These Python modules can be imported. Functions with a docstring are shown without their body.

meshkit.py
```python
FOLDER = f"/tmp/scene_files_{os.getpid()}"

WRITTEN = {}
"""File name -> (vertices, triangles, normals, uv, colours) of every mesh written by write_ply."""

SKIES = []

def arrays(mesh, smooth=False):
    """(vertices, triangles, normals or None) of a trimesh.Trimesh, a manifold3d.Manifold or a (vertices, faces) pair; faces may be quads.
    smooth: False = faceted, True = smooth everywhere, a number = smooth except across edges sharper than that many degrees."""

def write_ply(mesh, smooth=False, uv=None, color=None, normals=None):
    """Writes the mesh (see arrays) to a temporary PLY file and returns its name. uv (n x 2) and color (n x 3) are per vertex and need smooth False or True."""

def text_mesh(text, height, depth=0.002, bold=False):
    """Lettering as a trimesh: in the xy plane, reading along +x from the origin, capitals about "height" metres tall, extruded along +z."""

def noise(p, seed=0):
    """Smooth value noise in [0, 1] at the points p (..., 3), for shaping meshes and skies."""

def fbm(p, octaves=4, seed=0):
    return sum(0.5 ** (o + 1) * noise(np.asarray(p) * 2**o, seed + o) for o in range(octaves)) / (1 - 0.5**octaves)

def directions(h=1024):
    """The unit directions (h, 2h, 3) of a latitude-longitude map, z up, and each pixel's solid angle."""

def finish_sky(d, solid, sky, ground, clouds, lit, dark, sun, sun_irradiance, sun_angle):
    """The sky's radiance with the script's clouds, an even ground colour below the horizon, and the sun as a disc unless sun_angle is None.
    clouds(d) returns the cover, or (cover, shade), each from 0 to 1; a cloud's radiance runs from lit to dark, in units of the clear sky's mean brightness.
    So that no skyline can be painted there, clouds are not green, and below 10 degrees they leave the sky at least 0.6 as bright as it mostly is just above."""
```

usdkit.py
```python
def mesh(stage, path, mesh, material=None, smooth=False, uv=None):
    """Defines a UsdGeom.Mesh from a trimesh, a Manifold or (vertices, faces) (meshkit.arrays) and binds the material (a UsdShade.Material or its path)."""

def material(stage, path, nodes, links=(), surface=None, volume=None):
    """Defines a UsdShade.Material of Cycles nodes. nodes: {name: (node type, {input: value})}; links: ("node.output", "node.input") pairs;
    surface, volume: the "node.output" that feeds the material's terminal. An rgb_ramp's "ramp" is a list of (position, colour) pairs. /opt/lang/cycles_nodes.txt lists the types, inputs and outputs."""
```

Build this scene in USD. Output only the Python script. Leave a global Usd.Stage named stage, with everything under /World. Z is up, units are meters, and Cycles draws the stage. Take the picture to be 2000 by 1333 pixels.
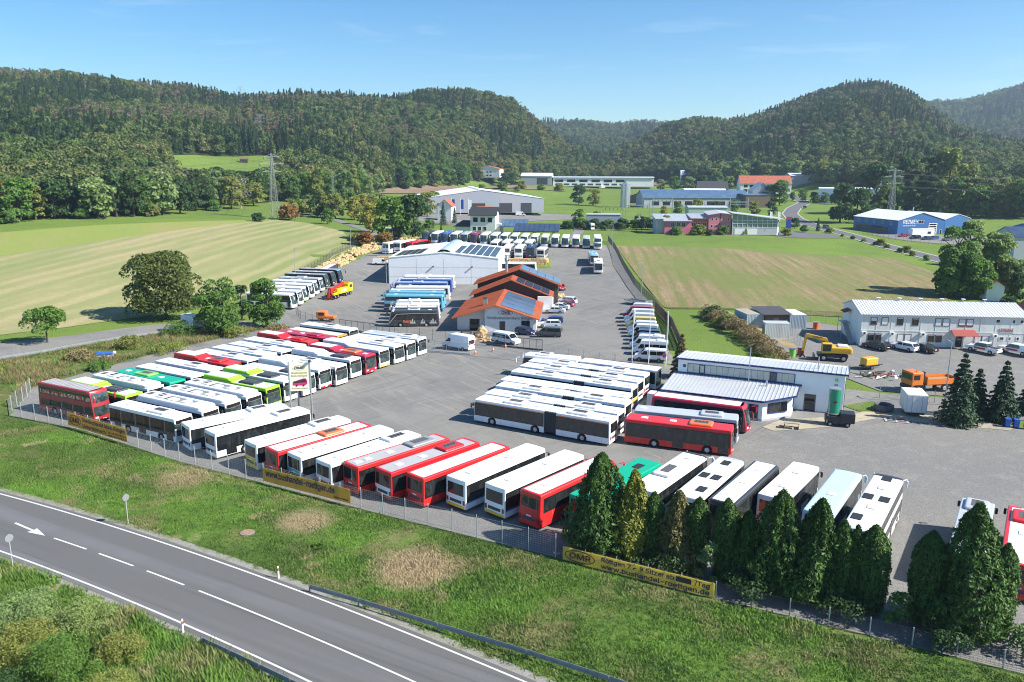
import math, random, sys
import numpy as np, trimesh, shapely
from shapely.geometry import Polygon, LineString, Point
from scipy.interpolate import RBFInterpolator
from scipy.spatial import Delaunay
import manifold3d as m3
from pxr import Usd, UsdGeom, UsdLux, UsdShade, Sdf, Gf, Vt
import usdkit
from meshkit import text_mesh, noise, fbm

stage = Usd.Stage.CreateInMemory()
UsdGeom.SetStageUpAxis(stage, 'Z'); UsdGeom.SetStageMetersPerUnit(stage, 1.0)
stage.DefinePrim('/World', 'Xform'); stage.DefinePrim('/World/Looks', 'Scope')
# ---- camera: a drone 31 m above the road, looking a little down
cam = UsdGeom.Camera.Define(stage, '/World/camera')
PITCH, ROLL, HEIGHT = math.radians(12.533), math.radians(.2), 31.24
_c, _s = math.cos(PITCH), math.sin(PITCH)
_F = np.array([0, _c, -_s]); _x = np.array([1.0, 0, 0]); _u = np.array([0, _s, _c])
_X = _x * math.cos(ROLL) + _u * math.sin(ROLL); _U = _u * math.cos(ROLL) - _x * math.sin(ROLL)
cam.AddTransformOp().Set(Gf.Matrix4d(*_X, 0, *_U, 0, *(-_F), 0, 0, 0, HEIGHT, 1))
cam.CreateHorizontalApertureAttr(36.0); cam.CreateVerticalApertureAttr(24.0); cam.CreateFocalLengthAttr(28.008)
cam.CreateFStopAttr(0.0); cam.CreateClippingRangeAttr(Gf.Vec2f(0.5, 20000)); cam.CreateExposureAttr(1.05)
# ---- sky and sun (a clear late-summer morning, sun to the right)
SUN_AZ, SUN_EL = math.radians(107), math.radians(40)
sun_dir = np.array([math.sin(SUN_AZ) * math.cos(SUN_EL), math.cos(SUN_AZ) * math.cos(SUN_EL), math.sin(SUN_EL)])
usdkit.material(stage, '/World/Looks/clear_sky', {
    'tc': ('texture_coordinate', {}),
    'map': ('mapping', {'scale': (1.2, 3.2, 14.0), 'rotation': (0.0, 0.06, 0.5)}),
    'n': ('noise_texture', {'scale': 2.6, 'detail': 6.0, 'roughness': .62, 'distortion': .8}),
    'r': ('rgb_ramp', {'ramp': [(0, (0, 0, 0)), (.56, (0, 0, 0)), (.72, (.6, .6, .6)), (1, (.9, .9, .9))]}),
    'sky': ('sky_texture', {'sky_type': 'single_scattering', 'sun_disc': False, 'sun_elevation': SUN_EL, 'sun_rotation': SUN_AZ, 'altitude': 400.0, 'air_density': 1.0, 'aerosol_density': .35, 'ozone_density': 3.0}),
    'hsv': ('hsv', {'saturation': 1.3}), 'tint': ('mix_color', {'blend_type': 'multiply', 'fac': 1.0, 'b': (.86, 1.0, 1.04)}),
    'mix': ('mix_color', {'b': (7.0, 7.6, 8.2), 'fac': 0.0}), 'm': ('math', {'math_type': 'multiply', 'value2': .25}),
    'bg': ('background_shader', {'strength': .074})},
    [('tc.generated', 'map.vector'), ('map.vector', 'n.vector'), ('n.fac', 'r.fac'), ('r.color', 'm.value1'), ('m.value', 'mix.fac'), ('sky.color', 'hsv.color'), ('hsv.color', 'tint.a'), ('tint.result', 'mix.a'), ('mix.result', 'bg.color')], surface='bg.background')
dome = UsdLux.DomeLight.Define(stage, '/World/sky')
UsdShade.MaterialBindingAPI.Apply(dome.GetPrim()).Bind(UsdShade.Material.Get(stage, '/World/Looks/clear_sky'))
sun = UsdLux.DistantLight.Define(stage, '/World/sun')
sun.CreateIntensityAttr(1.25); sun.CreateAngleAttr(.53); sun.CreateNormalizeAttr(True); sun.CreateColorAttr(Gf.Vec3f(1, .955, .88))
_z = sun_dir; _xx = np.cross([0, 0, 1.0], _z); _xx /= np.linalg.norm(_xx); _yy = np.cross(_z, _xx)
sun.AddTransformOp().Set(Gf.Matrix4d(*_xx, 0, *_yy, 0, *_z, 0, 0, 0, 500, 1))

# ---- helpers
NAMES = {}
def numbered(path):
    k = NAMES[path] = NAMES.get(path, -1) + 1
    return path if k == 0 else '%s_%03d' % (path, k)
def data(p, **kw):
    for k, v in kw.items():
        if v is not None: p.SetCustomDataByKey(k, v)
    return p
def thing(name, label, cat, loc=(0, 0, 0), yaw=0.0, group=None):
    x = UsdGeom.Xform.Define(stage, numbered('/World/' + name))
    x.AddTranslateOp().Set(Gf.Vec3d(*map(float, loc)))
    if yaw: x.AddRotateZOp().Set(float(yaw))
    return data(x.GetPrim(), label=label, category=cat, group=group)
def dup(src, label, loc, yaw, group=None):
    d = src.GetCustomData()
    p = thing(src.GetName() if src.GetName()[-4:-3] != '_' else src.GetName()[:-4], label, d['category'], loc, yaw, group or d.get('group'))
    p.GetReferences().AddInternalReference(src.GetPath()); p.SetInstanceable(True)
    return p
def obj(name, mesh, material, parent=None, smooth=False, **kw):
    if hasattr(mesh, 'out'): mesh = mesh.out()
    base = (str(parent.GetPath()) if parent is not None else '/World') + '/' + name
    m = usdkit.mesh(stage, numbered(base), mesh, '/World/Looks/' + material, smooth)
    return data(m.GetPrim(), **kw)
def single(name, label, cat, mesh, material, group=None, kind=None, smooth=False):
    return obj(name, mesh, material, None, smooth, label=label, category=cat, group=group, kind=kind)

class MB:
    """Collects shapes into one mesh."""
    def __init__(s): s.v, s.f, s.n = [], [], 0
    def add(s, v, f, M=None):
        v = np.asarray(v, float)
        if M is not None: v = v @ M[:3, :3].T + M[:3, 3]
        f = np.asarray(f, int)
        if f.shape[1] == 4: f = np.vstack([f[:, [0, 1, 2]], f[:, [0, 2, 3]]])
        s.v.append(v); s.f.append(f + s.n); s.n += len(v); return s
    def box(s, x0, x1, y0, y1, z0, z1, nx=1, ny=1, nz=1, M=None):
        return s.add(*gridbox(x0, x1, y0, y1, z0, z1, nx, ny, nz), M)
    def bar(s, a, b, w, h=None, up=(0, 0, 1)):
        a, b = np.asarray(a, float), np.asarray(b, float); d = b - a; L = np.linalg.norm(d); d = d / L
        u = np.asarray(up, float)
        if abs(d @ u) > .98: u = np.array([1.0, 0, 0])
        l = np.cross(u, d); l /= np.linalg.norm(l); u = np.cross(d, l); h = h or w
        M = np.eye(4); M[:3, 0], M[:3, 1], M[:3, 2], M[:3, 3] = d, l, u, a
        return s.box(0, L, -w / 2, w / 2, -h / 2, h / 2, M=M)
    def cyl(s, a, b, r0, r1=None, n=10):
        a, b = np.asarray(a, float), np.asarray(b, float); d = b - a; L = np.linalg.norm(d); d = d / L
        u = np.array([0, 0, 1.0]) if abs(d[2]) < .9 else np.array([1.0, 0, 0])
        l = np.cross(u, d); l /= np.linalg.norm(l); u = np.cross(d, l); r1 = r0 if r1 is None else r1
        t = np.arange(n) / n * 2 * np.pi; ring = np.cos(t)[:, None] * l + np.sin(t)[:, None] * u
        v = np.vstack([a + ring * r0, b + ring * r1, a, b]); i = np.arange(n); j = (i + 1) % n
        return s.add(v, np.vstack([np.stack([i, j, j + n], 1), np.stack([i, j + n, i + n], 1), np.stack([j, i, 0 * i + 2 * n], 1), np.stack([i + n, j + n, 0 * i + 2 * n + 1], 1)]))
    def tri(s, t, M=None): return s.add(t.vertices, t.faces, M)
    def poly(s, pts, z0, z1):
        """Upright prism over a polygon of xy points."""
        return s.tri(trimesh.creation.extrude_polygon(Polygon(pts), z1 - z0, engine='earcut'), mv(0, 0, z0))
    def out(s): return np.vstack(s.v), np.vstack(s.f)
def gridbox(x0, x1, y0, y1, z0, z1, nx=1, ny=1, nz=1):
    X, Y, Z = np.linspace(x0, x1, nx + 1), np.linspace(y0, y1, ny + 1), np.linspace(z0, z1, nz + 1)
    return gridbox_at(X, Y, Z)
def gridbox_at(X, Y, Z):
    V, Fc, n = [], [], 0
    def face(A, B, put, flip):
        nonlocal n
        a, b = np.meshgrid(A, B, indexing='ij'); p = put(a.ravel(), b.ravel()); q = len(B)
        i, j = np.meshgrid(np.arange(len(A) - 1), np.arange(q - 1), indexing='ij'); k = (i * q + j).ravel()
        f = np.stack([k, k + q, k + q + 1, k + 1], 1)
        V.append(p); Fc.append((f[:, ::-1] if flip else f) + n); n += len(p)
    e = lambda a, v: np.full(len(a), v)
    face(X, Y, lambda a, b: np.stack([a, b, e(a, Z[0])], 1), True); face(X, Y, lambda a, b: np.stack([a, b, e(a, Z[-1])], 1), False)
    face(Y, Z, lambda a, b: np.stack([e(a, X[0]), a, b], 1), True); face(Y, Z, lambda a, b: np.stack([e(a, X[-1]), a, b], 1), False)
    face(X, Z, lambda a, b: np.stack([a, e(a, Y[0]), b], 1), False); face(X, Z, lambda a, b: np.stack([a, e(a, Y[-1]), b], 1), True)
    return np.vstack(V), np.vstack(Fc)
def rbox(x0, x1, y0, y1, z0, z1, r, nx=1, ny=1, nz=1):
    """A box with rounded edges (r: a radius or one per axis)."""
    r = np.minimum(np.broadcast_to(r, 3).astype(float), np.array([x1 - x0, y1 - y0, z1 - z0]) / 2 - 1e-4); t = np.array([0, .35, 1])
    ax = [np.unique(np.round(np.concatenate([a + q * t, np.linspace(a + q, b - q, n + 1), b - q * t]), 5)) for a, b, q, n in ((x0, x1, r[0], nx), (y0, y1, r[1], ny), (z0, z1, r[2], nz))]
    v, f = gridbox_at(*ax)
    v, inv = np.unique(np.round(v, 5), axis=0, return_inverse=True); f = inv.ravel()[f]
    lo, hi = np.array([x0, y0, z0]) + r, np.array([x1, y1, z1]) - r
    c = np.clip(v, lo, hi); d = (v - c) / r; L = np.linalg.norm(d, axis=1, keepdims=True); m = np.abs(d).max(1, keepdims=True)
    return c + d * r * np.where(L > 0, m / np.maximum(L, 1e-9), 1), f
def mv(x=0, y=0, z=0, yaw=0.0):
    M = np.eye(4); a = math.radians(yaw); M[0, 0] = M[1, 1] = math.cos(a); M[0, 1] = -math.sin(a); M[1, 0] = math.sin(a); M[:3, 3] = x, y, z; return M

# ---- materials: a base colour with layers of noise mixed in at world scale
def mat(name, base, layers=(), rough=.6, metal=0.0, bump=None, spec=.5, trans=0.0, coat=0.0, local=False):
    nd = {'geo': ('texture_coordinate' if local else 'geometry', {}), 'p': ('principled_bsdf', {'base_color': base, 'roughness': rough, 'metallic': metal, 'specular_ior_level': spec, 'coat_weight': coat, 'coat_roughness': .05})}
    src = 'geo.object' if local else 'geo.position'
    lk, last = [], None
    def tex(k, kind, stretch, rot, props):
        nd['m' + k] = ('mapping', {'mapping_type': 'texture', 'scale': tuple(1 / q for q in stretch), 'rotation': (0.0, 0.0, rot)}); nd['t' + k] = (kind, props)
        lk.extend([(src, 'm%s.vector' % k), ('m%s.vector' % k, 't%s.vector' % k)])
    for i, ly in enumerate(layers):
        k = str(i); sc, lo, hi, col = ly[:4]; o = ly[4] if len(ly) > 4 else {}
        if 'island' in o:
            nd['t' + k] = ('geometry', {}); f = 't%s.random_per_island' % k
        elif 'object' in o:
            nd['t' + k] = ('object_info', {}); f = 't%s.random' % k
        elif 'spot' in o:
            nd['m' + k] = ('mapping', {'scale': o.get('stretch', (1.0, 1.0, 0.0)), 'location': (0.0, 0.0, 0.0)})
            nd['t' + k] = ('vector_math', {'math_type': 'distance', 'vector2': o['spot']}); nd['w' + k] = ('noise_texture', {'scale': .9, 'detail': 5.0, 'roughness': .7})
            nd['e' + k] = ('math', {'math_type': 'multiply_add', 'value2': sc, 'value3': 0.0})
            lk += [(src, 'm%s.vector' % k), ('m%s.vector' % k, 't%s.vector1' % k), (src, 'w%s.vector' % k), ('w%s.fac' % k, 'e%s.value1' % k)]
            nd['a' + k] = ('math', {'math_type': 'add'}); lk += [('t%s.value' % k, 'a%s.value1' % k), ('e%s.value' % k, 'a%s.value2' % k)]; f = 'a%s.value' % k
        elif 'wave' in o:
            tex(k, 'wave_texture', o.get('stretch', (1.0, 1.0, 1.0)), o.get('rot', 0.0), {'scale': sc, 'distortion': o['wave'], 'detail': 3.0, 'detail_scale': o.get('ds', 1.0), 'detail_roughness': .6}); f = 't%s.fac' % k
        elif 'voro' in o:
            tex(k, 'voronoi_texture', o.get('stretch', (1.0, 1.0, 1.0)), 0.0, {'scale': sc}); nd['v' + k] = ('rgb_to_bw', {}); lk.append(('t%s.color' % k, 'v%s.color' % k)); f = 'v%s.val' % k
        else:
            tex(k, 'noise_texture', o.get('stretch', (1.0, 1.0, 1.0)), o.get('rot', 0.0), {'scale': sc, 'detail': o.get('detail', 4.0), 'roughness': o.get('rough', .6), 'distortion': o.get('dist', 0.0)}); f = 't%s.fac' % k
        nd['r' + k] = ('map_range', {'from_min': lo, 'from_max': hi, 'to_min': 0.0, 'to_max': o.get('amt', 1.0), 'clamp': True}); lk.append((f, 'r%s.value' % k))
        nd['x' + k] = ('mix_color', {'b': col, 'blend_type': o.get('blend', 'mix'), **({} if last else {'a': base})}); lk.append(('r%s.result' % k, 'x%s.fac' % k))
        if last: lk.append((last, 'x%s.a' % k))
        last = 'x%s.result' % k
    if last: lk.append((last, 'p.base_color'))
    if bump:
        sc, strength, dist = bump[:3]; st = bump[3] if len(bump) > 3 else (1.0, 1.0, 1.0)
        nd['bn'] = ('noise_texture', {'scale': sc, 'detail': 4.0, 'roughness': .65}); nd['bm'] = ('mapping', {'scale': st}); nd['b'] = ('bump', {'strength': strength, 'distance': dist})
        lk += [(src, 'bm.vector'), ('bm.vector', 'bn.vector'), ('bn.fac', 'b.height'), ('b.normal', 'p.normal')]
    out = 'p.BSDF'
    if trans:
        nd['tl'] = ('translucent_bsdf', {'color': base}); nd['mx'] = ('mix_closure', {'fac': trans}); out = 'mx.closure'
        if last: lk.append((last, 'tl.color'))
        lk += [('p.BSDF', 'mx.closure1'), ('tl.BSDF', 'mx.closure2')]
    usdkit.material(stage, '/World/Looks/' + name, nd, lk, surface=out)
    return name
def paint(name, col, rough=.38, dirt=.16, coat=.25):
    c = np.array(col); d = tuple(c * .72 + np.array([.03, .027, .02]))
    return mat(name, col, [(.55, .45, .8, d, {'amt': dirt * 2.2, 'detail': 5.0}), (3.0, .5, .85, d, {'amt': dirt * 1.2})], rough=rough, coat=coat)
# ---- terrain: the valley floor through surveyed heights, with wooded hills behind
SURVEY = np.array([(-120,20,0),(-60,20,0),(0,20,0),(60,20,0),(120,20,0),(-120,60,0),(-60,60,0),(0,60,0),(60,60,0),(120,60,0),(-120,100,0),(-60,100,0),(0,100,0),(60,100,0),(120,100,0),(22,118,1),(0,136,0),(-25,136,-0.3),(0,150,-1),(-30,168,-2),(-55,176,-1.8),(-35,200,-1.5),(-38,222,0.2),(20,216,1.2),(24,190,0.6),(20,150,0),(5,180,-0.6),(0,228,0.6),(8,229,0.9),(-20,268,4),(22,264,3.8),(-60,262,4),(-75,150,0),(-110,150,0.5),(-140,180,1.5),(-152.7,237.2,4),(-132.7,258.3,5),(-197.8,309.9,8.5),(-152.8,342.5,8.5),(-128,402.4,9),(-106.6,361.1,7),(-54.7,274.6,4),(-78.5,278,5),(-82.4,322,6),(-111.2,190.4,2),(-84.9,226.6,2.5),(60.6,135,0.4),(84.9,129.9,0.6),(137.2,253.8,1.5),(149.1,377.5,2.5),(194,547.4,5),(240.4,645.1,6),(113.9,188.6,1.2),(177.9,348.2,2),(87.6,327.1,3.5),(13.3,474.5,3.2),(-8.8,339.2,3.2),(29.1,171.7,0.8),(80.4,176.5,1.3),(35.7,279.3,3.5),(77.5,268.5,3),(116.4,279.2,2),(142,751.7,6.5),(77.4,882.7,9),(-28.7,892.2,9.5),(-106.9,701.8,9.5),(-103.6,465.5,8),(-0.4,634.4,6),(239.2,759.1,8),(391.3,1559.9,14),(224,1189.9,10.5),(223.8,390.4,3),(188.1,299.6,2),(45.5,726.9,7),(-330,500,14),(330,500,8),(0,700,11),(-200,700,20),(200,700,11),(0,900,15),(-330,900,20),(330,900,18),(-330,120,2),(330,120,1),(330,300,3)])
RBF = RBFInterpolator(SURVEY[:, :2], SURVEY[:, 2], smoothing=2.0, kernel='thin_plate_spline')
RIDGE_A = np.array([(-1.6,119),(-.9,121),(-.643,122),(-.55,119),(-.45,116),(-.386,110),(-.34,95),(-.32,96),(-.257,100),(-.19,96),(-.154,98),(-.116,106),(-.064,104),(-.03,94),(0,81),(.03,57),(.058,35),(.1,15.96),(.13,9.88),(.16,5.32),(.2,2.28),(.3,0.76),(1.6,0)])   # tangent of the bearing, ridge height at 1150 m
RIDGE_B = np.array([(-1.6,0),(.02,1.04),(.1,9.36),(.15,38),(.19,63),(.225,73),(.257,73),(.29,81),(.32,94),(.35,106),(.386,117),(.41,120),(.45,115),(.48,100),(.51,74),(.54,56),(.6,38),(.7,34),(1.6,56)])  # at 1250 m
RIDGE_C = np.array([(-1.6,36),(-.1,46),(.02,101),(.06,104),(.12,102),(.16,104),(.25,96),(.4,106),(.46,146),(.51,161),(.55,166),(.6,198),(.643,238),(.75,276),(1.6,306)])  # far ranges, at 2300 m
def smooth(t):
    t = np.clip(t, 0, 1); return t * t * (3 - 2 * t)
def hills(x, y):
    y = np.maximum(y, 1.0); b = x / y; d = y
    foot_a = np.interp(b, [-1.6,-.643,-.5,-.38,-.3,-.2,-.1,0,.1,.2,1.6], [340,350,400,520,560,580,720,900,1090,1120,1150])
    foot_b = np.interp(b, [-1.6,0,.1,.2,.3,.4,.47,.52,.6,.643,1.6], [900,1060,1060,860,700,560,470,430,380,360,340])
    s = lambda foot, top: smooth((d - foot) / (top - foot)) * .35 + .65 * np.clip((d - foot) / (top - foot), 0, 1) ** 1.15
    back = lambda top: 1 - .55 * smooth((d - top) / 900)
    a = np.interp(b, *RIDGE_A.T) * s(foot_a, 1150) * back(1150)
    r = np.interp(b, *RIDGE_B.T) * s(foot_b, 1250) * back(1250)
    c = np.interp(b, *RIDGE_C.T) * smooth((d - 1300) / 1000)
    n = fbm(np.stack([x / 190, y / 190, 0 * x], -1), 3, 7) - .5
    h = np.maximum(np.maximum(a, r), c)
    return np.maximum(h + n * np.minimum(h, 60) * .55, 0)
TERRACE = Polygon([(-62,246),(-36,243.5),(-33.5,247.5),(-2,247.5),(-1.2,236.3),(10.2,236.3),(10.6,262),(6,300),(-62,300)])
shapely.prepare(TERRACE)
def T(x, y):
    x = np.asarray(x, float); y = np.asarray(y, float); sh = np.broadcast(x, y).shape
    xx = np.broadcast_to(x, sh).ravel(); yy = np.broadcast_to(y, sh).ravel()
    lim = np.minimum(np.maximum(yy, 20), 900); xl = np.clip(xx, -330, 330)
    z = np.zeros(len(xx))
    for i in range(0, len(xx), 20000):
        z[i:i+20000] = RBF(np.stack([xl[i:i+20000], lim[i:i+20000]], -1))
    near = smooth((yy - 112) / 25); z = z * near          # the road and the front yard lie level
    r = np.hypot(xx, yy); z = z * (1 - smooth((r - 900) / 500)) + 14 * smooth((r - 900) / 500)
    z = z + hills(xx, yy)
    t = shapely.contains_xy(TERRACE, xx, yy)
    z[t] = np.maximum(z[t], 3.4)
    return z.reshape(sh)

# ---- paints and shared materials
for n, c in dict(white=(.73, .73, .725), red=(.52, .012, .016), dark_red=(.32, .022, .03), crimson=(.40, .018, .045), silver=(.42, .45, .48), dark_grey=(.035, .036, .04), black=(.012, .012, .014), mid_grey=(.25, .255, .26), yellow=(.72, .42, .03), orange=(.72, .16, .04), teal=(.02, .34, .36), green=(.0, .36, .20), lime=(.30, .62, .03), light_green=(.22, .55, .10), dark_green=(.02, .12, .08), blue=(.03, .12, .42), sky_blue=(.12, .38, .52), pale_blue=(.45, .58, .66), navy=(.012, .02, .06), maroon=(.22, .02, .08), cream=(.70, .66, .54), brown_black=(.02, .017, .016), bright_red=(.60, .02, .02), gold=(.45, .26, .05)).items():
    paint(n + '_paint', c, dirt=.22 if n in ('white', 'silver') else .12)
mat('grey_roof', (.36, .36, .365), [(.8, .45, .75, (.27, .265, .26), {'amt': .5})], rough=.7)
mat('rubber', (.018, .018, .019), rough=.85, spec=.25)
mat('black_plastic', (.022, .022, .024), rough=.55)
mat('dark_glass', (.010, .012, .013), [(.33, .48, .62, (.02, .023, .023), {'amt': .7})], rough=.06, spec=.75)
mat('window_glass', (.012, .014, .015), [(1.6, .5, .66, (.038, .038, .036), {'amt': .8, 'detail': 2.0, 'stretch': (1.0, 1.0, .6)}), (.25, .5, .7, (.022, .028, .028))], rough=.05, spec=.8)
mat('windscreen_glass', (.018, .028, .028), [(.7, .45, .62, (.055, .085, .085), {'amt': .8, 'stretch': (1.0, 1.0, 1.5)}), (2.4, .58, .66, (.11, .12, .115), {'amt': .5})], rough=.05, spec=.85)
mat('rim_metal', (.50, .50, .50), [(6, .5, .8, (.25, .24, .23), {'amt': .6})], rough=.45, metal=.3)
mat('alloy', (.42, .43, .44), rough=.35, metal=.8)
mat('lamp_glass', (.62, .64, .66), rough=.12, spec=.8)
mat('tail_lamp', (.30, .012, .012), rough=.2)
mat('amber_lamp', (.6, .2, .02), rough=.3)
mat('grille_grey', (.06, .06, .062), [(9, .4, .7, (.03, .03, .03))], rough=.7)
mat('fan_black', (.012, .012, .012), rough=.6)
mat('bellows_grey', (.052, .052, .054), rough=.9, spec=.2)
mat('bellows_roof', (.44, .45, .45), [(.8, .45, .7, (.33, .34, .34), {'amt': .6})], rough=.8)
mat('plate_white', (.68, .68, .66), rough=.5)
mat('seat_red', (.45, .05, .03), [(3.0, .45, .55, (.62, .42, .26), {'detail': 3.0})], rough=.8)
mat('amber_display', (.016, .014, .012), rough=.15, spec=.6)

mat('grille_mid', (.10, .10, .105), [(9, .4, .7, (.05, .05, .05))], rough=.7)
mat('roof_well_grey', (.30, .29, .285), [(1.5, .4, .7, (.2, .19, .185))], rough=.8)
mat('grey_roof_hatch', (.50, .49, .47), rough=.6)
mat('seam_grey', (.26, .26, .26), rough=.7)

def drape(poly, cell, off, hole=None):
    """A sheet over the terrain inside a polygon."""
    P = Polygon(poly) if not hasattr(poly, 'area') else poly
    if hole is not None: P = P.difference(hole)
    V, Fc, n = [], [], 0
    for g in (P.geoms if hasattr(P, 'geoms') else [P]):
        g = g.buffer(0); rings = [np.array(r.segmentize(cell).coords)[:-1] for r in [g.exterior, *g.interiors]]
        x0, y0, x1, y1 = g.bounds
        gx, gy = np.meshgrid(np.arange(x0, x1, cell), np.arange(y0, y1, cell)); gx = gx + (np.arange(gx.shape[0]) % 2)[:, None] * cell / 2
        pts = np.stack([gx.ravel(), gy.ravel()], 1); ins = g.buffer(-cell * .45)
        if not ins.is_empty: pts = pts[shapely.contains_xy(ins, pts[:, 0], pts[:, 1])]
        else: pts = pts[:0]
        pts = np.vstack(rings + [pts]); pts = np.unique(np.round(pts, 4), axis=0)
        tri = Delaunay(pts).simplices; c = pts[tri].mean(1)
        tri = tri[shapely.contains_xy(g.buffer(.002), c[:, 0], c[:, 1])]
        a = pts[tri]; ar = (a[:, 1, 0] - a[:, 0, 0]) * (a[:, 2, 1] - a[:, 0, 1]) - (a[:, 1, 1] - a[:, 0, 1]) * (a[:, 2, 0] - a[:, 0, 0])
        tri[ar < 0] = tri[ar < 0][:, ::-1]; tri = tri[np.abs(ar) > 1e-6]
        V.append(np.column_stack([pts, T(pts[:, 0], pts[:, 1]) + off])); Fc.append(tri + n); n += len(pts)
    V, Fc = np.vstack(V), np.vstack(Fc); u, k = np.unique(Fc, return_inverse=True); return V[u], k.reshape(Fc.shape)
def sheet(name, poly, cell, off, m, hole=None):
    return obj(name, drape(poly, cell, off, hole), m, None, True, kind='structure')
def ribbon(a, b):
    return list(a) + list(b)[::-1]

# ground materials
G_DARK, G_MID, G_LUSH, G_DRY, G_STRAW = (.035, .075, .014), (.088, .145, .03), (.115, .215, .032), (.21, .19, .085), (.33, .255, .155)
BANK = [(.09, .42, .62, G_LUSH, {'detail': 5.0}), (.16, .50, .64, G_DRY, {'detail': 6.0, 'rough': .68, 'amt': .85}), (.7, .52, .72, (.045, .10, .03), {'detail': 4.0, 'amt': .7}), (.23, .60, .70, G_STRAW, {'detail': 6.0, 'rough': .7, 'amt': .9}),
        (2.2, 5.2, 3.4, G_STRAW, {'spot': (-7.6, 57.6, 0.0), 'amt': .95}), (1.8, 4.0, 2.4, G_STRAW, {'spot': (-18.5, 66.0, 0.0), 'amt': .85}), (1.8, 4.6, 2.6, G_STRAW, {'spot': (-33.0, 76.0, 0.0), 'amt': .7}),
        (4.0, .42, .66, G_DARK, {'detail': 5.0, 'amt': .6}), (11.0, .55, .75, (.17, .19, .06), {'detail': 2.0, 'amt': .6})]
mat('bank_grass', G_MID, BANK, rough=.95, spec=.1, bump=(7.0, .9, .12))
mat('bank_blade', (.10, .165, .034), [(a, b, c, tuple(min(1, q * 1.35) for q in d), e) for a, b, c, d, e in BANK[:7]] + [(0, .2, 1, (.16, .22, .05), {'island': 1, 'amt': .45})], rough=.7, spec=.25, trans=.25)
mat('meadow', (.125, .185, .036), [(.012, .4, .65, (.15, .22, .038)), (.06, .45, .7, (.10, .15, .034), {'amt': .7}), (.35, .5, .75, (.17, .185, .07), {'amt': .6, 'detail': 5.0}), (2.5, .45, .7, (.06, .115, .02), {'amt': .45})], rough=.95, spec=.1, bump=(2.5, .8, .15))
mat('rough_grass', (.13, .13, .045), [(.13, .42, .62, (.085, .14, .028), {'detail': 5.0}), (.3, .5, .66, (.22, .165, .085), {'detail': 6.0, 'amt': .9}), (1.3, .5, .7, (.05, .075, .02), {'amt': .8}), (6, .5, .75, (.26, .22, .11), {'amt': .5})], rough=.95, spec=.1, bump=(4.0, 1.0, .25))
mat('pale_field', (.29, .265, .125), [(.05, .42, .62, (.185, .225, .075), {'stretch': (1.0, .3, 1.0), 'rot': -.1, 'detail': 5.0}), (.045, .2, .9, (.37, .31, .18), {'wave': 4.0, 'rot': -.14, 'ds': .4, 'amt': .6}), (.06, .46, .58, (.17, .215, .075), {'stretch': (1.8, .2, 1.0), 'rot': -.14, 'detail': 5.0, 'amt': .55}), (.9, .45, .7, (.20, .205, .09), {'amt': .55, 'detail': 6.0}), (4.0, .5, .72, (.36, .315, .19), {'amt': .5})], rough=.95, spec=.1, bump=(3.0, .6, .1))
mat('yellow_field', (.21, .255, .06), [(.05, .45, .65, (.25, .25, .085), {'stretch': (1.0, .3, 1.0), 'rot': .4}), (.8, .5, .7, (.155, .21, .05), {'amt': .6}), (4.0, .5, .72, (.27, .27, .12), {'amt': .5})], rough=.95, spec=.1, bump=(3.0, .6, .1))
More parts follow.
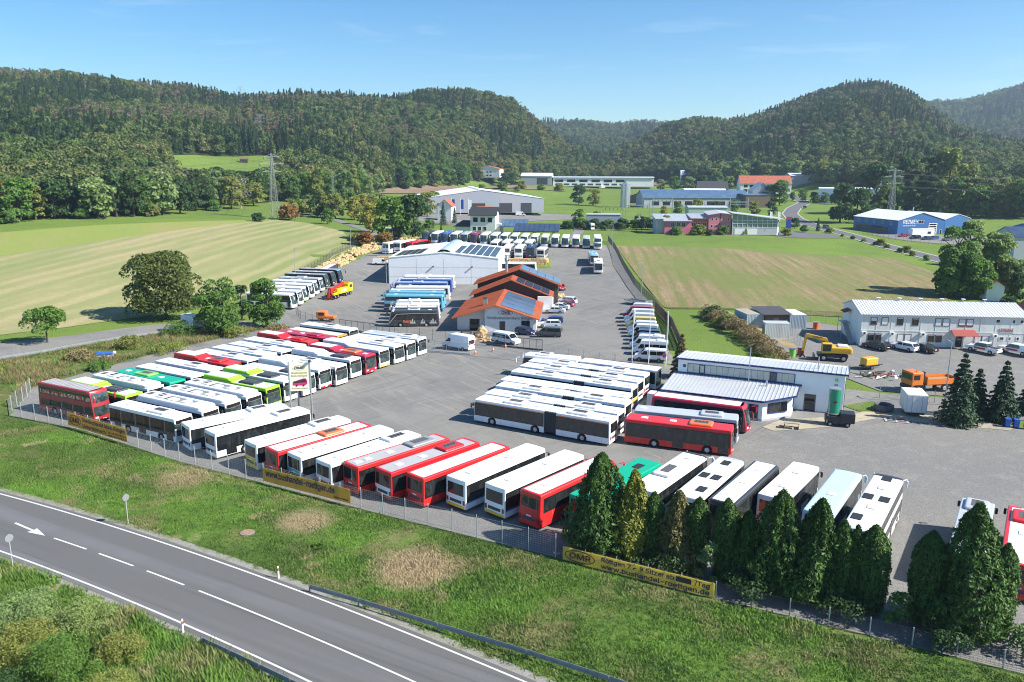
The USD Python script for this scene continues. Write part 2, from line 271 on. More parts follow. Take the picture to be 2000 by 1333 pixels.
mat('stubble', (.235, .165, .095), [(.085, .35, .8, (.13, .135, .055), {'wave': 1.6, 'rot': -.10, 'ds': 2.5, 'amt': .65}), (.55, .47, .66, (.31, .23, .145), {'stretch': (1.0, .05, 1.0), 'rot': -.10, 'amt': .8, 'detail': 3.0}), (.4, .52, .64, (.12, .15, .04), {'stretch': (1.0, .06, 1.0), 'rot': -.10, 'amt': .8, 'detail': 3.0}), (.045, .44, .60, (.13, .165, .045), {'detail': 6.0, 'stretch': (1.0, .45, 1.0), 'rot': .1, 'amt': .85}), (1.1, .46, .66, (.11, .15, .035), {'stretch': (1.6, .3, 1.0), 'rot': -.13, 'amt': .75, 'detail': 5.0}), (5.0, .48, .72, (.29, .225, .14), {'amt': .6})], rough=.95, spec=.1, bump=(4.0, .8, .12))
mat('plowed', (.215, .15, .105), [(.05, .4, .7, (.24, .175, .115)), (.5, .5, .7, (.17, .13, .075), {'amt': .5})], rough=.95, spec=.1)
mat('bare_earth', (.33, .24, .14), [(.5, .45, .65, (.22, .19, .09), {'detail': 6.0}), (4, .5, .7, (.4, .31, .2), {'amt': .6})], rough=.95, spec=.1, bump=(5, .8, .1))
mat('yard_asphalt', (.188, .182, .166), [(.035, .4, .65, (.215, .208, .192), {'detail': 5.0}), (.12, .46, .62, (.155, .153, .147), {'detail': 6.0, 'dist': 1.2, 'amt': .8}), (.30, .53, .62, (.255, .243, .218), {'detail': 4.0, 'dist': 2.6, 'stretch': (1.6, .16, 1.0), 'rot': .62, 'amt': .65}), (.42, .56, .63, (.115, .114, .11), {'detail': 4.0, 'dist': 2.2, 'stretch': (1.8, .14, 1.0), 'rot': -.75, 'amt': .5}), (.02, .5, .6, (.225, .215, .195), {'detail': 3.0, 'amt': .7}), (1.6, .70, .74, (.06, .058, .056), {'detail': 2.0, 'amt': .65}), (14.0, .4, .75, (.125, .125, .12), {'amt': .5, 'detail': 3.0}), (.8, .68, .74, (.09, .088, .085), {'detail': 3.0, 'amt': .5})], rough=.88, spec=.25, bump=(20.0, .45, .03))
mat('gravel', (.205, .196, .178), [(.06, .42, .64, (.175, .172, .165), {'detail': 5.0}), (.5, .5, .68, (.25, .24, .22), {'detail': 6.0, 'amt': .7}), (9.0, .3, .8, (.11, .11, .105), {'voro': 1, 'amt': .55}), (16.0, .5, .75, (.33, .32, .3), {'detail': 3.0, 'amt': .5})], rough=.92, spec=.2, bump=(12.0, .9, .05))
mat('fresh_asphalt', (.115, .115, .118), [(.07, .4, .66, (.14, .139, .14), {'detail': 5.0}), (.5, .5, .7, (.095, .095, .1), {'amt': .6, 'dist': 1.5}), (15, .45, .7, (.08, .08, .083), {'amt': .5})], rough=.85, spec=.3, bump=(20, .4, .02))
mat('road_asphalt', (.118, .115, .110), [(.5, .40, .60, (.155, .154, .156), {'stretch': (.025, 1.0, 1.0), 'rot': -.50, 'detail': 3.0, 'amt': .9}), (1.3, .56, .68, (.082, .083, .088), {'stretch': (.015, 1.0, 1.0), 'rot': -.50, 'detail': 3.0, 'amt': .7}), (.25, .45, .65, (.12, .12, .123), {'amt': .5, 'detail': 6.0}), (22.0, .4, .75, (.06, .06, .064), {'amt': .5})], rough=.8, spec=.35, bump=(30.0, .35, .015))
mat('shoulder_gravel', (.25, .24, .215), [(.8, .45, .62, (.16, .17, .085), {'detail': 6.0}), (6, .45, .7, (.34, .33, .31), {'amt': .7}), (14, .5, .7, (.13, .12, .1), {'amt': .6})], rough=.95, spec=.15, bump=(12, .9, .05))
mat('pale_ground', (.36, .31, .225), [(.3, .45, .65, (.27, .24, .19), {'detail': 6.0}), (1.2, .55, .68, (.17, .15, .12), {'amt': .6, 'dist': 1.5}), (9, .45, .7, (.42, .37, .29), {'amt': .5})], rough=.92, spec=.2, bump=(9, .6, .03))
mat('road_paint', (.62, .61, .57), [(5.0, .5, .75, (.32, .32, .31), {'amt': .7, 'detail': 6.0})], rough=.6)
mat('kerb_concrete', (.42, .41, .38), [(2, .45, .7, (.3, .29, .27), {'amt': .7})], rough=.9)

# one sheet of ground out to the horizon
_az = np.radians(np.unique(np.concatenate([np.linspace(-46, 46, 231), np.linspace(46, 314, 45)])))
_r = np.concatenate([[0.0], np.exp(np.linspace(math.log(8), math.log(420), 270)), np.exp(np.linspace(math.log(425), math.log(3000), 110)), [3500]])
_A, _R = np.meshgrid(_az[:-1], _r, indexing='ij')
_gx, _gy = np.sin(_A) * _R, np.cos(_A) * _R; _gz = T(_gx, _gy)
_na, _nr = _A.shape; _i, _j = np.meshgrid(np.arange(_na), np.arange(_nr - 1), indexing='ij'); _i2 = (_i + 1) % _na
_f = np.stack([_i * _nr + _j, _i * _nr + _j + 1, _i2 * _nr + _j + 1, _i2 * _nr + _j], -1).reshape(-1, 4)
obj('ground', (np.stack([_gx, _gy, _gz], -1).reshape(-1, 3), _f[:, ::-1]), 'meadow', None, True, kind='structure')

# ---- the front road
def road_y(x):
    x = np.asarray(x, float); q = np.clip(x, -62, 12)
    return 60.7 - .55 * (q + 27.5) - .0021 * (q + 27.5) ** 2 + (x - q) * (-.55 - .0042 * (q + 27.5))
_rx = np.linspace(-130, 60, 400); EDGE = np.stack([_rx, road_y(_rx)], 1)
_t = np.gradient(EDGE, axis=0); _t /= np.linalg.norm(_t, axis=1, keepdims=True); _nn = np.stack([_t[:, 1], -_t[:, 0]], 1)   # towards the camera
_sl = np.concatenate([[0], np.cumsum(np.linalg.norm(np.diff(EDGE, axis=0), axis=1))])
def lane(off): return EDGE + _nn * off
def cut(line, s0, s1):
    s = np.concatenate([[s0], _sl[(_sl > s0) & (_sl < s1)], [s1]]); return np.stack([np.interp(s, _sl, line[:, 0]), np.interp(s, _sl, line[:, 1])], 1)
def s_at(x, y): return _sl[np.argmin(np.hypot(EDGE[:, 0] - x, EDGE[:, 1] - y))]
FENCE = [(-64.2, 98.2), (-63.5, 96.1), (-51.4, 90.7), (-35.8, 80.6), (-24.2, 74.3), (-12.8, 68.0), (-5.9, 64.4), (3.6, 59.4), (15.2, 53.2), (23.0, 49.3), (33.5, 43.8), (45, 37.5)]
BANK_POLY = Polygon([(-130, 130), (-95, 117), (-83, 108), *FENCE, (60, 30), (60, 4), (-130, 4)])
sheet('grass_bank', BANK_POLY, 2.0, .02, 'bank_grass')
ROAD = Polygon(ribbon(lane(-.42), lane(7.72)))
sheet('road_shoulder', Polygon(ribbon(lane(-1.1), lane(-.42))).buffer(.02), 1.5, .035, 'shoulder_gravel')
sheet('road_shoulder', Polygon(ribbon(lane(7.72), lane(8.2))).buffer(.02), 1.5, .035, 'shoulder_gravel')
sheet('road', ROAD, 2.0, .06, 'road_asphalt')
def marking(off, w, s0, s1): return drape(Polygon(ribbon(cut(lane(off - w / 2), s0, s1), cut(lane(off + w / 2), s0, s1))), 2.0, .066)
obj('road_marking', marking(0, .15, 0, _sl[-1]), 'road_paint', None, kind='structure'); obj('road_marking', marking(7.27, .15, 0, _sl[-1]), 'road_paint', None, kind='structure')
_s0 = s_at(-41.76, 65.4)
for p, q in [((np.float64(-38.96), np.float64(62.55)), (np.float64(-35.3), np.float64(60.55))), ((np.float64(-33.62), np.float64(59.63)), (np.float64(-30.09), np.float64(57.71))), ((np.float64(-28.52), np.float64(56.83)), (np.float64(-24.87), np.float64(54.88)))]:
    obj('road_marking', marking(3.79, .14, s_at(*p), s_at(*q)), 'road_paint', None, kind='structure')
for k in range(4):
    obj('road_marking', marking(3.79, .14, s_at(-38.96, 62.55) - 13.2 - 6 * k, s_at(-38.96, 62.55) - 9.2 - 6 * k), 'road_paint', None, kind='structure')
obj('road_marking', marking(3.79, .14, s_at(-23.25, 53.93), _sl[-1]), 'road_paint', None, kind='structure')
_a, _b = np.array((np.float64(-43.93), np.float64(65.33))), np.array((np.float64(-39.89), np.float64(62.88))); _d = (_b - _a) / np.linalg.norm(_b - _a); _w = np.array([-_d[1], _d[0]]); _m = _b - _d * 1.9
obj('road_marking', drape([tuple(p) for p in (_a - _w * .1, _m - _w * .1, _m - _w * .42 - _d * .1, _b, _m + _w * .42 - _d * .1, _m + _w * .1, _a + _w * .1)], 2.0, .066), 'road_paint', None, kind='structure')

# ---- yards, tracks and fields
YARD = [(-63.2, 95.9), (-51.4, 90.7), (-35.8, 80.6), (-24.2, 74.3), (-12.8, 68.0), (-5.9, 64.4), (3.6, 59.4), (15.1, 53.1), (23.0, 49.2), (33.5, 43.8), (48, 36), (75, 60), (78, 90), (62, 92.5), (48, 103), (45.5, 101), (21.9, 109.4), (24.5, 115.5), (8, 124.5), (-8.4, 131), (-22, 143), (-37.1, 157.5), (-48.0, 160.1), (-68.2, 108.8)]
ACCESS = [(-90.9, 129.8), (-89.4, 135.7), (-80.2, 143.4), (-71.2, 155.4), (-62.4, 163.3), (-50.1, 167.9), (-39.7, 163.5), (-23.8, 149.7), (-9.1, 136.8), (8.5, 128.3), (26.7, 120.8), (38.7, 114.5), (51.5, 107.6), (69.1, 102.1), (82, 97.1), (80, 91.1), (64.3, 95.5), (46.3, 100.0), (36.2, 106.3), (25.1, 113.4), (8.1, 121.4), (-8.4, 129.2), (-22.2, 141.7), (-37.1, 156.0), (-47.1, 161), (-58.5, 156.4), (-66.7, 147.1), (-74.8, 133.4), (-82.5, 124.6), (-84.1, 121)]
BACK = [(-49.4, 165), (-23.8, 149.7), (-9.1, 136.8), (8.5, 128.3), (17.7, 124.1), (26.1, 122), (27.0, 150), (28.3, 171.7), (29.4, 232), (33, 279), (16, 285), (-30, 300), (-42, 292), (-46.9, 268), (-46.5, 247), (-50.5, 230), (-57, 203.1), (-61.0, 186.6)]
TERR_P = [(-45.5, 247), (-36, 244.5), (-33.5, 248), (-2, 248), (-1, 237.2), (9.8, 237.2), (10.4, 262), (7, 292), (-38, 300)]
sheet('yard', YARD, 3.0, .03, 'yard_asphalt')
sheet('gravel_yard', [(17, 84), (11, 63), (14, 54.2), (23.0, 49.6), (33.5, 44.3), (47, 37), (74, 61), (76, 88), (60, 90), (46, 94.5), (30, 87)], 3.0, .045, 'gravel')
sheet('gravel_strip', [(-62.8, 95.6), *[(x, y + .5) for x, y in FENCE[2:9]], *[(x + 1.3, y + 2.6) for x, y in FENCE[8:1:-1]], (-61, 98.0)], 2.0, .05, 'gravel')
sheet('access_road', ACCESS, 2.5, .06, 'yard_asphalt')
sheet('back_yard', BACK, 2.5, .075, 'yard_asphalt', Polygon(TERR_P).buffer(1.2))
sheet('upper_yard', TERR_P, 2.5, .075, 'yard_asphalt')
sheet('rough_verge', [(-130, 131), (-95, 118), (-83, 109), (-64.5, 99), (-68, 109), (-48.2, 160), (-58.5, 156), (-66.9, 146.5), (-75, 133), (-82.7, 124), (-88, 119)], 2.5, .04, 'rough_grass')
sheet('pale_field', [(-96, 140), (-85.6, 150.0), (-77.0, 163), (-66, 190), (-62.5, 210), (-51.5, 262), (-54, 276), (-66.8, 314.0), (-89.3, 345), (-104.3, 354), (-128, 291.4), (-153, 232.6), (-190, 200), (-190, 150)], 5.0, .08, 'pale_field')
sheet('yellow_field', [(-153, 232.6), (-128, 291.4), (-104.3, 354), (-124.8, 337.1), (-158.2, 309.6), (-181.0, 282.8), (-230, 262), (-230, 200), (-190, 200)], 6.0, .09, 'yellow_field')
sheet('stubble_field', [(35.5, 278), (64.8, 277), (103.9, 263), (124.9, 259), (122.3, 237.2), (115.6, 210.2), (98.1, 177.4), (71.6, 163.7), (54.4, 166.7), (33.0, 170.0)], 4.0, .08, 'stubble')
sheet('earth_track', [(40.5, 166.5), (45.5, 165.5), (49, 150), (49.5, 131), (47.5, 131), (46.5, 150), (43.5, 160)], 2.0, .10, 'bare_earth')
sheet('container_yard', [(50.7, 160.5), (65.0, 150.2), (70, 146), (90, 142), (105, 140), (110, 118), (82, 99.5), (68.0, 103.5), (52, 108.5), (49.7, 117), (44, 127)], 3.0, .085, 'gravel')
sheet('concrete_apron', [(30.5, 92.5), (31.5, 91.0), (38.5, 92.5), (46, 96), (60, 91.5), (62, 93), (49, 102), (47.6, 100.5), (43, 97), (34, 95.5)], 2.0, .07, 'pale_ground')
sheet('lawn', [(43.8, 101.5), (48.8, 103.5), (50.2, 101.2), (48.2, 98.8), (45, 98.9)], 1.5, .085, 'bank_grass')
sheet('plowed_field', [(-112, 598), (-95, 700), (-58, 775), (0, 845), (30, 800), (50, 740), (20, 690), (-25, 690), (-70, 640)], 10.0, .5, 'plowed')
sheet('plowed_field', [(32, 940), (75, 990), (118, 1030), (160, 965), (180, 900), (150, 885), (32, 895)], 12.0, .7, 'plowed')
RRL = [(139.3, 200), (140.5, 240), (141.7, 267.9), (142, 300), (145, 327.1), (149.5, 389.4), (155.7, 431.4), (165.3, 467.8), (181.5, 508.3), (209, 565.6), (222, 613.4), (224, 665)]
RRR = [(133, 196), (133.5, 240.7), (134.6, 270), (135, 300), (138, 330), (141.5, 392), (147.9, 434), (157.8, 470), (174, 511.5), (201.5, 569), (214, 616), (216, 665)]
sheet('valley_road', ribbon(RRL, RRR), 3.0, .12, 'fresh_asphalt')
for a, sg in ((np.array(RRL), .25), (np.array(RRR), -.25)):
    b = a.copy(); b[:, 0] += sg * 2.6; sheet('road_shoulder', ribbon(a, b), 3.0, .13, 'kerb_concrete')
sheet('parking_lot', [(153.5, 345), (154, 322), (160, 309), (174.8, 296), (196, 308), (200, 343)], 4.0, .1, 'yard_asphalt')
sheet('parking_lot', [(113, 345), (134, 345), (134, 322), (112.0, 318), (106, 322)], 4.0, .1, 'fresh_asphalt')
sheet('forecourt', [(-52, 425), (11.8, 466), (38, 460), (37.1, 425), (15.9, 410), (-26, 368), (-44, 380)], 5.0, .12, 'yard_asphalt')
sheet('track', [(20, 296), (24, 296), (31, 345), (33, 385), (29, 385), (26.5, 345)], 3.0, .1, 'yard_asphalt')
sheet('field_track', ribbon([(-120, 425), (-104, 414), (-79, 368), (-56, 320), (-45, 291)], [(-123, 422), (-107.5, 410), (-82.5, 366), (-59, 318), (-48, 290)]), 4.0, .11, 'yard_asphalt')
sheet('gravel_bank', [(33.2, 279), (35.2, 279), (31.4, 205), (30.3, 165), (28.3, 165), (28.6, 180), (29.6, 232)], 3.0, .1, 'gravel')
sheet('rough_verge', [(33, 170.5), (54.4, 167.4), (71, 164), (96, 177.5), (97, 174), (72, 158), (56, 162.5), (46, 167), (34, 168.5)], 2.5, .12, 'rough_grass')

# ---- buildings
mat('white_render', (.72, .72, .70), [(.4, .45, .75, (.60, .59, .56), {'amt': .5, 'detail': 6.0}), (1.2, .55, .75, (.52, .51, .47), {'stretch': (1.0, 1.0, .12), 'amt': .4})], rough=.85, spec=.25)
mat('white_panel', (.76, .77, .78), [(.15, .45, .7, (.68, .69, .71), {'amt': .5}), (1.0, .55, .75, (.55, .55, .54), {'stretch': (1.0, 1.0, .08), 'amt': .35})], rough=.5)
mat('container_white', (.62, .63, .60), [(.8, .5, .7, (.46, .46, .42), {'stretch': (1.0, 1.0, .1), 'amt': .6, 'detail': 5.0})], rough=.6)
mat('white_roof', (.72, .73, .73), [(.12, .45, .7, (.62, .63, .63), {'amt': .6}), (1.5, .5, .75, (.5, .5, .48), {'amt': .35})], rough=.5)
mat('metal_roof', (.52, .54, .56), [(.3, .45, .7, (.44, .46, .48), {'amt': .6, 'detail': 5.0}), (1.2, .6, .72, (.38, .34, .28), {'amt': .35})], rough=.42, metal=.25)
mat('terracotta', (.40, .105, .045), [(1.4, .4, .7, (.46, .15, .075), {'detail': 5.0}), (.18, .45, .7, (.33, .085, .04), {'amt': .6}), (6, .5, .75, (.28, .07, .035), {'amt': .5})], rough=.8, spec=.3)
mat('solar_cell', (.035, .05, .085), [(.25, .4, .7, (.055, .075, .12))], rough=.16, spec=.8)
mat('solar_blue', (.07, .12, .19), [(.25, .4, .7, (.10, .16, .24))], rough=.18, spec=.8)
mat('solar_frame', (.5, .51, .52), rough=.4, metal=.5)
mat('dark_timber', (.045, .035, .028), [(3.0, .4, .7, (.07, .055, .04), {'stretch': (6.0, 6.0, .4)})], rough=.85)
mat('brown_timber', (.16, .11, .075), [(2.0, .4, .7, (.10, .075, .05), {'stretch': (6.0, 6.0, .4)})], rough=.85)
mat('frame_dark', (.045, .045, .05), rough=.5); mat('frame_white', (.72, .72, .71), rough=.45); mat('frame_brown', (.12, .05, .035), rough=.5)
mat('trim_blue', (.02, .035, .13), rough=.45); mat('blue_cladding', (.03, .115, .30), [(.5, .45, .7, (.035, .10, .25), {'amt': .6})], rough=.5)
mat('blind_grey', (.46, .45, .38), [(1.2, .4, .6, (.36, .35, .29), {'amt': .7})], rough=.4); mat('shutter_white', (.66, .67, .67), rough=.6)
mat('grey_cladding', (.30, .335, .38), [(.08, .42, .65, (.36, .335, .36), {'amt': .8}), (1.0, .5, .7, (.26, .29, .33), {'amt': .4})], rough=.55)
mat('grey_render', (.40, .42, .44), [(.4, .45, .7, (.33, .35, .37), {'amt': .5})], rough=.8); mat('dark_slate', (.03, .032, .036), [(2, .4, .7, (.045, .045, .05))], rough=.6)
mat('pink_render', (.55, .17, .22), [(.4, .45, .7, (.48, .15, .19), {'amt': .5})], rough=.8); mat('red_render', (.60, .10, .09), rough=.8)
mat('orange_roof', (.36, .10, .05), [(.5, .4, .7, (.28, .075, .04))], rough=.75); mat('brick_red_roof', (.25, .07, .05), [(.5, .4, .7, (.32, .09, .06))], rough=.8)
mat('sandstone', (.50, .36, .19), [(.9, .4, .7, (.40, .27, .13), {'detail': 5.0}), (3.0, .5, .72, (.62, .49, .30), {'amt': .7}), (0, .15, 1, (.33, .24, .14), {'island': 1, 'amt': .35})], rough=.9, spec=.2, bump=(3.0, .8, .08))
mat('galvanised', (.40, .42, .43), [(2, .4, .7, (.32, .34, .35))], rough=.45, metal=.6); mat('anthracite', (.045, .048, .052), rough=.5); mat('rust_red', (.20, .05, .03), rough=.85)
mat('sky_glass', (.16, .22, .24), rough=.05, spec=.9); mat('concrete', (.40, .39, .36), [(.7, .4, .7, (.31, .30, .28))], rough=.9); mat('steel_silo', (.55, .57, .58), [(1, .4, .7, (.45, .46, .47), {'stretch': (1.0, 1.0, .2)})], rough=.3, metal=.7)
mat('letter_dark', (.05, .05, .06), rough=.6); mat('letter_maroon', (.16, .02, .03), rough=.6); mat('letter_red', (.45, .02, .03), rough=.6); mat('letter_white', (.78, .78, .78), rough=.6); mat('letter_orange', (.65, .14, .03), rough=.6); mat('letter_silver', (.4, .41, .42), rough=.5)
mat('canvas_red', (.28, .06, .05), rough=.85)

def slab(p, t, ribs=0, rib=.05, m=None):
    """A thin roof plane: p = four corners (eave, eave, ridge, ridge), ribs raised along the slope."""
    p = np.asarray(p, float); n = np.cross(p[1] - p[0], p[3] - p[0]); n /= np.linalg.norm(n); n = n if n[2] > 0 else -n
    m = m or MB(); v = np.vstack([p, p - n * t]); m.add(v, [[0, 1, 2, 3], [7, 6, 5, 4], [1, 0, 4, 5], [2, 1, 5, 6], [3, 2, 6, 7], [0, 3, 7, 4]] if np.cross(p[1] - p[0], p[3] - p[0])[2] > 0 else [[3, 2, 1, 0], [4, 5, 6, 7], [5, 4, 0, 1], [6, 5, 1, 2], [7, 6, 2, 3], [4, 7, 3, 0]])
    for k in range(ribs):
        q = (k + .5) / ribs; a = p[0] + (p[1] - p[0]) * q + n * rib * .5; b = p[3] + (p[2] - p[3]) * q + n * rib * .5
        m.bar(a, b, rib * 1.2, rib, up=n)
    return m
def gable(parent, x0, x1, y0, y1, eave, ridge, xr, wall, roof, along='y', over=.5, ribs=0, t=.14, wallname='wall'):
    """A gabled block whose ridge runs along y (xr: where across x) or along x (xr: where across y)."""
    if along == 'y':
        pts = [(x0, 0), (x1, 0), (x1, eave), (xr, ridge), (x0, eave)]; M = np.array([[1, 0, 0, 0], [0, 0, -1, y1], [0, 1, 0, 0], [0, 0, 0, 1.0]]); L = y1 - y0
    else:
        pts = [(y0, 0), (y1, 0), (y1, eave), (xr, ridge), (y0, eave)]; M = np.array([[0, 0, 1, x0], [1, 0, 0, 0], [0, 1, 0, 0], [0, 0, 0, 1.0]]); L = x1 - x0
    obj(wallname, MB().tri(trimesh.creation.extrude_polygon(Polygon(pts), L, engine='earcut'), M), wall, parent)
    dz = lambda a, b: over * (ridge - eave) / abs(b - a)
    if along == 'y':
        A = [(x0 - over, y0 - over, eave - dz(xr, x0) + t), (x0 - over, y1 + over, eave - dz(xr, x0) + t), (xr, y1 + over, ridge + t), (xr, y0 - over, ridge + t)]
        B = [(x1 + over, y0 - over, eave - dz(x1, xr) + t), (x1 + over, y1 + over, eave - dz(x1, xr) + t), (xr, y1 + over, ridge + t), (xr, y0 - over, ridge + t)]
    else:
        A = [(x0 - over, y0 - over, eave - dz(xr, y0) + t), (x1 + over, y0 - over, eave - dz(xr, y0) + t), (x1 + over, xr, ridge + t), (x0 - over, xr, ridge + t)]
        B = [(x0 - over, y1 + over, eave - dz(y1, xr) + t), (x1 + over, y1 + over, eave - dz(y1, xr) + t), (x1 + over, xr, ridge + t), (x0 - over, xr, ridge + t)]
    R = [obj('roof', slab(q, t), roof, parent) for q in (A, B)]
    if ribs:
        for o, q in zip(R, (A, B)):
            q = np.array(q); m = MB()
            for k in range(ribs + 1): f = k / ribs; m.bar(q[0] + (q[1] - q[0]) * f + [0, 0, .02], q[3] + (q[2] - q[3]) * f + [0, 0, .02], .07, .08)
            obj('roof_seams', m, 'metal_roof' if roof != 'metal_roof' else 'seam_grey', o)
    return R, A, B
def win(parent, a0, a1, z0, z1, c, face='-y', frame='frame_white', pane='window_glass', shut=0.0, bars=0, name='window', out=.05):
    """A window (frame > pane, shutter, bars) set on a wall: a0..a1 along it, c where the wall stands."""
    s = -1 if face[0] == '-' else 1; w = .09
    def bx(m, p0, p1, q0, q1, d0, d1):
        e = sorted((c + s * d0, c + s * d1))
        return m.box(*(sorted((p0, p1)) + e if face[1] == 'y' else e + sorted((p0, p1))), q0, q1)
    m = MB(); bx(m, a0, a1, z0 - w * .0, z0 + w, -.05, out); bx(m, a0, a1, z1 - w, z1, -.05, out); bx(m, a0, a0 + w, z0 + w, z1 - w, -.05, out); bx(m, a1 - w, a1, z0 + w, z1 - w, -.05, out)
    o = obj(name, m, frame, parent)
    zs = z0 + w + (z1 - z0 - 2 * w) * (1 - shut); n = bars + 1
    for k in range(n):
        p0, p1 = a0 + w + (a1 - a0 - 2 * w) * k / n, a0 + w + (a1 - a0 - 2 * w) * (k + 1) / n
        if shut < 1: obj('pane', bx(MB(), p0 + .02, p1 - .02, z0 + w, zs, -.05, .012), pane, o)
    for k in range(bars):
        p = a0 + w + (a1 - a0 - 2 * w) * (k + 1) / n; obj('glazing_bar', bx(MB(), p - .03, p + .03, z0 + w, z1 - w, -.05, out * .8), frame, o)
    if shut > 0: obj('shutter', bx(MB(), a0 + w, a1 - w, zs, z1 - w, -.05, out * .7), 'shutter_white', o)
    return o
def solar(parent, p, nx, ny, gap=.06, mt='solar_cell', up=.10):
    """nx by ny panels on the roof plane p (two lower corners, two upper)."""
    p = np.asarray(p, float); n = np.cross(p[1] - p[0], p[3] - p[0]); n /= np.linalg.norm(n); n = n if n[2] > 0 else -n
    P = lambda a, b: p[0] * (1 - a) * (1 - b) + p[1] * a * (1 - b) + p[2] * a * b + p[3] * (1 - a) * b
    ex, ey = gap / max(np.linalg.norm(p[1] - p[0]), .1), gap / max(np.linalg.norm(p[3] - p[0]), .1)
    for i in range(nx):
        for j in range(ny):
            a0, a1, b0, b1 = i / nx + ex, (i + 1) / nx - ex, j / ny + ey, (j + 1) / ny - ey
            obj('solar_panel', slab([P(a0, b0) + n * up, P(a1, b0) + n * up, P(a1, b1) + n * up, P(a0, b1) + n * up], .05), mt, parent)
def lettering(parent, text, h, x, y, z, mt, bold=False, face='-y', name='lettering', width=None, depth=.03):
    """Letters standing on a wall facing -y (or any yaw): x, y, z = lower left."""
    t = text_mesh(text, h, depth, bold); v = t.vertices.copy()
    if width: v[:, 0] *= width / v[:, 0].max()
    R = np.stack([v[:, 0] + x, y - v[:, 2], v[:, 1] + z], 1)
    return obj(name, (R, t.faces), mt, parent)
def oval(parent, x, y, z, rx, rz, w, mt, name='oval'):
    t = np.linspace(0, 2 * np.pi, 41)[:-1]; o = np.stack([np.cos(t) * rx, np.sin(t) * rz], 1); i = np.stack([np.cos(t) * (rx - w), np.sin(t) * (rz - w)], 1)
    tm = trimesh.creation.extrude_polygon(Polygon(o, [i]), .02, engine='earcut'); v = tm.vertices
    return obj(name, (np.stack([v[:, 0] + x, y - v[:, 2], v[:, 1] + z], 1), tm.faces), mt, parent)
def pipe(parent, name, a, b, r, mt, n=8, r1=None): return obj(name, MB().cyl(a, b, r, r1, n), mt, parent, 40)
def tz(x, y): return float(T(x, y))

# the office with three stepped terracotta roofs
of = thing('office_building', 'white gabled office with stepped terracotta roofs, solar panels and lettering on its gable', 'building', (-11.7, 154.2, -1.35), -4.5)
rf, A, B = gable(of, .5, 16.4, 2.6, 24, 3.05, 5.5, 8.45, 'white_render', 'terracotta', over=.0, t=.16)
for r in rf: stage.RemovePrim(r.GetPath())
obj('wall', MB().poly([(6.3, .7), (16.4, .7), (16.4, 2.6), (6.3, 2.6)], 0, 3.0), 'white_render', of)
obj('wall', MB().tri(trimesh.creation.extrude_polygon(Polygon([(6.3, 3.0), (16.4, 3.0), (8.45, 5.4), (6.3, 4.7)]), 1.9, engine='earcut'), np.array([[1, 0, 0, 0], [0, 0, -1, 2.6], [0, 1, 0, 0], [0, 0, 0, 1.0]])), 'white_render', of)
obj('roof', slab([(-.2, -.2, 2.95), (-.2, 20.6, 2.95), (8.45, 20.6, 5.7), (8.45, -.2, 5.7)], .2, 34, .05), 'terracotta', of)
r2 = obj('roof', slab([(17.1, -.2, 2.95), (17.1, 20.6, 2.95), (8.45, 20.6, 5.7), (8.45, -.2, 5.7)], .2, 34, .05), 'terracotta', of)
q = lambda x, y: (x, y, 5.7 - (x - 8.45) * 2.75 / 8.65)
solar(r2, [q(15.7, 1.2), q(15.7, 18.5), q(9.3, 18.5), q(9.3, 1.2)][0:1] + [q(15.7, 18.5), q(9.3, 18.5), q(9.3, 1.2)], 4, 1, .09, 'solar_blue', .12)
for k, (x0, x1, xr, y0, y1, e, r) in enumerate(((.6, 19.2, 9.8, 20.0, 27.4, 4.2, 7.9), (.6, 20.9, 11.2, 27.3, 36, 5.6, 9.3))):
    gable(of, x0 + .9, x1 - .9, y0 + .9, y1, e, r - .35, xr, 'dark_timber' if True else '', 'terracotta', over=0, t=.05, wallname='timber_gable')
    for s, xe in ((-1, x0), (1, x1)):
        o = obj('roof', slab([(xe, y0, e), (xe, y1, e), (xr, y1, r), (xr, y0, r)], .22, 12, .05), 'terracotta', of)
        if s > 0:
            w = lambda t, y: (xr + (xe - xr) * t, y, r + (e - r) * t)
            solar(o, [w(.12, y0 + .5), w(.90, y0 + .5), w(.90, y1 - .8), w(.12, y1 - .8)] if k == 0 else [w(.02, y0 + .4), w(.97, y0 + .4), w(.97, y1 - .6), w(.02, y1 - .6)], 4 if k == 0 else 5, 1, .08, 'solar_cell' if k == 0 else 'solar_blue', .12)
obj('wall', MB().box(15.8, 19.0, 19.5, 36, 0, 4.2), 'white_render', of)
win(of, 9.2, 10.3, 0, 2.3, .7, frame='frame_dark', name='door'); win(of, 13.5, 15.2, 1.0, 2.5, .7, frame='frame_dark', bars=1)
win(of, 3.0, 5.0, 0, 2.3, 2.6, frame='frame_dark', bars=2, name='patio_door')
lettering(of, 'OMR', .62, 9.55, .69, 3.72, 'letter_maroon', True, width=1.75); oval(of, 10.4, .70, 4.02, 1.45, .5, .07, 'letter_maroon')
lettering(of, 'Omnibushandel Mario Röttgen', .52, 6.7, .69, 2.72, 'letter_dark', width=9.0)
obj('gutter', MB().bar((17.15, -.2, 2.85), (17.15, 20.6, 2.85), .14), 'galvanised', of); pipe(of, 'downpipe', (16.5, .5, 0), (16.9, .4, 2.8), .06, 'galvanised')
c = obj('chimney', MB().box(5.5, 6.3, 4.6, 5.4, 4.6, 6.2), 'galvanised', of); obj('cap', MB().box(5.4, 6.4, 4.5, 5.5, 6.2, 6.32), 'anthracite', c)
c = pipe(of, 'flue', (8.2, 28.6, 7.5), (8.2, 28.6, 11.2), .32, 'galvanised', 12); pipe(c, 'cowl', (8.2, 28.6, 11.2), (8.2, 28.6, 12.1), .48, 'steel_silo', 12, .2)
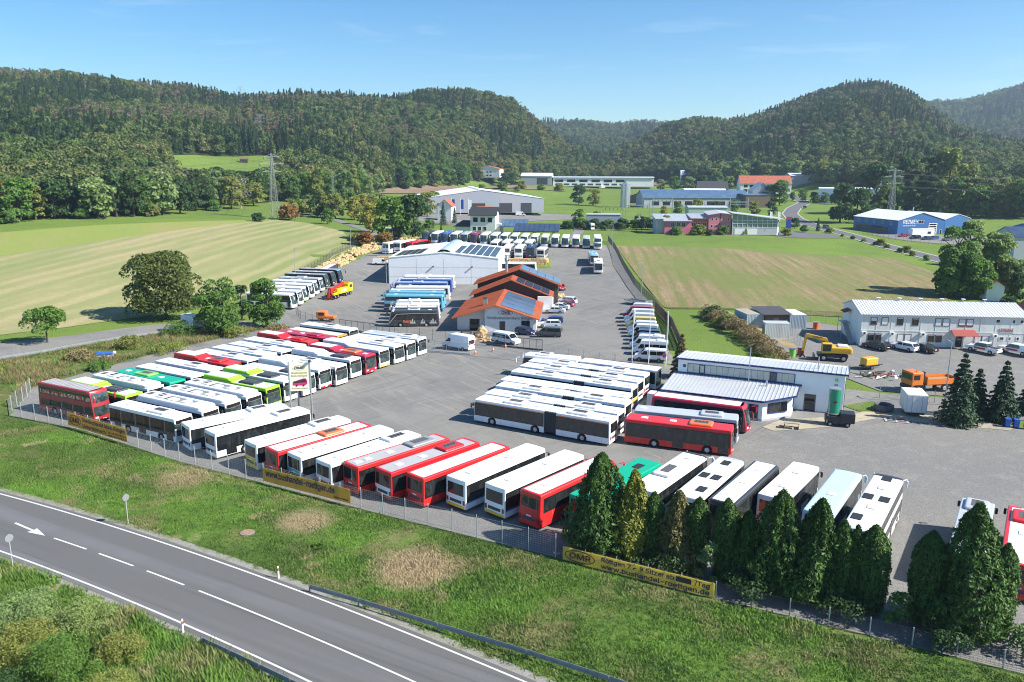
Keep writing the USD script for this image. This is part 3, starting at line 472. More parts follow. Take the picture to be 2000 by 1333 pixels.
# the white hall with a rounded rooflight
ha = thing('white_hall', 'large white panelled hall with solar panels and rounded rooflight along its ridge', 'building', (-33.2, 214, -1.2), -3)
_, A, B = gable(ha, 0, 29.6, 0, 31, 7.7, 9.2, 14.8, 'white_panel', 'white_roof', over=.12, ribs=0, t=.12)
for x in (7.4, 14.8, 22.2): obj('wall_joint', MB().box(x - .03, x + .03, -.012, 0, 0, 7.6), 'galvanised', ha)
for z in (2.6, 5.2): obj('wall_joint', MB().box(0, 29.6, -.010, 0, z - .025, z + .025), 'galvanised', ha)
t = np.linspace(0, np.pi, 9); ring = np.stack([14.8 - 1.9 * np.cos(t), 0 * t, 9.0 + .95 * np.sin(t)], 1); v = np.vstack([ring + (0, 1.0, 0), ring + (0, 30, 0)]); f = [[i, i + 1, i + 10, i + 9] for i in range(8)]
obj('rooflight', (v, f), 'sky_roof' if False else 'pale_blue_paint', ha, 60)
g = lambda x, y: (x, y, 9.35 - abs(x - 14.8) * 1.5 / 14.8)
r = obj('solar_rack', MB().box(18.5, 18.6, 3, 24, 9.0, 9.05), 'solar_frame', ha); solar(r, [g(28.8, 2.0), g(28.8, 26), g(19.4, 26), g(19.4, 2.0)], 4, 5, .12); solar(r, [g(19.2, 2.0), g(19.2, 20), g(17.4, 20), g(17.4, 2)], 3, 1, .12)
r = obj('solar_rack', MB().box(2, 2.1, 3, 14, 8.1, 8.15), 'solar_frame', ha); solar(r, [g(1.2, 2), g(1.2, 15), g(8.6, 15), g(8.6, 2.0)], 2, 4, .12)
for y in np.linspace(2, 27, 7): win(ha, y, y + 1.6, .6, 6.2, 29.6, '+x', 'frame_white', 'window_glass', name='strip_window')
for x in (12.0, 22.5): obj('wall_lamp', MB().box(x - .2, x + .2, -.5, 0, 5.4, 5.6), 'anthracite', ha)
pipe(ha, 'corner_post', (-.1, -.1, 0), (-.1, -.1, 7.8), .1, 'galvanised')
# the workshop with a lower annex
wk = thing('workshop', 'white workshop with ribbed metal roofs, blue trim and a lower annex', 'building', (22.9, 106.4, 0), -24.4)
obj('wall', MB().box(0, 21.3, 0, 5.2, 0, 5.2), 'white_render', wk)
obj('roof', slab([(-.25, -.3, 5.42), (21.6, -.3, 5.42), (21.6, 5.6, 5.15), (-.25, 5.6, 5.15)], .12, 40, .06), 'metal_roof', wk)
obj('fascia', MB().box(-.3, 21.65, -.36, -.3, 5.18, 5.42), 'trim_blue', wk); obj('fascia', MB().box(21.62, 21.68, -.3, 5.6, 5.0, 5.35), 'trim_blue', wk)
obj('roller_door', MB().box(21.3, 21.36, 1.2, 4.2, 0, 4.2), 'frame_dark', wk)
cl = obj('clerestory', MB().box(1.3, 15.3, -.06, 0, 3.42, 4.72), 'trim_blue', wk)
for k in range(18):
    x = 1.38 + k * .768
    if k == 2: win(cl, x, x + .75, 3.5, 4.66, -.06, frame='trim_blue', pane='blind_grey')
    elif k == 14: win(cl, x, x + .9, 3.5, 4.66, -.1, frame='trim_blue', pane='window_glass')
    elif k != 15 or True: obj('pane', MB().box(x + .02, x + .75, -.075, -.05, 3.5, 4.66), 'blind_grey', cl)
an = [(0.0, -7.2), (12.3, -7.2), (15.4, -4.0), (15.4, 0), (0, 0)]
obj('annex_wall', MB().poly(an, 0, 2.72), 'white_render', wk); obj('plinth', MB().poly([(x * 1.0 + (.02 if x > 1 else -.02), y - .02 if y < 0 else y) for x, y in an], 0, .3), 'grey_render', wk)
m = MB(); top = lambda y: 3.28 + y * .07
P5 = [(-.5, -7.75), (12.5, -7.75), (16.0, -4.25), (16.0, 0), (-.5, 0)]; v = np.array([(x, y, top(y)) for x, y in P5] + [(x, y, top(y) - .14) for x, y in P5]); m.add(v, [[0, 1, 2], [0, 2, 3], [0, 3, 4], [7, 6, 5], [8, 7, 5], [9, 8, 5]]); m.add(v, [[1, 0, 5, 6], [2, 1, 6, 7], [3, 2, 7, 8], [4, 3, 8, 9], [0, 4, 9, 5]])
for k in range(34):
    x = -.3 + k * .48; y0 = -7.7 if x < 12.5 else -7.7 + (x - 12.5); m.bar((x, y0, top(y0) + .03), (x, -.1, top(-.1) + .03), .07, .06)
obj('annex_roof', m, 'metal_roof', wk)
for a, b in ((P5[0], P5[1]), (P5[1], P5[2]), (P5[2], P5[3])): obj('fascia', MB().bar((*a, top(a[1]) - .06), (*b, top(b[1]) - .06), .08, .24), 'trim_blue', wk)
obj('fascia', MB().box(-.5, 16.2, -.12, -.01, 3.2, 3.42), 'trim_blue', wk)
for nm, (x0, y0), (x1, y1), zz, bars in (('window', (12.9, -6.6), (14.9, -4.6), (.95, 2.2), 2),):
    a, b = np.array((x0, y0)), np.array((x1, y1)); d = (b - a) / np.linalg.norm(b - a); nrm = np.array((d[1], -d[0])); L = np.linalg.norm(b - a)
    fr = obj('window', MB().bar((*(a + nrm * .03), 1.0), (*(b + nrm * .03), 1.0), .1).bar((*(a + nrm * .03), 2.2), (*(b + nrm * .03), 2.2), .1).bar((*(a + nrm * .03), 1), (*(a + nrm * .03), 2.2), .1).bar((*(b + nrm * .03), 1), (*(b + nrm * .03), 2.2), .1), 'trim_blue', wk)
    for k in range(3): obj('pane', MB().bar((*(a + d * (L * k / 3 + .05) + nrm * .02), 1.6), (*(a + d * (L * (k + 1) / 3 - .05) + nrm * .02), 1.6), .03, 1.12), 'window_glass', fr)
win(wk, 10.6, 11.8, 0, 2.1, -7.2, frame='trim_blue', name='door'); win(wk, 16.6, 18.0, 0, 2.25, 0, frame='trim_blue', name='door'); win(wk, -2.6, -1.2, .9, 2.1, 15.4, '+x', 'trim_blue')
pipe(wk, 'flagstaff', (9.6, -.9, 2.9), (9.6, -.9, 7.9), .06, 'galvanised'); pipe(wk, 'roof_pipe', (17.9, 1.5, 5.3), (17.9, 1.5, 7.0), .07, 'galvanised'); pipe(wk, 'vent_pipe', (12.0, -1.8, 3.1), (12.0, -1.8, 3.9), .14, 'galvanised')
obj('wall_box', MB().box(.7, 1.05, -.08, 0, 4.1, 4.5), 'grille_grey', wk); obj('wall_sign', MB().box(20.1, 20.5, -.04, 0, 4.3, 4.7), 'light_green_paint', wk); obj('wall_box', MB().box(20.1, 20.5, -.06, 0, 3.7, 3.95), 'mid_grey_paint', wk)
# the two-storey container office
co = thing('container_office', 'long two-storey white container office with ribbed white roof and red porch', 'building', (60.6, 135.5, .42), -5.5)
_, A, B = gable(co, 0, 27.0, 0, 10.4, 5.75, 7.25, 5.2, 'container_white', 'white_roof', along='x', over=.35, ribs=62, t=.08)
for k in range(12): obj('wall_joint', MB().box(k * 2.45 - .03, k * 2.45 + .03, -.035, 0, 0, 5.7), 'container_white', co)
obj('wall_joint', MB().box(0, 27, -.045, 0, 2.78, 2.92), 'container_white', co)
px = lambda a: (a - 595) / 1365 * 27.0
for a, b, sh in ((668, 724, .5), (760, 818, 1), (888, 944, .12), (1015, 1072, .12), (1207, 1264, 1), (1270, 1330, 1), (1402, 1462, .85), (1466, 1525, .85)): win(co, px(a), px(b), 3.85, 5.2, -.0, frame='frame_brown', shut=sh)
for a, b in ((1705, 1744), (1842, 1870), (1904, 1938)): win(co, px(a), px(b), 4.6, 5.25, 0)
for a, b, sh in ((655, 712, .1), (716, 772, .1), (904, 962, 1), (966, 1024, 1), (1160, 1217, .08), (1223, 1280, .08), (1548, 1607, 1), (1610, 1670, 1)): win(co, px(a), px(b), 1.0, 2.35, 0, frame='frame_brown', shut=sh)
for a, b in ((1750, 1792), (1822, 1850), (1890, 1918)): win(co, px(a), px(b), 1.6, 2.25, 0)
for a in (598, 832, 1090, 1688):
    o = obj('air_conditioner', MB().add(*rbox(px(a), px(a) + .78, -.42, -.05, 2.15, 2.7, .04)), 'frame_white', co); obj('fan', MB().cyl((px(a) + .45, -.42, 2.42), (px(a) + .45, -.45, 2.42), .2, n=12), 'grille_grey', o)
po = obj('porch_roof', slab([(px(1350) - .2, -1.9, 2.55), (px(1552), -1.9, 2.55), (px(1540), -.02, 3.3), (px(1350), -.02, 3.3)], .06), 'canvas_red', co)
for x in (px(1358), px(1545)): obj('strut', MB().bar((x, -1.8, 2.5), (x, -.02, 1.5), .07), 'frame_white', po)
win(co, px(1395), px(1450), 0, 2.2, 0, frame='frame_dark', name='door')
sg = obj('sign_board', MB().box(px(1748), px(1868), -.09, -.05, 2.98, 3.78), 'plate_white', co); lettering(sg, 'STRABAG', .42, px(1752), -.09, 3.18, 'letter_red', True, width=2.1); obj('rule', MB().box(px(1752), px(1864), -.1, -.09, 3.08, 3.12), 'letter_dark', sg); obj('rule', MB().box(px(1752), px(1864), -.1, -.09, 3.66, 3.70), 'letter_dark', sg)
for k in range(6): o = obj('roof_vent', MB().cyl((4.2 + k * 3.6, 5.2, 7.2), (4.2 + k * 3.6, 5.2, 7.75), .14, n=8), 'galvanised', co); obj('cap', MB().cyl((4.2 + k * 3.6, 5.2, 7.75), (4.2 + k * 3.6, 5.2, 7.83), .36, n=10), 'white_roof', o)
st = obj('stair', MB().bar((-.9, 1.4, 0.1), (-.9, 6.0, 3.0), .9, .12), 'galvanised', co)
for k in range(9): obj('tread', MB().box(-1.35, -.45, 1.5 + k * .5, 1.75 + k * .5, .28 + k * .31, .33 + k * .31), 'galvanised', st)
obj('landing', MB().box(-1.5, 0, 6.0, 8.2, 2.95, 3.05), 'galvanised', co); obj('awning', slab([(-1.3, 5.6, 4.9), (-1.3, 8.2, 4.9), (0, 8.2, 5.4), (0, 5.6, 5.4)], .06), 'canvas_red', co)
for y in (6.0, 8.2): pipe(co, 'post', (-1.45, y, 0), (-1.45, y, 4.0), .05, 'galvanised')

# a plain block with its own look, used for buildings far down the valley
def block(name, label, x, y, yaw, L, W, eave, ridge, wall, roof, along='x', windows=(), over=.4, ribs=0, cat='building', door=None):
    b = thing(name, label, cat, (x, y, tz(x, y) - .3), yaw)
    gable(b, 0, L, 0, W, eave + .3, ridge + .3, W / 2 if along == 'x' else L / 2, wall, roof, along=along, over=over, ribs=ribs)
    for n, a0, a1, z0, z1, fr, pn in windows:
        for k in range(n): w = (a1 - a0) / n; win(b, a0 + w * (k + .15), a0 + w * (k + .85), z0 + .3, z1 + .3, 0, frame=fr, pane=pn)
    if door: win(b, *door[:2], .3, door[2] + .3, 0, frame='frame_dark', pane=door[3] if len(door) > 3 else 'grille_grey', name='door')
    return b
# villa, garage and carport behind the upper yard
vi = block('villa', 'cream three-storey villa with dark hipped roof behind the upper yard', -17.0, 324.5, -9, 10.2, 9, 7.6, 10.4, 'white_render', 'dark_slate', 'x', [(3, .6, 7.0, 1.2, 2.9, 'frame_white', 'window_glass'), (3, .6, 9.6, 4.6, 6.6, 'frame_white', 'window_glass')], over=.7)
obj('annex_wall', MB().box(-6.5, 0, 1, 7, 0, 3.2), 'white_render', vi); obj('annex_roof', slab([(-7.2, .2, 3.1), (0, .2, 3.1), (0, 4, 5.4), (-4, 4, 5.4)], .15), 'dark_slate', vi); obj('annex_roof', slab([(-7.2, 7.8, 3.1), (0, 7.8, 3.1), (0, 4, 5.4), (-4, 4, 5.4)], .15), 'dark_slate', vi)
obj('balcony_wall', MB().box(10.2, 12.4, 1, 6, 0, 4.4), 'white_render', vi)
cp = thing('carport', 'timber carport with sloping roof of dark solar panels behind the coaches', 'carport', (.2, 297.5, tz(6, 300)), -6)
for x in (.8, 7.6, 14.8): obj('post', MB().box(x - .15, x + .15, .6, .9, 0, 2.9), 'brown_timber', cp); obj('post', MB().box(x - .15, x + .15, 8.1, 8.4, 0, 4.6), 'brown_timber', cp); obj('brace', MB().bar((x, .75, 1.9), (x + 1.1, .75, 2.8), .14), 'brown_timber', cp)
rr = obj('roof_frame', slab([(0, 0, 2.9), (17.0, 0, 2.9), (17.0, 9.6, 5.2), (0, 9.6, 5.2)], .18), 'dark_timber', cp); solar(rr, [(0, 0, 2.9), (17, 0, 2.9), (17, 9.6, 5.2), (0, 9.6, 5.2)], 9, 1, .06, 'solar_cell', .1)
c2 = thing('carport', 'second carport with pale solar roof beside the villa', 'carport', (-5.2, 322, tz(0, 322)), -6); 
for x in (.5, 9.5): obj('post', MB().box(x - .15, x + .15, .5, .8, 0, 3.2), 'brown_timber', c2); obj('post', MB().box(x - .15, x + .15, 7.5, 7.8, 0, 5), 'brown_timber', c2)
solar(obj('roof_frame', slab([(0, 0, 3.2), (11, 0, 3.2), (11, 9, 5.6), (0, 9, 5.6)], .15), 'dark_timber', c2), [(0, 0, 3.2), (11, 0, 3.2), (11, 9, 5.6), (0, 9, 5.6)], 6, 1, .06, 'solar_blue', .1)
# the grey warehouse
wh = block('warehouse', 'wide grey warehouse with white roof and open loading bays', -51.5, 438, 9.5, 70, 62, 7.3, 12.0, 'grey_cladding', 'white_roof', 'y', over=.2)
for x0, x1 in ((10.5, 17), (28, 37), (45, 52), (57, 63)): obj('bay_door', MB().box(x0, x1, -.12, 0, .3, 5.2), 'frame_dark', wh)
for k in range(7): obj('rooflight', MB().box(12 + k * 7.5 - .9, 12 + k * 7.5 + .9, 8, 52, 9.6 + (5 - abs(k - 3)) * .55, 10.1 + (5 - abs(k - 3)) * .55) if False else MB().add(*rbox(33.5, 36.5, 5 + k * 8, 10 + k * 8, 11.9, 12.9, .4)), 'white_roof', wh)
for y0, y1 in ((20, 36), (40, 54)): win(wh, y0, y1, 4.2, 5.6, 70, '+x', 'frame_white', 'sky_glass', bars=4)
# down the valley
block('pink_building_wing', 'x', 0, -900, 0, 1, 1, 1, 2, 'pink_render', 'metal_roof') if False else None
pk = thing('showroom', 'pink and glass showroom with angled metal roofs beside the meadow', 'building', (62.0, 327, 3.4), -2)
obj('wall', MB().box(0, 10.5, 0, 12, 0, 5.6), 'pink_render', pk); obj('roof', slab([(-.6, -.8, 5.5), (11, -.8, 5.5), (11, 12, 7.6), (-.6, 12, 7.6)], .2, 22, .06), 'metal_roof', pk)
obj('wall', MB().box(-3.2, 0, 1.5, 12, 0, 5.8), 'grey_render', pk); obj('roof', slab([(-3.8, .8, 6.2), (0, .8, 6.2), (0, 12, 7.6), (-3.8, 12, 7.6)], .2, 8, .06), 'metal_roof', pk)
obj('wall', MB().box(10.5, 17.6, .8, 12, 0, 6.6), 'red_render', pk); obj('roof', slab([(10.5, 0, 6.6), (18, 0, 6.6), (18, 12, 7.8), (10.5, 12, 7.8)], .2, 14, .06), 'metal_roof', pk)
for s, x0 in ((0, 17.6), (1, 22.3)):
    obj('tower_wall', MB().tri(trimesh.creation.extrude_polygon(Polygon([(x0, 0), (x0 + 4.4, 0), (x0 + 4.4, 8.0 if s else 8.6), (x0, 8.0 if not s else 8.6)]), 11, engine='earcut'), np.array([[1, 0, 0, 0], [0, 0, -1, 11.0 - .6], [0, 1, 0, 0], [0, 0, 0, 1.0]])), 'pink_render', pk)
    for k in range(2):
        for zz in (2.9, 5.7): win(pk, x0 + .9 + k * 1.8, x0 + 1.8 + k * 1.8, zz, zz + 1.1, -.6)
obj('roof', slab([(17.2, -1.2, 8.1), (22.2, -1.2, 8.9), (22.2, 10, 9.5), (17.2, 10, 8.7)], .2), 'metal_roof', pk); obj('roof', slab([(27.2, -1.2, 8.3), (22.2, -1.2, 8.9), (22.2, 10, 9.5), (27.2, 10, 8.9)], .2), 'metal_roof', pk)
gl = obj('glass_hall', MB().poly([(27, -1.4), (45, -1.4), (47, 3), (43, 9), (27, 9)], 0, 3.0), 'grey_render', pk); obj('glazing', MB().poly([(27, -1.3), (44.9, -1.3), (46.8, 3), (43, 8.9), (27, 8.9)], 3.0, 6.0), 'sky_glass', pk)
obj('upper_glazing', MB().tri(trimesh.creation.extrude_polygon(Polygon([(27, 6), (44.9, 6), (44.9, 6.4), (27, 8.6)]), .2, engine='earcut'), np.array([[1, 0, 0, 0], [0, 0, -1, -1.1], [0, 1, 0, 0], [0, 0, 0, 1.0]])), 'sky_glass', pk)
obj('roof', slab([(26.6, -2.4, 8.9), (47.6, -2.4, 6.5), (47.6, 9.5, 6.7), (26.6, 9.5, 9.1)], .2, 0), 'metal_roof', pk)
for k in range(10): obj('mullion', MB().box(27 + k * 2.0 - .06, 27 + k * 2.0 + .06, -1.45, -1.3, 3.0, 6.0 + (2.4 - k * .24)), 'frame_white', pk)
for z in (3.0, 4.6, 6.0): obj('transom', MB().box(27, 45, -1.46, -1.3, z - .07, z + .07), 'frame_white', pk)
for x in (28, 33): obj('garage_door', MB().box(x, x + 4, -1.5, -1.4, .2, 2.6), 'frame_white', pk)
for x0, n in ((2.5, 3), (11, 3)):
    for k in range(n): win(pk, x0 + k * 2.2, x0 + k * 2.2 + 1.6, 3.1, 4.9, 0 if x0 < 9 else .8, bars=1)
# blue metalworks: two blue halls at an angle
bl = thing('metalworks', 'bright blue metalworks hall with white roof and white lettering', 'building', (165.6, 345, 1.7), 13)
obj('wall', MB().tri(trimesh.creation.extrude_polygon(Polygon([(0, 0), (23.5, 0), (23.5, 6.4), (12, 9.6), (0, 6.4)]), 30, engine='earcut'), np.array([[1, 0, 0, 0], [0, 0, -1, 30.0], [0, 1, 0, 0], [0, 0, 0, 1.0]])), 'blue_cladding', bl)
obj('roof', slab([(-.3, -.3, 6.5), (-.3, 30.3, 6.5), (12, 30.3, 9.75), (12, -.3, 9.75)], .15), 'white_roof', bl); obj('roof', slab([(23.8, -.3, 6.5), (23.8, 30.3, 6.5), (12, 30.3, 9.75), (12, -.3, 9.75)], .15), 'white_roof', bl)
lettering(bl, 'REIMEY', 1.7, 2.4, -.02, 4.9, 'letter_white', width=7.6); lettering(bl, 'Metalltechnik GmbH', .55, 2.4, -.02, 3.9, 'letter_white', width=6.4)
win(bl, 10.2, 12.8, 4.9, 6.4, 0, bars=1); obj('sectional_door', MB().box(15.4, 19.6, -.1, 0, 0, 5.0), 'frame_white', bl)
for k in range(5): obj('door_light', MB().box(15.7, 19.3, -.14, -.1, .5 + k * .92, 1.05 + k * .92), 'window_glass', bl)
win(bl, 21.2, 22.3, 0, 2.2, 0, name='door')
for k in range(5): win(bl, 4 + k * 5.5, 5 + k * 5.5, 4.3, 5.7, 0, '-x', 'frame_white')
obj('window_strip', MB().box(-.08, 0, 6, 28, 1.2, 3.2), 'window_glass', bl); pipe(bl, 'roof_flue', (20, 16, 8), (20, 16, 11), .25, 'galvanised')
block('metalworks', 'second blue hall with white roof behind the cypress-side lot', 189.5, 352, 24, 16, 26, 6.2, 8.2, 'blue_cladding', 'white_roof', 'y', over=.2)
block('low_hall', 'low blue-white hall with long white roof at the frame edge', 207, 318, -4, 34, 16, 4.6, 6.4, 'blue_cladding', 'white_roof', 'x', over=.3)
block('solar_shed', 'grey shed with blue solar roof beyond the poplar clump', 158.5, 252, -6, 24, 14, 8.0, 10.6, 'grey_render', 'solar_cell', 'x', over=.3)
block('lot_container', 'white office container before the blue metalworks', 167.5, 335.5, 8, 10.0, 3, 3.0, 3.15, 'white_panel', 'white_roof', 'x', [(1, 6.5, 8.8, 1, 2.2, 'frame_white', 'window_glass')], over=.05, cat='container')
# farther
block('factory', 'long low factory with grey and white bands below the plowed field', 9, 848, -6, 32, 26, 9, 12, 'grey_cladding', 'white_roof', 'x', over=.5, windows=[(1, 14, 30, .5, 7, 'frame_dark', 'frame_dark')])
block('factory', 'long factory wing with ribbon windows right of the loading hall', 42, 846, -4, 104, 24, 8.5, 9.5, 'white_panel', 'metal_roof', 'x', over=1.0, windows=[(6, 0, 76, 3.8, 6.6, 'frame_white', 'window_glass'), (9, 2, 76, .6, 2.6, 'frame_white', 'frame_dark')])
block('bus_depot', 'white depot house with orange roof among dark trees', -41, 862, -12, 28, 18, 8.5, 12, 'white_render', 'orange_roof', 'y', [(2, 13, 20, 1.2, 3, 'frame_white', 'window_glass'), (2, 13, 20, 4.8, 6.4, 'frame_white', 'window_glass')], door=(4, 10, 5))
block('solar_hall', 'long hall with two bands of blue solar panels', 86, 528, 2, 70, 28, 6.5, 11, 'grey_render', 'solar_blue', 'x', [(8, 4, 62, 1.5, 4.5, 'frame_white', 'window_glass')], over=.6)
block('solar_hall', 'dark-gated end hall beside the solar-roofed one', 150, 520, 2, 16, 22, 8, 8.6, 'brown_timber', 'solar_blue', 'x', over=.3)
block('timber_shed', 'brown timber shed with pale metal roof beside the silo', 83, 576, -18, 22, 16, 5, 8.5, 'brown_timber', 'white_roof', 'y', over=.6)
block('green_hall', 'small pale green hall with flat grey roof near the substation', 87, 398, -3, 19, 11, 7.6, 8.2, 'green_render' if False else 'pale_green', 'metal_roof', 'x', over=.3) if mat('pale_green', (.36, .43, .38), rough=.7) else None
block('grey_cube', 'flat-roofed blue-grey box building behind the hedge', 33.6, 363, -4, 15, 9, 6.0, 6.1, 'grey_cladding', 'metal_roof', 'x', over=.2)
block('gabled_house', 'grey rendered house with asymmetric gable and small windows', 160, 540, -8, 13, 20, 10, 15, 'grey_render', 'metal_roof', 'y', [(3, 5, 11, 6, 7.6, 'frame_white', 'window_glass')], over=.3)
block('red_roofed_building', 'three-storey white building with red mansard roof', 184, 655, -6, 40, 18, 8, 14, 'white_render', 'orange_roof', 'x', [(8, 2, 38, 1.2, 3.6, 'frame_white', 'window_glass'), (8, 2, 38, 4.8, 7.0, 'frame_white', 'window_glass')], over=.5)
block('long_white_hall', 'long white hall with slit windows beyond the bend in the road', 214, 566, -20, 62, 24, 10, 10.6, 'white_panel', 'white_roof', 'x', [(11, 1, 60, 1.5, 5.5, 'frame_dark', 'window_glass')], over=.2)
block('long_white_hall', 'pale low hall behind the slit-windowed one', 236, 690, -6, 75, 22, 9, 11, 'grey_render', 'white_roof', 'x', over=.4)
block('white_house', 'lone white house with grey roof at the forest foot', 183, 884, -6, 18, 12, 8, 13, 'white_render', 'metal_roof', 'x', [(3, 1, 15, 1.2, 3, 'frame_white', 'window_glass'), (3, 1, 15, 5, 6.8, 'frame_white', 'window_glass')])
block('slate_house', 'dark-roofed low house between the road and the solar hall', 150, 655, -4, 24, 14, 4, 10, 'grey_render', 'dark_slate', 'x')
block('tower_house', 'small white house with orange roof beside the conifers', -36.5, 392, -10, 7, 8, 7, 10, 'white_render', 'orange_roof', 'y', [(1, 1, 3, 3, 5, 'frame_white', 'window_glass')])
block('field_barn', 'small dark timber barn standing on the hillside pasture', -217, 650, 10, 5.5, 4, 2.6, 3.8, 'dark_timber', 'brown_timber', 'x')
block('hut', 'tiny white hut with red-brown roof under the tree clump', 108, 179.5, -12, 3.6, 4, 3.4, 4.6, 'white_render', 'brick_red_roof', 'y', over=.3)
block('timber_pavilion', 'red-roofed timber shelter behind the container office', 90.5, 137, -5, 9, 8, 3.6, 7.4, 'brown_timber', 'brick_red_roof', 'y', over=.4)
for nm, x, y, yw, L, W, e, r, wl, rf, lab in (('storage_hall', 128, 600, -4, 30, 16, 6, 8, 'white_panel', 'white_roof', 'white flat-gabled hall behind the solar-roofed hall'), ('small_house', 214, 735, -15, 14, 10, 6, 10, 'white_render', 'brick_red_roof', 'small white house with brown-red roof in the tree belt'), ('small_house', 236, 760, 8, 13, 10, 6, 10, 'white_render', 'orange_roof', 'small white house with orange roof among the belt trees'), ('small_house', 196, 800, -8, 12, 9, 5, 9, 'grey_render', 'dark_slate', 'small grey house with slate roof in the tree belt'), ('storage_hall', 258, 575, -18, 40, 20, 7, 9, 'white_panel', 'metal_roof', 'white storage hall among trees behind the blue halls'), ('small_hut', -70, 402, 20, 5, 4, 2.6, 3.6, 'brown_timber', 'metal_roof', 'timber garden hut in the trees by the field track'), ('small_hut', -48.5, 300, -12, 7, 3.5, 2.8, 3.2, 'dark_timber', 'grey_roof', 'dark garden shed with pale roof behind the coach row end')): block(nm, lab, x, y, yw, L, W, e, r, wl, rf, 'x', [(3, 1, L - 1, 1.0, 2.4, 'frame_white', 'window_glass')], over=.4)
si = thing('silo', 'tall silver steel silo beside the timber shed', 'silo', (74.5, 534, tz(74, 534)), 0)
obj('shell', MB().cyl((0, 0, 0), (0, 0, 15), 3.2, n=20), 'steel_silo', si, 40); obj('cone', MB().cyl((0, 0, 15), (0, 0, 16.4), 3.2, .6, 20), 'steel_silo', si, 40); obj('ladder', MB().box(-.3, .3, -3.4, -3.2, 0, 16), 'galvanised', si); obj('railing', MB().cyl((0, 0, 16.2), (0, 0, 17), 1.2, n=12), 'galvanised', si)

# ---- buses
def wheel(parent, x, y, r=.48, w=.3, rim='rim_metal', double=False):
    s = 1 if y > 0 else -1; y0 = y - s * w
    t = np.linspace(0, 2 * np.pi, 17)[:-1]; prof = [(r * .56, 0), (r * .93, .0), (r, .07), (r, w - .07), (r * .93, w), (r * .56, w)]
    V = np.vstack([np.stack([x + q * np.cos(t), np.full(16, y - s * d), r + q * np.sin(t)], 1) for q, d in prof]); F = []
    for k in range(5):
        i = np.arange(16); j = (i + 1) % 16; F.append(np.stack([i + 16 * k, j + 16 * k, j + 16 * k + 16, i + 16 * k + 16], 1))
    F = np.vstack(F); F = F if s < 0 else F[:, ::-1]
    o = obj('wheel', (V, F), 'rubber', parent, 40)
    m = MB(); m.cyl((x, y - s * .20, r), (x, y - s * .03, r), r * .57, n=14); m.cyl((x, y - s * .03, r), (x, y + s * .015, r), r * .30, r * .24, 10)
    obj('rim', m.out(), rim, o)

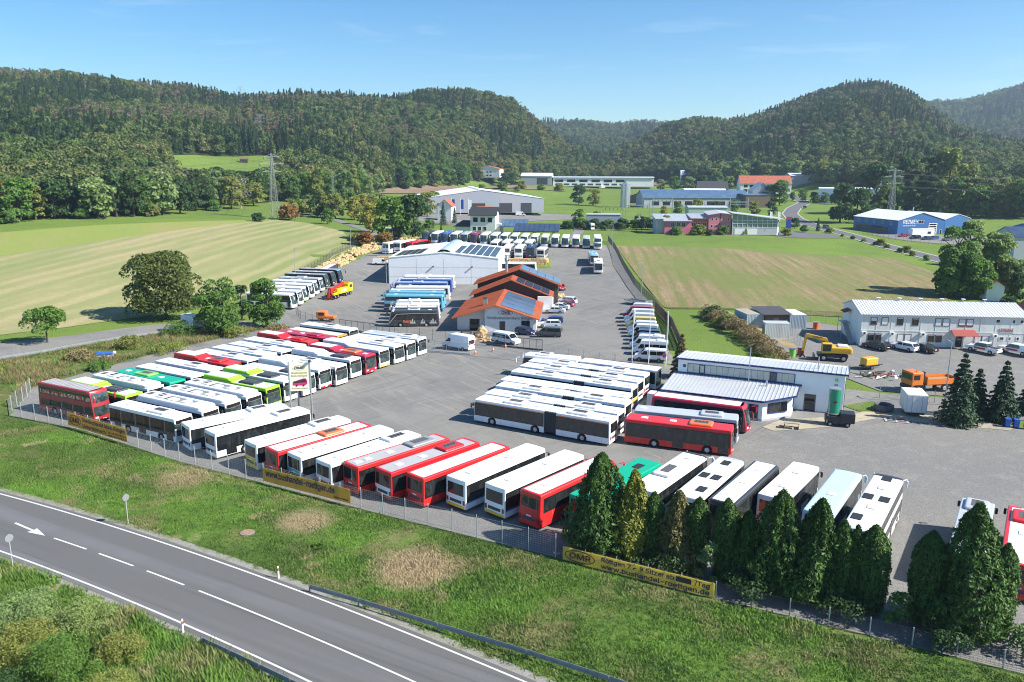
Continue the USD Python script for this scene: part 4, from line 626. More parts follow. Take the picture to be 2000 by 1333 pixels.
def make_bus(label, loc, yaw, L=12.0, h=3.0, kind='city', body='white', skirt=None, roof=None, bumper=None, stripe=None, rear=None, top_edge=None, ac=('white', .22, 2.9), ac2=None, hood=None, hatches=(-.32, .02), band='dark_glass', doors=(.95, 5.9), axles=(2.7, 8.55), front_cap=None, name=None, group=None, posters=(), seats=False, fans=True, mirrors='down', band_z=None, wheel_rim='rim_metal', panels=(), sub=None):
    W = 1.275; coach = kind in ('coach', 'dd'); hx = L / 2
    rake, curve, rr, tumble = dict(city=(.05, .10, .13, .02), coach=(.22, .26, .26, .045), dd=(.16, .24, .24, .04))[kind]
    name = name or dict(city='city_bus', coach='coach', dd='double_decker_bus')[kind]
    t = thing(name, label, 'bus', loc, yaw, group) if sub is None else sub[0]
    P = (lambda n: n + '_paint')
    def warp(m):
        v, f = m if isinstance(m, tuple) else m.out(); v = np.array(v, float)
        wf = np.clip((v[:, 0] - (hx - 1.3)) / 1.3, 0, 1.1) ** 1.5; wr = np.clip((-v[:, 0] - (hx - 1.0)) / 1.0, 0, 1.1) ** 1.5
        if sub is None or sub[1] == 'front': v[:, 0] -= wf * (curve * (v[:, 1] / W) ** 2 + rake * np.maximum(v[:, 2] - 1.0, 0) + rake * 1.6 * np.maximum(v[:, 2] - (h - .55), 0))
        if sub is None or sub[1] == 'rear': v[:, 0] += wr * (.05 * (v[:, 1] / W) ** 2 + .35 * rake * np.maximum(v[:, 2] - 1.0, 0))
        v[:, 1] *= 1 - tumble * np.clip((v[:, 2] - 1.1) / (h - 1.1), 0, 1)
        return v, f
    def part(n, m, mt, parent=t, sm=False): return obj(n, warp(m), mt, parent, sm)
    # shell with wheel arches
    v, f = rbox(-hx, hx, -W, W, .05, h, (rr, rr * .8, rr * .75), max(int(L / 1.5), 4), 8, 4)
    ff = np.vstack([f[:, [0, 1, 2]], f[:, [0, 2, 3]]])
    try:
        B = m3.Manifold(m3.Mesh(np.asarray(v, np.float32), np.asarray(ff, np.uint32))).trim_by_plane((0, 0, 1), .30)
        for a in axles:
            c = trimesh.creation.cylinder(radius=.60, height=.9, sections=18, transform=trimesh.transformations.rotation_matrix(np.pi / 2, [1, 0, 0]))
            for s in (-1, 1): B = B - m3.Manifold(m3.Mesh(np.asarray(c.vertices + [hx - a, s * 1.4, .47], np.float32), np.asarray(c.faces, np.uint32)))
        mm = B.to_mesh(); v, ff = mm.vert_properties[:, :3], mm.tri_verts
    except Exception as e: print('body', e)
    part('body', (v, ff), P(body), sm=35)
    for a in axles:
        for s in (-1, 1): wheel(t, hx - a, s * (W - .02), rim=wheel_rim)
    def side_slab(n, x0, x1, z0, z1, s, d, mt, parent=t, nz=1):
        m = MB(); y0 = s * (W - .03); y1 = s * (W + d); return part(n, m.box(x0, x1, min(y0, y1), max(y0, y1), z0, z1, max(int((x1 - x0) / 1.2), 1), 1, nz), mt, parent)
    if sub is None: x_f, x_r = hx - .12, -hx + .14
    elif sub[1] == 'front': x_f, x_r = hx - .12, -hx + .05
    else: x_f, x_r = hx - .05, -hx + .14
    rows = [(1.0, 2.62, 1.15, 2.50)] if kind == 'city' else [(1.55, h - .42, 1.62, h - .50)] if kind == 'coach' else [(2.62, 3.50, 2.68, 3.44), (1.12, 1.95, 1.18, 1.9)]
    if band_z: rows = [band_z]
    cuts = [hx - 1.75, hx - 3.4, hx - 5.0, hx - 6.7, hx - 8.35, hx - 10.0, hx - 11.6]
    for s in (-1, 1):
        for ri, (b0, b1, p0, p1) in enumerate(rows):
            xr = x_r + (.35 if coach else 0); xf = x_f - (.05 if coach else 0)
            side_slab('window_band', xr, xf, b0, b1, s, .004, band)
            xs = [xf - .03, *[c for c in cuts if xr + .5 < c < xf - .4], xr + .03]
            for a, c in zip(xs[:-1], xs[1:]):
                skip = s < 0 and any(a > hx - d > c for d in doors) and ri == len(rows) - 1 and kind == 'city'
                if not skip: side_slab('window', c + .04, a - .04, p0, p1, s, .010, 'window_glass')
            if seats and ri == 0:
                for a, c in zip(xs[:-1], xs[1:]): side_slab('seat_row', c + .12, a - .12, p0 + .02, p0 + .52, s, .0125, 'seat_red')
    for d in doors:
        if sub is not None and not -hx + .7 < hx - d < hx - .6: continue
        w, top = (.6, 2.5) if kind == 'city' else (.45, 2.3 if kind == 'coach' else 2.05)
        o = side_slab('door', hx - d - w, hx - d + w, .36, top, -1, .012, 'dark_glass')
        for q in (-1, 1):
            side_slab('door_leaf', hx - d + (q - 1) * w / 2 + .05, hx - d + (q + 1) * w / 2 - .05, .5, top - .08, -1, .018, 'window_glass', o)
    if skirt: 
        for s in (-1, 1):
            xs = sorted([x_r] + [v for a in axles for v in (hx - a - .62, hx - a + .62)] + [x_f])
            for a, c in zip(xs[::2], xs[1::2]):
                if c - a > .3: side_slab('skirt_panel', a, c, .33, 1.0, s, .006, P(skirt))
    if not skirt:
        for s in (-1, 1):
            for q in (.14, .42, .60, .86):
                x = -hx + L * q
                if all(abs(x - (hx - a)) > .75 for a in axles): side_slab('panel_seam', x - .012, x + .012, .36, rows[-1][0] - .03, s, .003, 'seam_grey')
    if stripe:
        for s in (-1, 1): side_slab('stripe', x_r, x_f - .1, rows[0][0] - .14, rows[0][0] - .01, s, .006, P(stripe))
    if top_edge:
        for s in (-1, 1): side_slab('roof_edge_stripe', x_r, x_f - .15, rows[0][1] + .01, rows[0][1] + .11, s, .006, P(top_edge))
    for s, x, y0, mtl, cl in posters: side_slab('side_poster', x, x + mtl[0], .9, 1.8, s, .013, cl)
    # front and rear
    isf, isr = sub is None or sub[1] == 'front', sub is None or sub[1] == 'rear'
    fz = (.95, 2.62) if kind == 'city' else (1.0, h - .38) if kind == 'coach' else (.95, 2.05)
    def end_slab(n, sgn, y0, y1, z0, z1, d, mt, parent=t):
        x0, x1 = (hx - .05, hx + d) if sgn > 0 else (-hx - d, -hx + .05)
        m = MB(); return part(n, m.box(x0, x1, y0, y1, z0, z1, 1, 8, 4), mt, parent)
    if isf:
        w = end_slab('windscreen', 1, -1.12, 1.12, fz[0], fz[1] - (.32 if kind == 'city' else 0), .008, 'windscreen_glass')
        m = MB()
        for s in (-1, 1): m.add(*rbox(hx - .0, hx + .02, s * .55 - .4, s * .55 + .4, fz[0] + .06, fz[0] + .10, .008))
        part('wiper', m, 'black_plastic', w)
        if kind == 'city': end_slab('destination_display', 1, -1.1, 1.1, fz[1] - .30, fz[1] + .12, .008, 'amber_display')
        if kind == 'dd': end_slab('upper_windscreen', 1, -1.1, 1.1, 2.5, 3.6, .008, 'windscreen_glass'); 
        for s in (-1, 1): end_slab('headlight', 1, min(s * .72, s * 1.1), max(s * .72, s * 1.1), .62, .82, .01, 'lamp_glass')
        end_slab('bumper', 1, -1.14, 1.14, .32, .56, .012, P(bumper) if bumper else P(skirt or body))
        end_slab('number_plate', 1, -.26, .26, .40, .51, .02, 'plate_white')
        for s in (-1, 1):
            m = MB(); x = hx - .12
            if mirrors == 'horn':
                m.bar((x, s * 1.12, h - .45), (x + .42, s * 1.36, h - .42), .07); m.bar((x + .42, s * 1.36, h - .40), (x + .55, s * 1.38, h - .62), .07); m.add(*rbox(x + .44, x + .60, s * 1.38 - .12, s * 1.38 + .12, h - 1.22, h - .6, .05))
            else:
                m.bar((x, s * 1.2, 2.5), (x + .25, s * 1.42, 2.48), .05); m.add(*rbox(x + .18, x + .32, s * 1.42 - .11, s * 1.42 + .11, 1.95, 2.48, .05))
            obj('mirror', m.out(), 'black_plastic' if kind == 'city' or mirrors != 'horn' else P(body), t)
        if front_cap:
            m = MB(); m.add(*rbox(hx - 1.5, hx + .012, -W - .006, W + .006, h - .36, h + .012, (.3, .24, .2), 3, 6, 2)); part('front_cap', m, P(front_cap), sm=40)
    if isr:
        rz = (1.5, 2.62) if kind != 'dd' else (2.6, 3.5)
        if kind == 'coach': rz = (1.9, h - .45)
        end_slab('rear_window', -1, -1.02, 1.02, rz[0], rz[1], .008, 'dark_glass')
        if rear: end_slab('rear_panel', -1, -1.14, 1.14, .62, rz[0] - .06, .006, P(rear))
        end_slab('rear_bumper', -1, -1.14, 1.14, .32, .58, .010, P(bumper) if bumper else P(body))
        o = end_slab('engine_grille', -1, -.75, .75, .75, 1.05, .009, 'grille_grey')
        for s in (-1, 1): end_slab('tail_light', -1, min(s * .92, s * 1.16), max(s * .92, s * 1.16), .68, 1.12, .014, 'tail_lamp')
        end_slab('number_plate', -1, -.26, .26, 1.12, 1.24, .016, 'plate_white')
    # roof
    if roof: part('roof_panel', MB().add(*rbox(-hx + .3, hx - .55, -.98, .98, h - .02, h + .012, (.1, .1, .012), 6, 2, 1)), P(roof) if roof != 'grey' else 'grey_roof')
    zt = h + (.012 if roof else 0)
    for q in hatches:
        part('roof_hatch', MB().add(*rbox(q * L - .38, q * L + .38, -.33, .33, zt - .02, zt + .06, (.05, .05, .03))), P('white') if body != 'white' or roof else 'grey_roof_hatch')
    for px_, py_ in panels:
        part('roof_panel_dark', MB().add(*rbox(px_ * L - .62, px_ * L + .62, py_ - .42, py_ + .42, zt - .02, zt + .05, (.06, .06, .03))), 'black_plastic')
    for spec in (ac, ac2):
        if not spec: continue
        c, pos, ln = spec[:3]; x = pos * L; o = part('air_conditioner', MB().add(*rbox(x - ln / 2, x + ln / 2, -.92, .92, zt - .05, zt + .27, (.28, .22, .18), 2, 2, 1)), P(c), sm=40)
        g = part('grille', MB().box(x - ln * .30, x + ln * .30, -.45, .45, zt + .2, zt + .285), 'grille_mid', o)
        if fans:
            for k in range(4):
                q = x + (k - 1.5) * ln * .14
                m = MB(); m.cyl((q, 0, zt + .27), (q, 0, zt + .295), ln * .052, n=10); part('fan', m, 'fan_black', o)
    if hood == 'long':      # the long smooth roof housing of the hybrid buses
        for s in (-1, 1): part('roof_fairing', MB().add(*rbox(-hx + .1, hx - .5, s * 1.0 - .26, s * 1.0 + .26, h - .06, h + .36, (.8, .2, .16), 8, 1, 1)), P(body), sm=40)
        part('roof_fairing', MB().add(*rbox(-hx + .06, -hx + 3.2, -1.2, 1.2, h - .06, h + .385, (.7, .3, .18), 4, 3, 1)), P(body), sm=40)
        part('roof_fairing', MB().add(*rbox(hx - 3.2, hx - .25, -1.2, 1.2, h - .06, h + .37, (1.0, .3, .18), 4, 3, 1)), P(body), sm=40)
        part('roof_well', MB().box(-hx + 3.0, hx - 3.0, -.9, .9, h - .02, h + .10), 'roof_well_grey')
        o = part('battery_box', MB().add(*rbox(-1.2, -.1, -.5, .5, h + .08, h + .30, .05)), 'white_paint'); part('battery_box', MB().add(*rbox(1.4, 2.2, -.6, .5, h + .08, h + .42, .08)), 'white_paint')
        o = part('cooling_unit', MB().add(*rbox(-hx + 2.5, -hx + 4.3, -.7, .7, h + .2, h + .52, (.3, .2, .12))), 'white_paint', sm=40)
        for k in (-.3, .3): m = MB(); m.box(-hx + 3.0, -hx + 3.9, k - .2, k + .2, h + .5, h + .535); part('grille', m, 'grille_grey', o)
        part('roof_vent', MB().box(-hx + .9, -hx + 1.7, -.45, .45, h + .36, h + .392), 'grille_mid')
    elif hood == 'rear':    # raised rear roof housing sloping down to the middle
        v, f = rbox(-hx + .05, -hx + 5.6, -1.22, 1.22, h - .06, h + .42, (.15, .16, .14), 6, 3, 1); k = v[:, 2] > h + .1; v[k & (v[:, 0] > -hx + 5.2), 0] -= .7
        part('roof_fairing', (v, f), P(top_edge or body), sm=40)
        if top_edge: part('roof_panel', MB().add(*rbox(-hx + .3, -hx + 4.5, -.98, .98, h + .40, h + .432, (.1, .1, .012))), P('white'))
    return t

def make_artic(label, loc, yaw, body='white', stripe=None, top_edge=None, ac=True, ac2=True, rear=None, bumper=None, skirt=None, group=None, glass=True):
    t = thing('articulated_bus', label, 'bus', loc, yaw, group)
    for which, c, L, ax in (('front', 9.06 - 4.9, 9.8, (2.7, 8.6)), ('rear', -9.06 + 3.4, 6.8, (3.35,))):
        proxy = Shift(t, c)
        make_bus(None, None, 0, L=L, kind='city', body=body, stripe=stripe, top_edge=top_edge, axles=ax, ac=(('white', -.05 if which == 'front' else .12, 2.8) if (ac if which == 'front' else ac2) else None), hatches=(.2, -.33) if which == 'front' else (-.36,), doors=(.95, 5.9) if which == 'front' else (2.6,), sub=(proxy, which), rear=rear if which == 'rear' else None, bumper=bumper, skirt=skirt, fans=which == 'rear')
    x0, x1 = -9.06 + 6.8, 9.06 - 9.8; m = MB(); n = 9
    for k in range(n):
        a = x0 + (x1 - x0) * k / n; b = x0 + (x1 - x0) * (k + 1) / n; s = .045 if k % 2 else 0
        m.box(a, b, -1.22 + s, 1.22 - s, .42 + s, 2.9 - s)
    obj('bellows', m.out(), 'bellows_grey', t)
    m = MB()
    for k in range(n):
        a = x0 + (x1 - x0) * k / n; b = x0 + (x1 - x0) * (k + 1) / n; s = .03 if k % 2 else 0
        m.box(a - .001, b + .001, -1.12, 1.12, 2.86, 2.985 - s)
    obj('bellows_roof', m.out(), 'bellows_roof', t)
    return t
class Shift:
    """A thing whose parts are built around a point c metres along it."""
    def __init__(s, p, c): s.p, s.c = p, c
    def GetPath(s): return s.p.GetPath()
_obj = obj
def obj(name, mesh, material, parent=None, smooth=False, **kw):
    if isinstance(parent, Shift):
        v, f = mesh if isinstance(mesh, tuple) else mesh.out(); v = np.array(v, float); v[:, 0] += parent.c; c = parent.c
        p = _obj(name, (v, f), material, parent.p, smooth, **kw); return Shift(p, c)
    return _obj(name, mesh, material, parent, smooth, **kw)

# ---- the fleet: x, y, ground height, heading
S = dict(A1=(3.75,90.79,0,151.1), A2=(4.93,93.59,0,151.8), A3=(6.25,97.17,0,152.3), A4=(6.79,100.1,0,152.2), A5=(8.18,104.38,0,151.4), A6=(9.4,107.52,0,150.9), A7=(10.74,110.51,0,152), A8=(15.55,111.93,0,152.3), K1=(5.81,115.53,0.03,158.8), R1=(18.88,85.48,0,-20.8), R2=(20.42,89.03,0,-18.2), R3=(23.07,93.31,0,-25), N1=(-23.03,82.49,0,46.8), N2=(-20.21,80.36,0,46.6), N3=(-17.64,79.09,0,47.5), N4=(-14.38,77.27,0,48.6), N5=(-11.38,76.31,0,45.9), N6=(-8.12,74.98,0,47), N7=(-4.97,73.68,0,47.3), N8=(-1.27,73.05,0,49.4), N9=(2.43,71.26,0,48.2), N10=(5.6,69.27,0,47.7), N11=(9.82,69.09,0,49.9), N12=(14.93,70.03,0,53.1), N13=(18.34,68.6,0,55.2), N14=(21.23,67.55,0,53.9), N15=(25.53,68.55,0,53.2), N16=(28.54,65.84,0,55.3), N17=(30.45,62.18,0,56), N18=(37.13,59.36,0,56.6), N19=(40.21,57.81,0,56.3), B5=(-42.48,89.5,0,-29.1), M1=(-31.67,87.81,0,41.7), M2=(-28.47,85.88,0,46.6), D1=(-55.08,96.35,0,-27.1), c1=(-40.49,92.43,0,-29), c2=(-38.87,95.54,0,-29.3), c3=(-37.22,98.38,0,-29.4), c4=(-35.92,102.02,0,-29.2), c5=(-34.61,105.57,0,-29.9), c6=(-32.87,108.19,0,-29.4), c7=(-31.47,111.5,0,-28.8), c8=(-29.51,113.49,0,-29.6), c9=(-28.24,117.42,0,-29.2), c10=(-26.4,120.12,0.01,-30.6), c11=(-24.93,123.71,0.01,-30.2), c12=(-22.94,126.53,-0.01,-31.3), c13=(-21.5,128.96,-0.04,-28.5), c14=(-20.05,132.38,-0.13,-28.7), d0=(-52.27,98.65,0,-29.6), d1=(-51,101.94,0,-29.5), d2=(-49.33,104.9,0,-29.9), d3=(-47.74,107.76,0,-29.4), d4=(-46.38,111.06,0,-29.4), d5=(-45.07,114.41,-0,-29.6), d6=(-43.13,116.98,-0,-29.8), d7=(-41.49,120.04,-0.01,-29.3), d8=(-39.81,122.73,-0.03,-29.6), d9=(-38.6,126.35,-0.08,-29.8), d10=(-37.51,130.02,-0.16,-30), d11=(-35.49,133.5,-0.28,-29.7), d12=(-33.94,135.84,-0.37,-29.9), d13=(-33.39,142.22,-0.68,-28.7), k1=(-56.06,183.3,-1.64,-13.2), k2=(-55.5,187.2,-1.51,-13.2), k3=(-55.35,191.1,-1.31,-13.2), k4=(-54.82,195,-1.14,-13.2), k5=(-54.55,198.9,-0.93,-13.2), k6=(-54.02,202.8,-0.74,-13.2), k7=(-53.54,206.7,-0.36,-13.2), k8=(-52.62,210.6,-0.25,-13.2), k9=(-51.74,214.5,-0.05,-13.2), k0=(-50.84,219.75,0.41,88.4), h1=(-20.3,162,-1.7,-177.5), h2=(-20.83,166.55,-1.85,-177.5), h3=(-20.87,171.1,-1.92,-177.5), h4=(-21.34,175.65,-1.93,-177.5), h5=(-22.52,180.2,-1.96,176), h6=(-22.5,184.75,-1.9,176), h7=(-22.95,189.3,-1.71,179), h8=(-22.17,193.85,-1.56,179), h9=(-22.95,198.4,-1.23,179), h10=(-22.23,202.95,-1.02,179), h11=(-21.94,207.5,-0.8,179))
def at(k, dz=0.0):
    x, y, z, a = S[k]; return ((x, y, z + .03 + dz), a)
G_ART = 'articulated buses side by side'
def A(k, label, **kw): p, a = at(k); return make_artic(label, p, a, group=G_ART, **kw)
a1 = A('A1', 'white articulated bus with orange line above its windows, frontmost of the articulated row', top_edge='orange')
A('A2', 'plain white articulated bus directly behind the orange-lined one', )
A('A3', 'white articulated bus, third of the articulated row from the road side', skirt='white')
A('A4', 'white articulated bus without roof air conditioners, only hatches', ac=False, ac2=False)
A('A5', 'white articulated bus with yellow and blue poster on its tail', rear='yellow', bumper='blue')
A('A6', 'white articulated bus with green stripe along its roof edge', top_edge='green')
A('A7', 'white articulated bus with dark red skirt, rearmost of the articulated row', bumper='dark_red', skirt='dark_red')
p, a = at('A8'); make_bus('white single bus with dark red roof line and dark blue tail, behind the articulated row', p, a, top_edge='dark_red', rear='navy', ac=None, hatches=(-.3, .1, -.05))
p, a = at('K1'); make_bus('short white coach with long mirror arms, rearmost beside the articulated row', p, a, L=9.2, h=3.35, kind='coach', axles=(2.4, 7.2), mirrors='horn', ac=('white', .1, 2.4), hatches=(-.3,), name='coach')
# three by the workshop
p, a = at('R1'); make_bus('bright red city bus with orange roof unit parked across the gravel', p, a, body='bright_red', ac=('orange', .2, 2.6), hatches=(-.33, -.06))
p, a = at('R2'); make_bus('silver city bus between the red bus and the red coach', p, a, body='silver', ac=('silver', .24, 2.6), hatches=(-.42,))
p, a = at('R3'); make_bus('red coach with white roof nearest the workshop', p, a, h=3.3, kind='coach', body='crimson', roof='white', ac=None, hatches=(-.1, .2), front_cap='crimson', mirrors='horn')
# front row backing onto the mesh fence
G_ROW = 'buses backing onto the front fence'
def N(k, label, **kw): p, a = at(k); return make_bus(label, p, a, group=G_ROW, **kw)
N('N1', 'white city bus with yellow lower tail, backing onto the fence', body='white', rear='yellow', bumper='yellow', ac=('white', .24, 2.9))
N('N2', 'red city bus with white roof and orange roof unit, backing onto the fence', body='red', roof='white', ac=('orange', .1, 2.6), hatches=(-.42, -.12, .36))
N('N3', 'teal and white city bus with white roof, backing onto the fence', body='white', rear='teal', bumper='teal', ac=None, hatches=(-.4, -.28, -.15, .25), band_z=(.95, 2.6, 1.1, 2.5))
N('N4', 'older white city bus with large white roof unit, backing onto the fence', body='white', ac=('white', .28, 3.1), hatches=(-.35, .0))
N('N5', 'red bus with grey roof and grey roof unit, backing onto the fence', body='bright_red', roof='grey', ac=('mid_grey', .22, 3.2), fans=False, hatches=(-.42, -.32, -.1))
N('N6', 'red bus with grey roof, red roof unit and white poster on its tail', body='red', roof='grey', ac=('red', .22, 2.7), hatches=(-.33, -.08), rear='white')
N('N7', 'plain red bus with long white roof and no roof unit', body='bright_red', roof='white', ac=None, hatches=(-.3, .15))
N('N8', 'white bus with yellow bumper and blue window line, beside the red bus', h=3.05, body='white', bumper='yellow', stripe='blue', ac=None, hatches=(-.33, .12))
N('N9', 'white bus with yellow bumper and blue window line, beside the red coach', h=3.05, body='white', bumper='yellow', stripe='blue', ac=None, hatches=(-.33, .12))
N('N10', 'red coach with white roof beside the tall cypress', h=3.3, kind='coach', body='bright_red', roof='white', ac=None, hatches=(-.4, -.3, .3), L=12.2, front_cap='bright_red', mirrors='horn')
N('N11', 'green bus half hidden behind the cypress trees', body='green', ac=None, hatches=(), panels=((.3, 0),))
N('N12', 'white coach with black front cap, first behind the cypresses', h=3.45, kind='coach', L=12.2, ac=('white', -.05, 3.4), fans=False, hatches=(.3,), front_cap='dark_grey', mirrors='horn')
N('N13', 'white coach with black roof hatches and lime green tail', h=3.45, kind='coach', L=12.2, ac=None, hatches=(), panels=((.3, 0), (-.03, .58), (-.03, -.58), (-.3, -.5)), front_cap='silver', rear='lime', skirt='lime')
N('N14', 'white coach with dark side and orange swirl above the cypresses', h=3.4, kind='coach', L=12.2, ac=None, hatches=(.25, -.05), body='dark_grey', roof='white', posters=((-1, -4.4, 0, (1.8,), 'orange_paint'),), rear='black')
N('N15', 'short boxy white bus with a grey roof hatch', h=3.1, L=10, ac=None, hatches=(.2, -.2), body='white')
N('N16', 'pale silver coach with bare roof beside the double-deck coach', h=3.25, kind='coach', L=12, body='pale_blue', ac=None, hatches=(-.1,), mirrors='horn')
p, a = at('N17'); make_bus('white double-deck coach with four black roof panels', p, a, h=3.95, L=14., kind='dd', axles=(2.7, 9.0, 10.4), body='white', ac=None, hatches=(.2, -.14), panels=((.38, 0), (.02, .66), (.02, -.66), (-.32, .62)), front_cap='dark_grey', mirrors='horn', group=G_ROW, name='coach')
N('N18', 'silver city bus behind the broad spruce', body='silver', ac=('silver', .36, 2.6), hatches=(-.1,))
N('N19', 'red bus with white roof and red roof unit at the fence corner', body='bright_red', roof='white', ac=('bright_red', .28, 2.6), hatches=(.42, .0))
# the corner by the banner
p, a = at('B5'); make_bus('white city bus with three glazed doors parked along the fence banner', p, a, ac=('white', .17, 3.0), hatches=(-.3, -.08), doors=(1.1, 5.9, 10.4), band_z=(.95, 2.62, 1.1, 2.5))
p, a = at('M1'); make_bus('white bus with white roof unit angled beside the pylon sign, farther one', p, a, ac=('white', .22, 2.6), hatches=(-.3,), doors=(1.1, 5.9, 10.2))
p, a = at('M2'); make_bus('white bus with yellow door rails angled beside the pylon sign, nearer one', p, a, ac=('white', .26, 2.6), hatches=(-.33,), doors=(1.1, 5.9, 10.2))
p, a = at('D1'); dd = make_bus('dark red double-decker with grey canvas roof and red patterned seats', p, a, h=3.95, L=11, kind='dd', axles=(2.6, 7.8), body='dark_red', ac=None, hatches=(), seats=True, roof='grey', top_edge=None, mirrors='horn', front_cap='bright_red')
for k in range(14):
    x = -5.0 + k * .68; obj('roof_bow', MB().add(*rbox(x - .03, x + .03, -1.0, 1.0, 3.95, 3.985, (.02, .2, .015))), 'grille_mid', dd)
# two columns of city buses along the rough verge
G_C, G_D = 'city buses in the column facing the open yard', 'city buses in the column along the rough verge'
Cq = lambda k, label, **kw: make_bus(label, *at(k), group=G_C, **kw)
Dq = lambda k, label, **kw: make_bus(label, *at(k), group=G_D, **kw)
c1 = Cq('c1', 'white hybrid bus with long roof fairing, nearest in the yard column', hood='long', ac=None, hatches=())
dup(c1, 'white hybrid bus with long roof fairing, second from the fence in the yard column', *at('c2')); dup(c1, 'white hybrid bus with long roof fairing, beside the lime green bus', *at('c3'))
Cq('c4', 'lime green hybrid bus with white roof hood and grey roof unit', body='lime', hood='rear', top_edge='lime', ac=('dark_grey', .15, 2.9), roof='white', hatches=())
Cq('c5', 'white hybrid bus with lime hood edge and dark green window line, behind the lime bus', body='white', hood='rear', top_edge='lime', stripe='dark_green', ac=('dark_grey', .15, 2.9), hatches=())
Cq('c6', 'white bus with light green flash on its roof beside the pylon sign', ac=('dark_grey', .2, 2.7), hatches=(-.42, -.3))
Cq('c7', 'white city bus with red front bumper in the yard column', bumper='red', hood='rear', ac=('white', .15, 2.7))
Cq('c8', 'white city bus with rounded dark windscreen beside the red-bumpered bus', ac=('white', .0, 2.7), hatches=(-.4, .2))
Cq('c9', 'white city bus with dark grey roof unit next to the red bus', hood='rear', ac=('dark_grey', .25, 2.9), hatches=())
Cq('c10', 'crimson hybrid bus with red roof hood facing the yard', body='crimson', hood='rear', top_edge='crimson', ac=('orange', .18, 2.8), fans=False, hatches=(.02, .4))
Cq('c11', 'white bus with gold roof edge and yellow bumper facing the yard', hood='rear', stripe=None, bumper='yellow', ac=None, hatches=(.1,))
c12 = Cq('c12', 'plain white city bus facing the yard, beside the yellow-bumpered bus', ac=('white', .15, 2.9), hatches=(-.2,))
dup(c12, 'plain white city bus facing the yard, second from the yard gate', *at('c13'))
Cq('c14', 'white city bus with silver grey roof, nearest the yard gate', ac=('white', .24, 2.9), roof='silver', hatches=(-.42,))
Dq('d0', 'lime and white hybrid bus tucked behind the red double-decker', body='lime', hood='rear', top_edge='lime', ac=('dark_grey', .18, 2.9), roof='white', hatches=())
dup(c1, 'white hybrid bus with long roof fairing, in the column along the rough verge', *at('d1'), group=G_D)
Dq('d2', 'turquoise green bus with pale yellow roof box in the verge column', body='green', ac=('light_green', -.05, 2.9), fans=False, skirt='light_green', hatches=(-.38, -.2, .2))
Dq('d3', 'white bus with brown-red roof line and small roof hatches in the verge column', top_edge='dark_red', ac=None, hatches=(-.2, -.05, .25))
d4 = Dq('d4', 'white city bus with roof unit between the brown-lined and the red bus', ac=('white', .12, 3.0), hatches=(-.3,))
Dq('d5', 'bright red hybrid bus with red roof hood in the verge column', body='bright_red', hood='rear', top_edge='bright_red', ac=('bright_red', .2, 2.6), hatches=(.02,))
dup(d4, 'white city bus just behind the bright red hybrid in the verge column', *at('d6'))
Dq('d7', 'white bus with rounded roof ends in the middle of the verge column', ac=('white', .15, 2.9), hatches=(-.3, -.42), hood=None)
dup(d4, 'white city bus, third behind the bright red hybrid in the verge column', *at('d8'))
dup(d4, 'white city bus just ahead of the second red hybrid in the verge column', *at('d9'))
Dq('d10', 'red hybrid bus with raised roof hood, second red one in the verge column', body='bright_red', hood='rear', top_edge='bright_red', ac=('bright_red', .22, 2.6), hatches=(.05,))
Dq('d11', 'faded dark red city bus beside the second red hybrid', body='crimson', ac=('crimson', .2, 2.6), hatches=(-.3, -.05))
Dq('d12', 'white bus with gold flanks near the yard gate', body='gold', roof='white', ac=None, hatches=(-.2,))
Dq('d13', 'white bus with dark windows at the far end of the verge column', ac=('white', .05, 2.8), hatches=(-.25, .25))
# coaches in the lower yard, noses to the drive
G_K = 'coaches parked nose out along the field fence'
Kq = lambda k, label, **kw: make_bus(label, *at(k), group=G_K, h=3.45, kind='coach', L=12.2, mirrors='horn', **kw)
k1 = Kq('k1', 'white coach beside the dark tree, nearest along the field fence', ac=('white', .0, 2.6), fans=False, hatches=(.25, -.3))
dup(k1, 'white coach second from the dark tree along the field fence', *at('k2'))
Kq('k3', 'white coach with bright green bumper along the field fence', bumper='lime', ac=('white', -.1, 2.6), fans=False, hatches=(.3,))
dup(k1, 'white coach just beyond the green-bumpered one', *at('k4')); dup(k1, 'white coach beside the yellow recovery truck', *at('k5'))
Kq('k6', 'silver-white coach behind the yellow recovery truck', body='silver', ac=('silver', .0, 2.6), fans=False)
Kq('k7', 'dark grey coach with pale roof beyond the recovery truck', body='dark_grey', roof='silver', ac=None)
Kq('k8', 'dark coach with red tail in the lower yard', body='dark_grey', roof='grey', ac=None, rear='red', bumper='red')
Kq('k9', 'dark coach with blue front at the end of the field fence row', body='navy', roof='grey', ac=None, front_cap='sky_blue')
p, a = at('k0'); make_bus('white and navy bus standing alone by the stone slope', p, a, body='navy', roof='white', ac=None, hatches=(.0,))
# coaches beside the hall
G_H = 'coaches parked side by side beside the white hall'
Hq = lambda k, label, L=14.0, **kw: make_bus(label, *at(k), group=G_H, L=L, **{**dict(h=3.45, kind='coach', mirrors='horn', axles=(2.7, 9.2, 10.6) if L > 13 else (2.5, 7.8)), **kw})
h1 = Hq('h1', 'black coach with silver sweep and orange lettering, nearest the sliding gate', L=10.4, body='dark_grey', ac=('silver', .0, 2.6), front_cap='pale_blue')
h2 = Hq('h2', 'dark coach with white tail and pale roof, second from the sliding gate', L=10.4, body='dark_grey', roof='white', ac=('white', .0, 2.6), front_cap='pale_blue', rear='white')
Hq('h3', 'white coach with grey front cap, third from the sliding gate', L=10.4, body='white', ac=('white', .0, 2.6), front_cap='pale_blue'); Hq('h4', 'white and grey coach beside the turquoise double-decker', L=10.4, body='silver', roof='white', ac=('white', .05, 2.6), front_cap='silver')
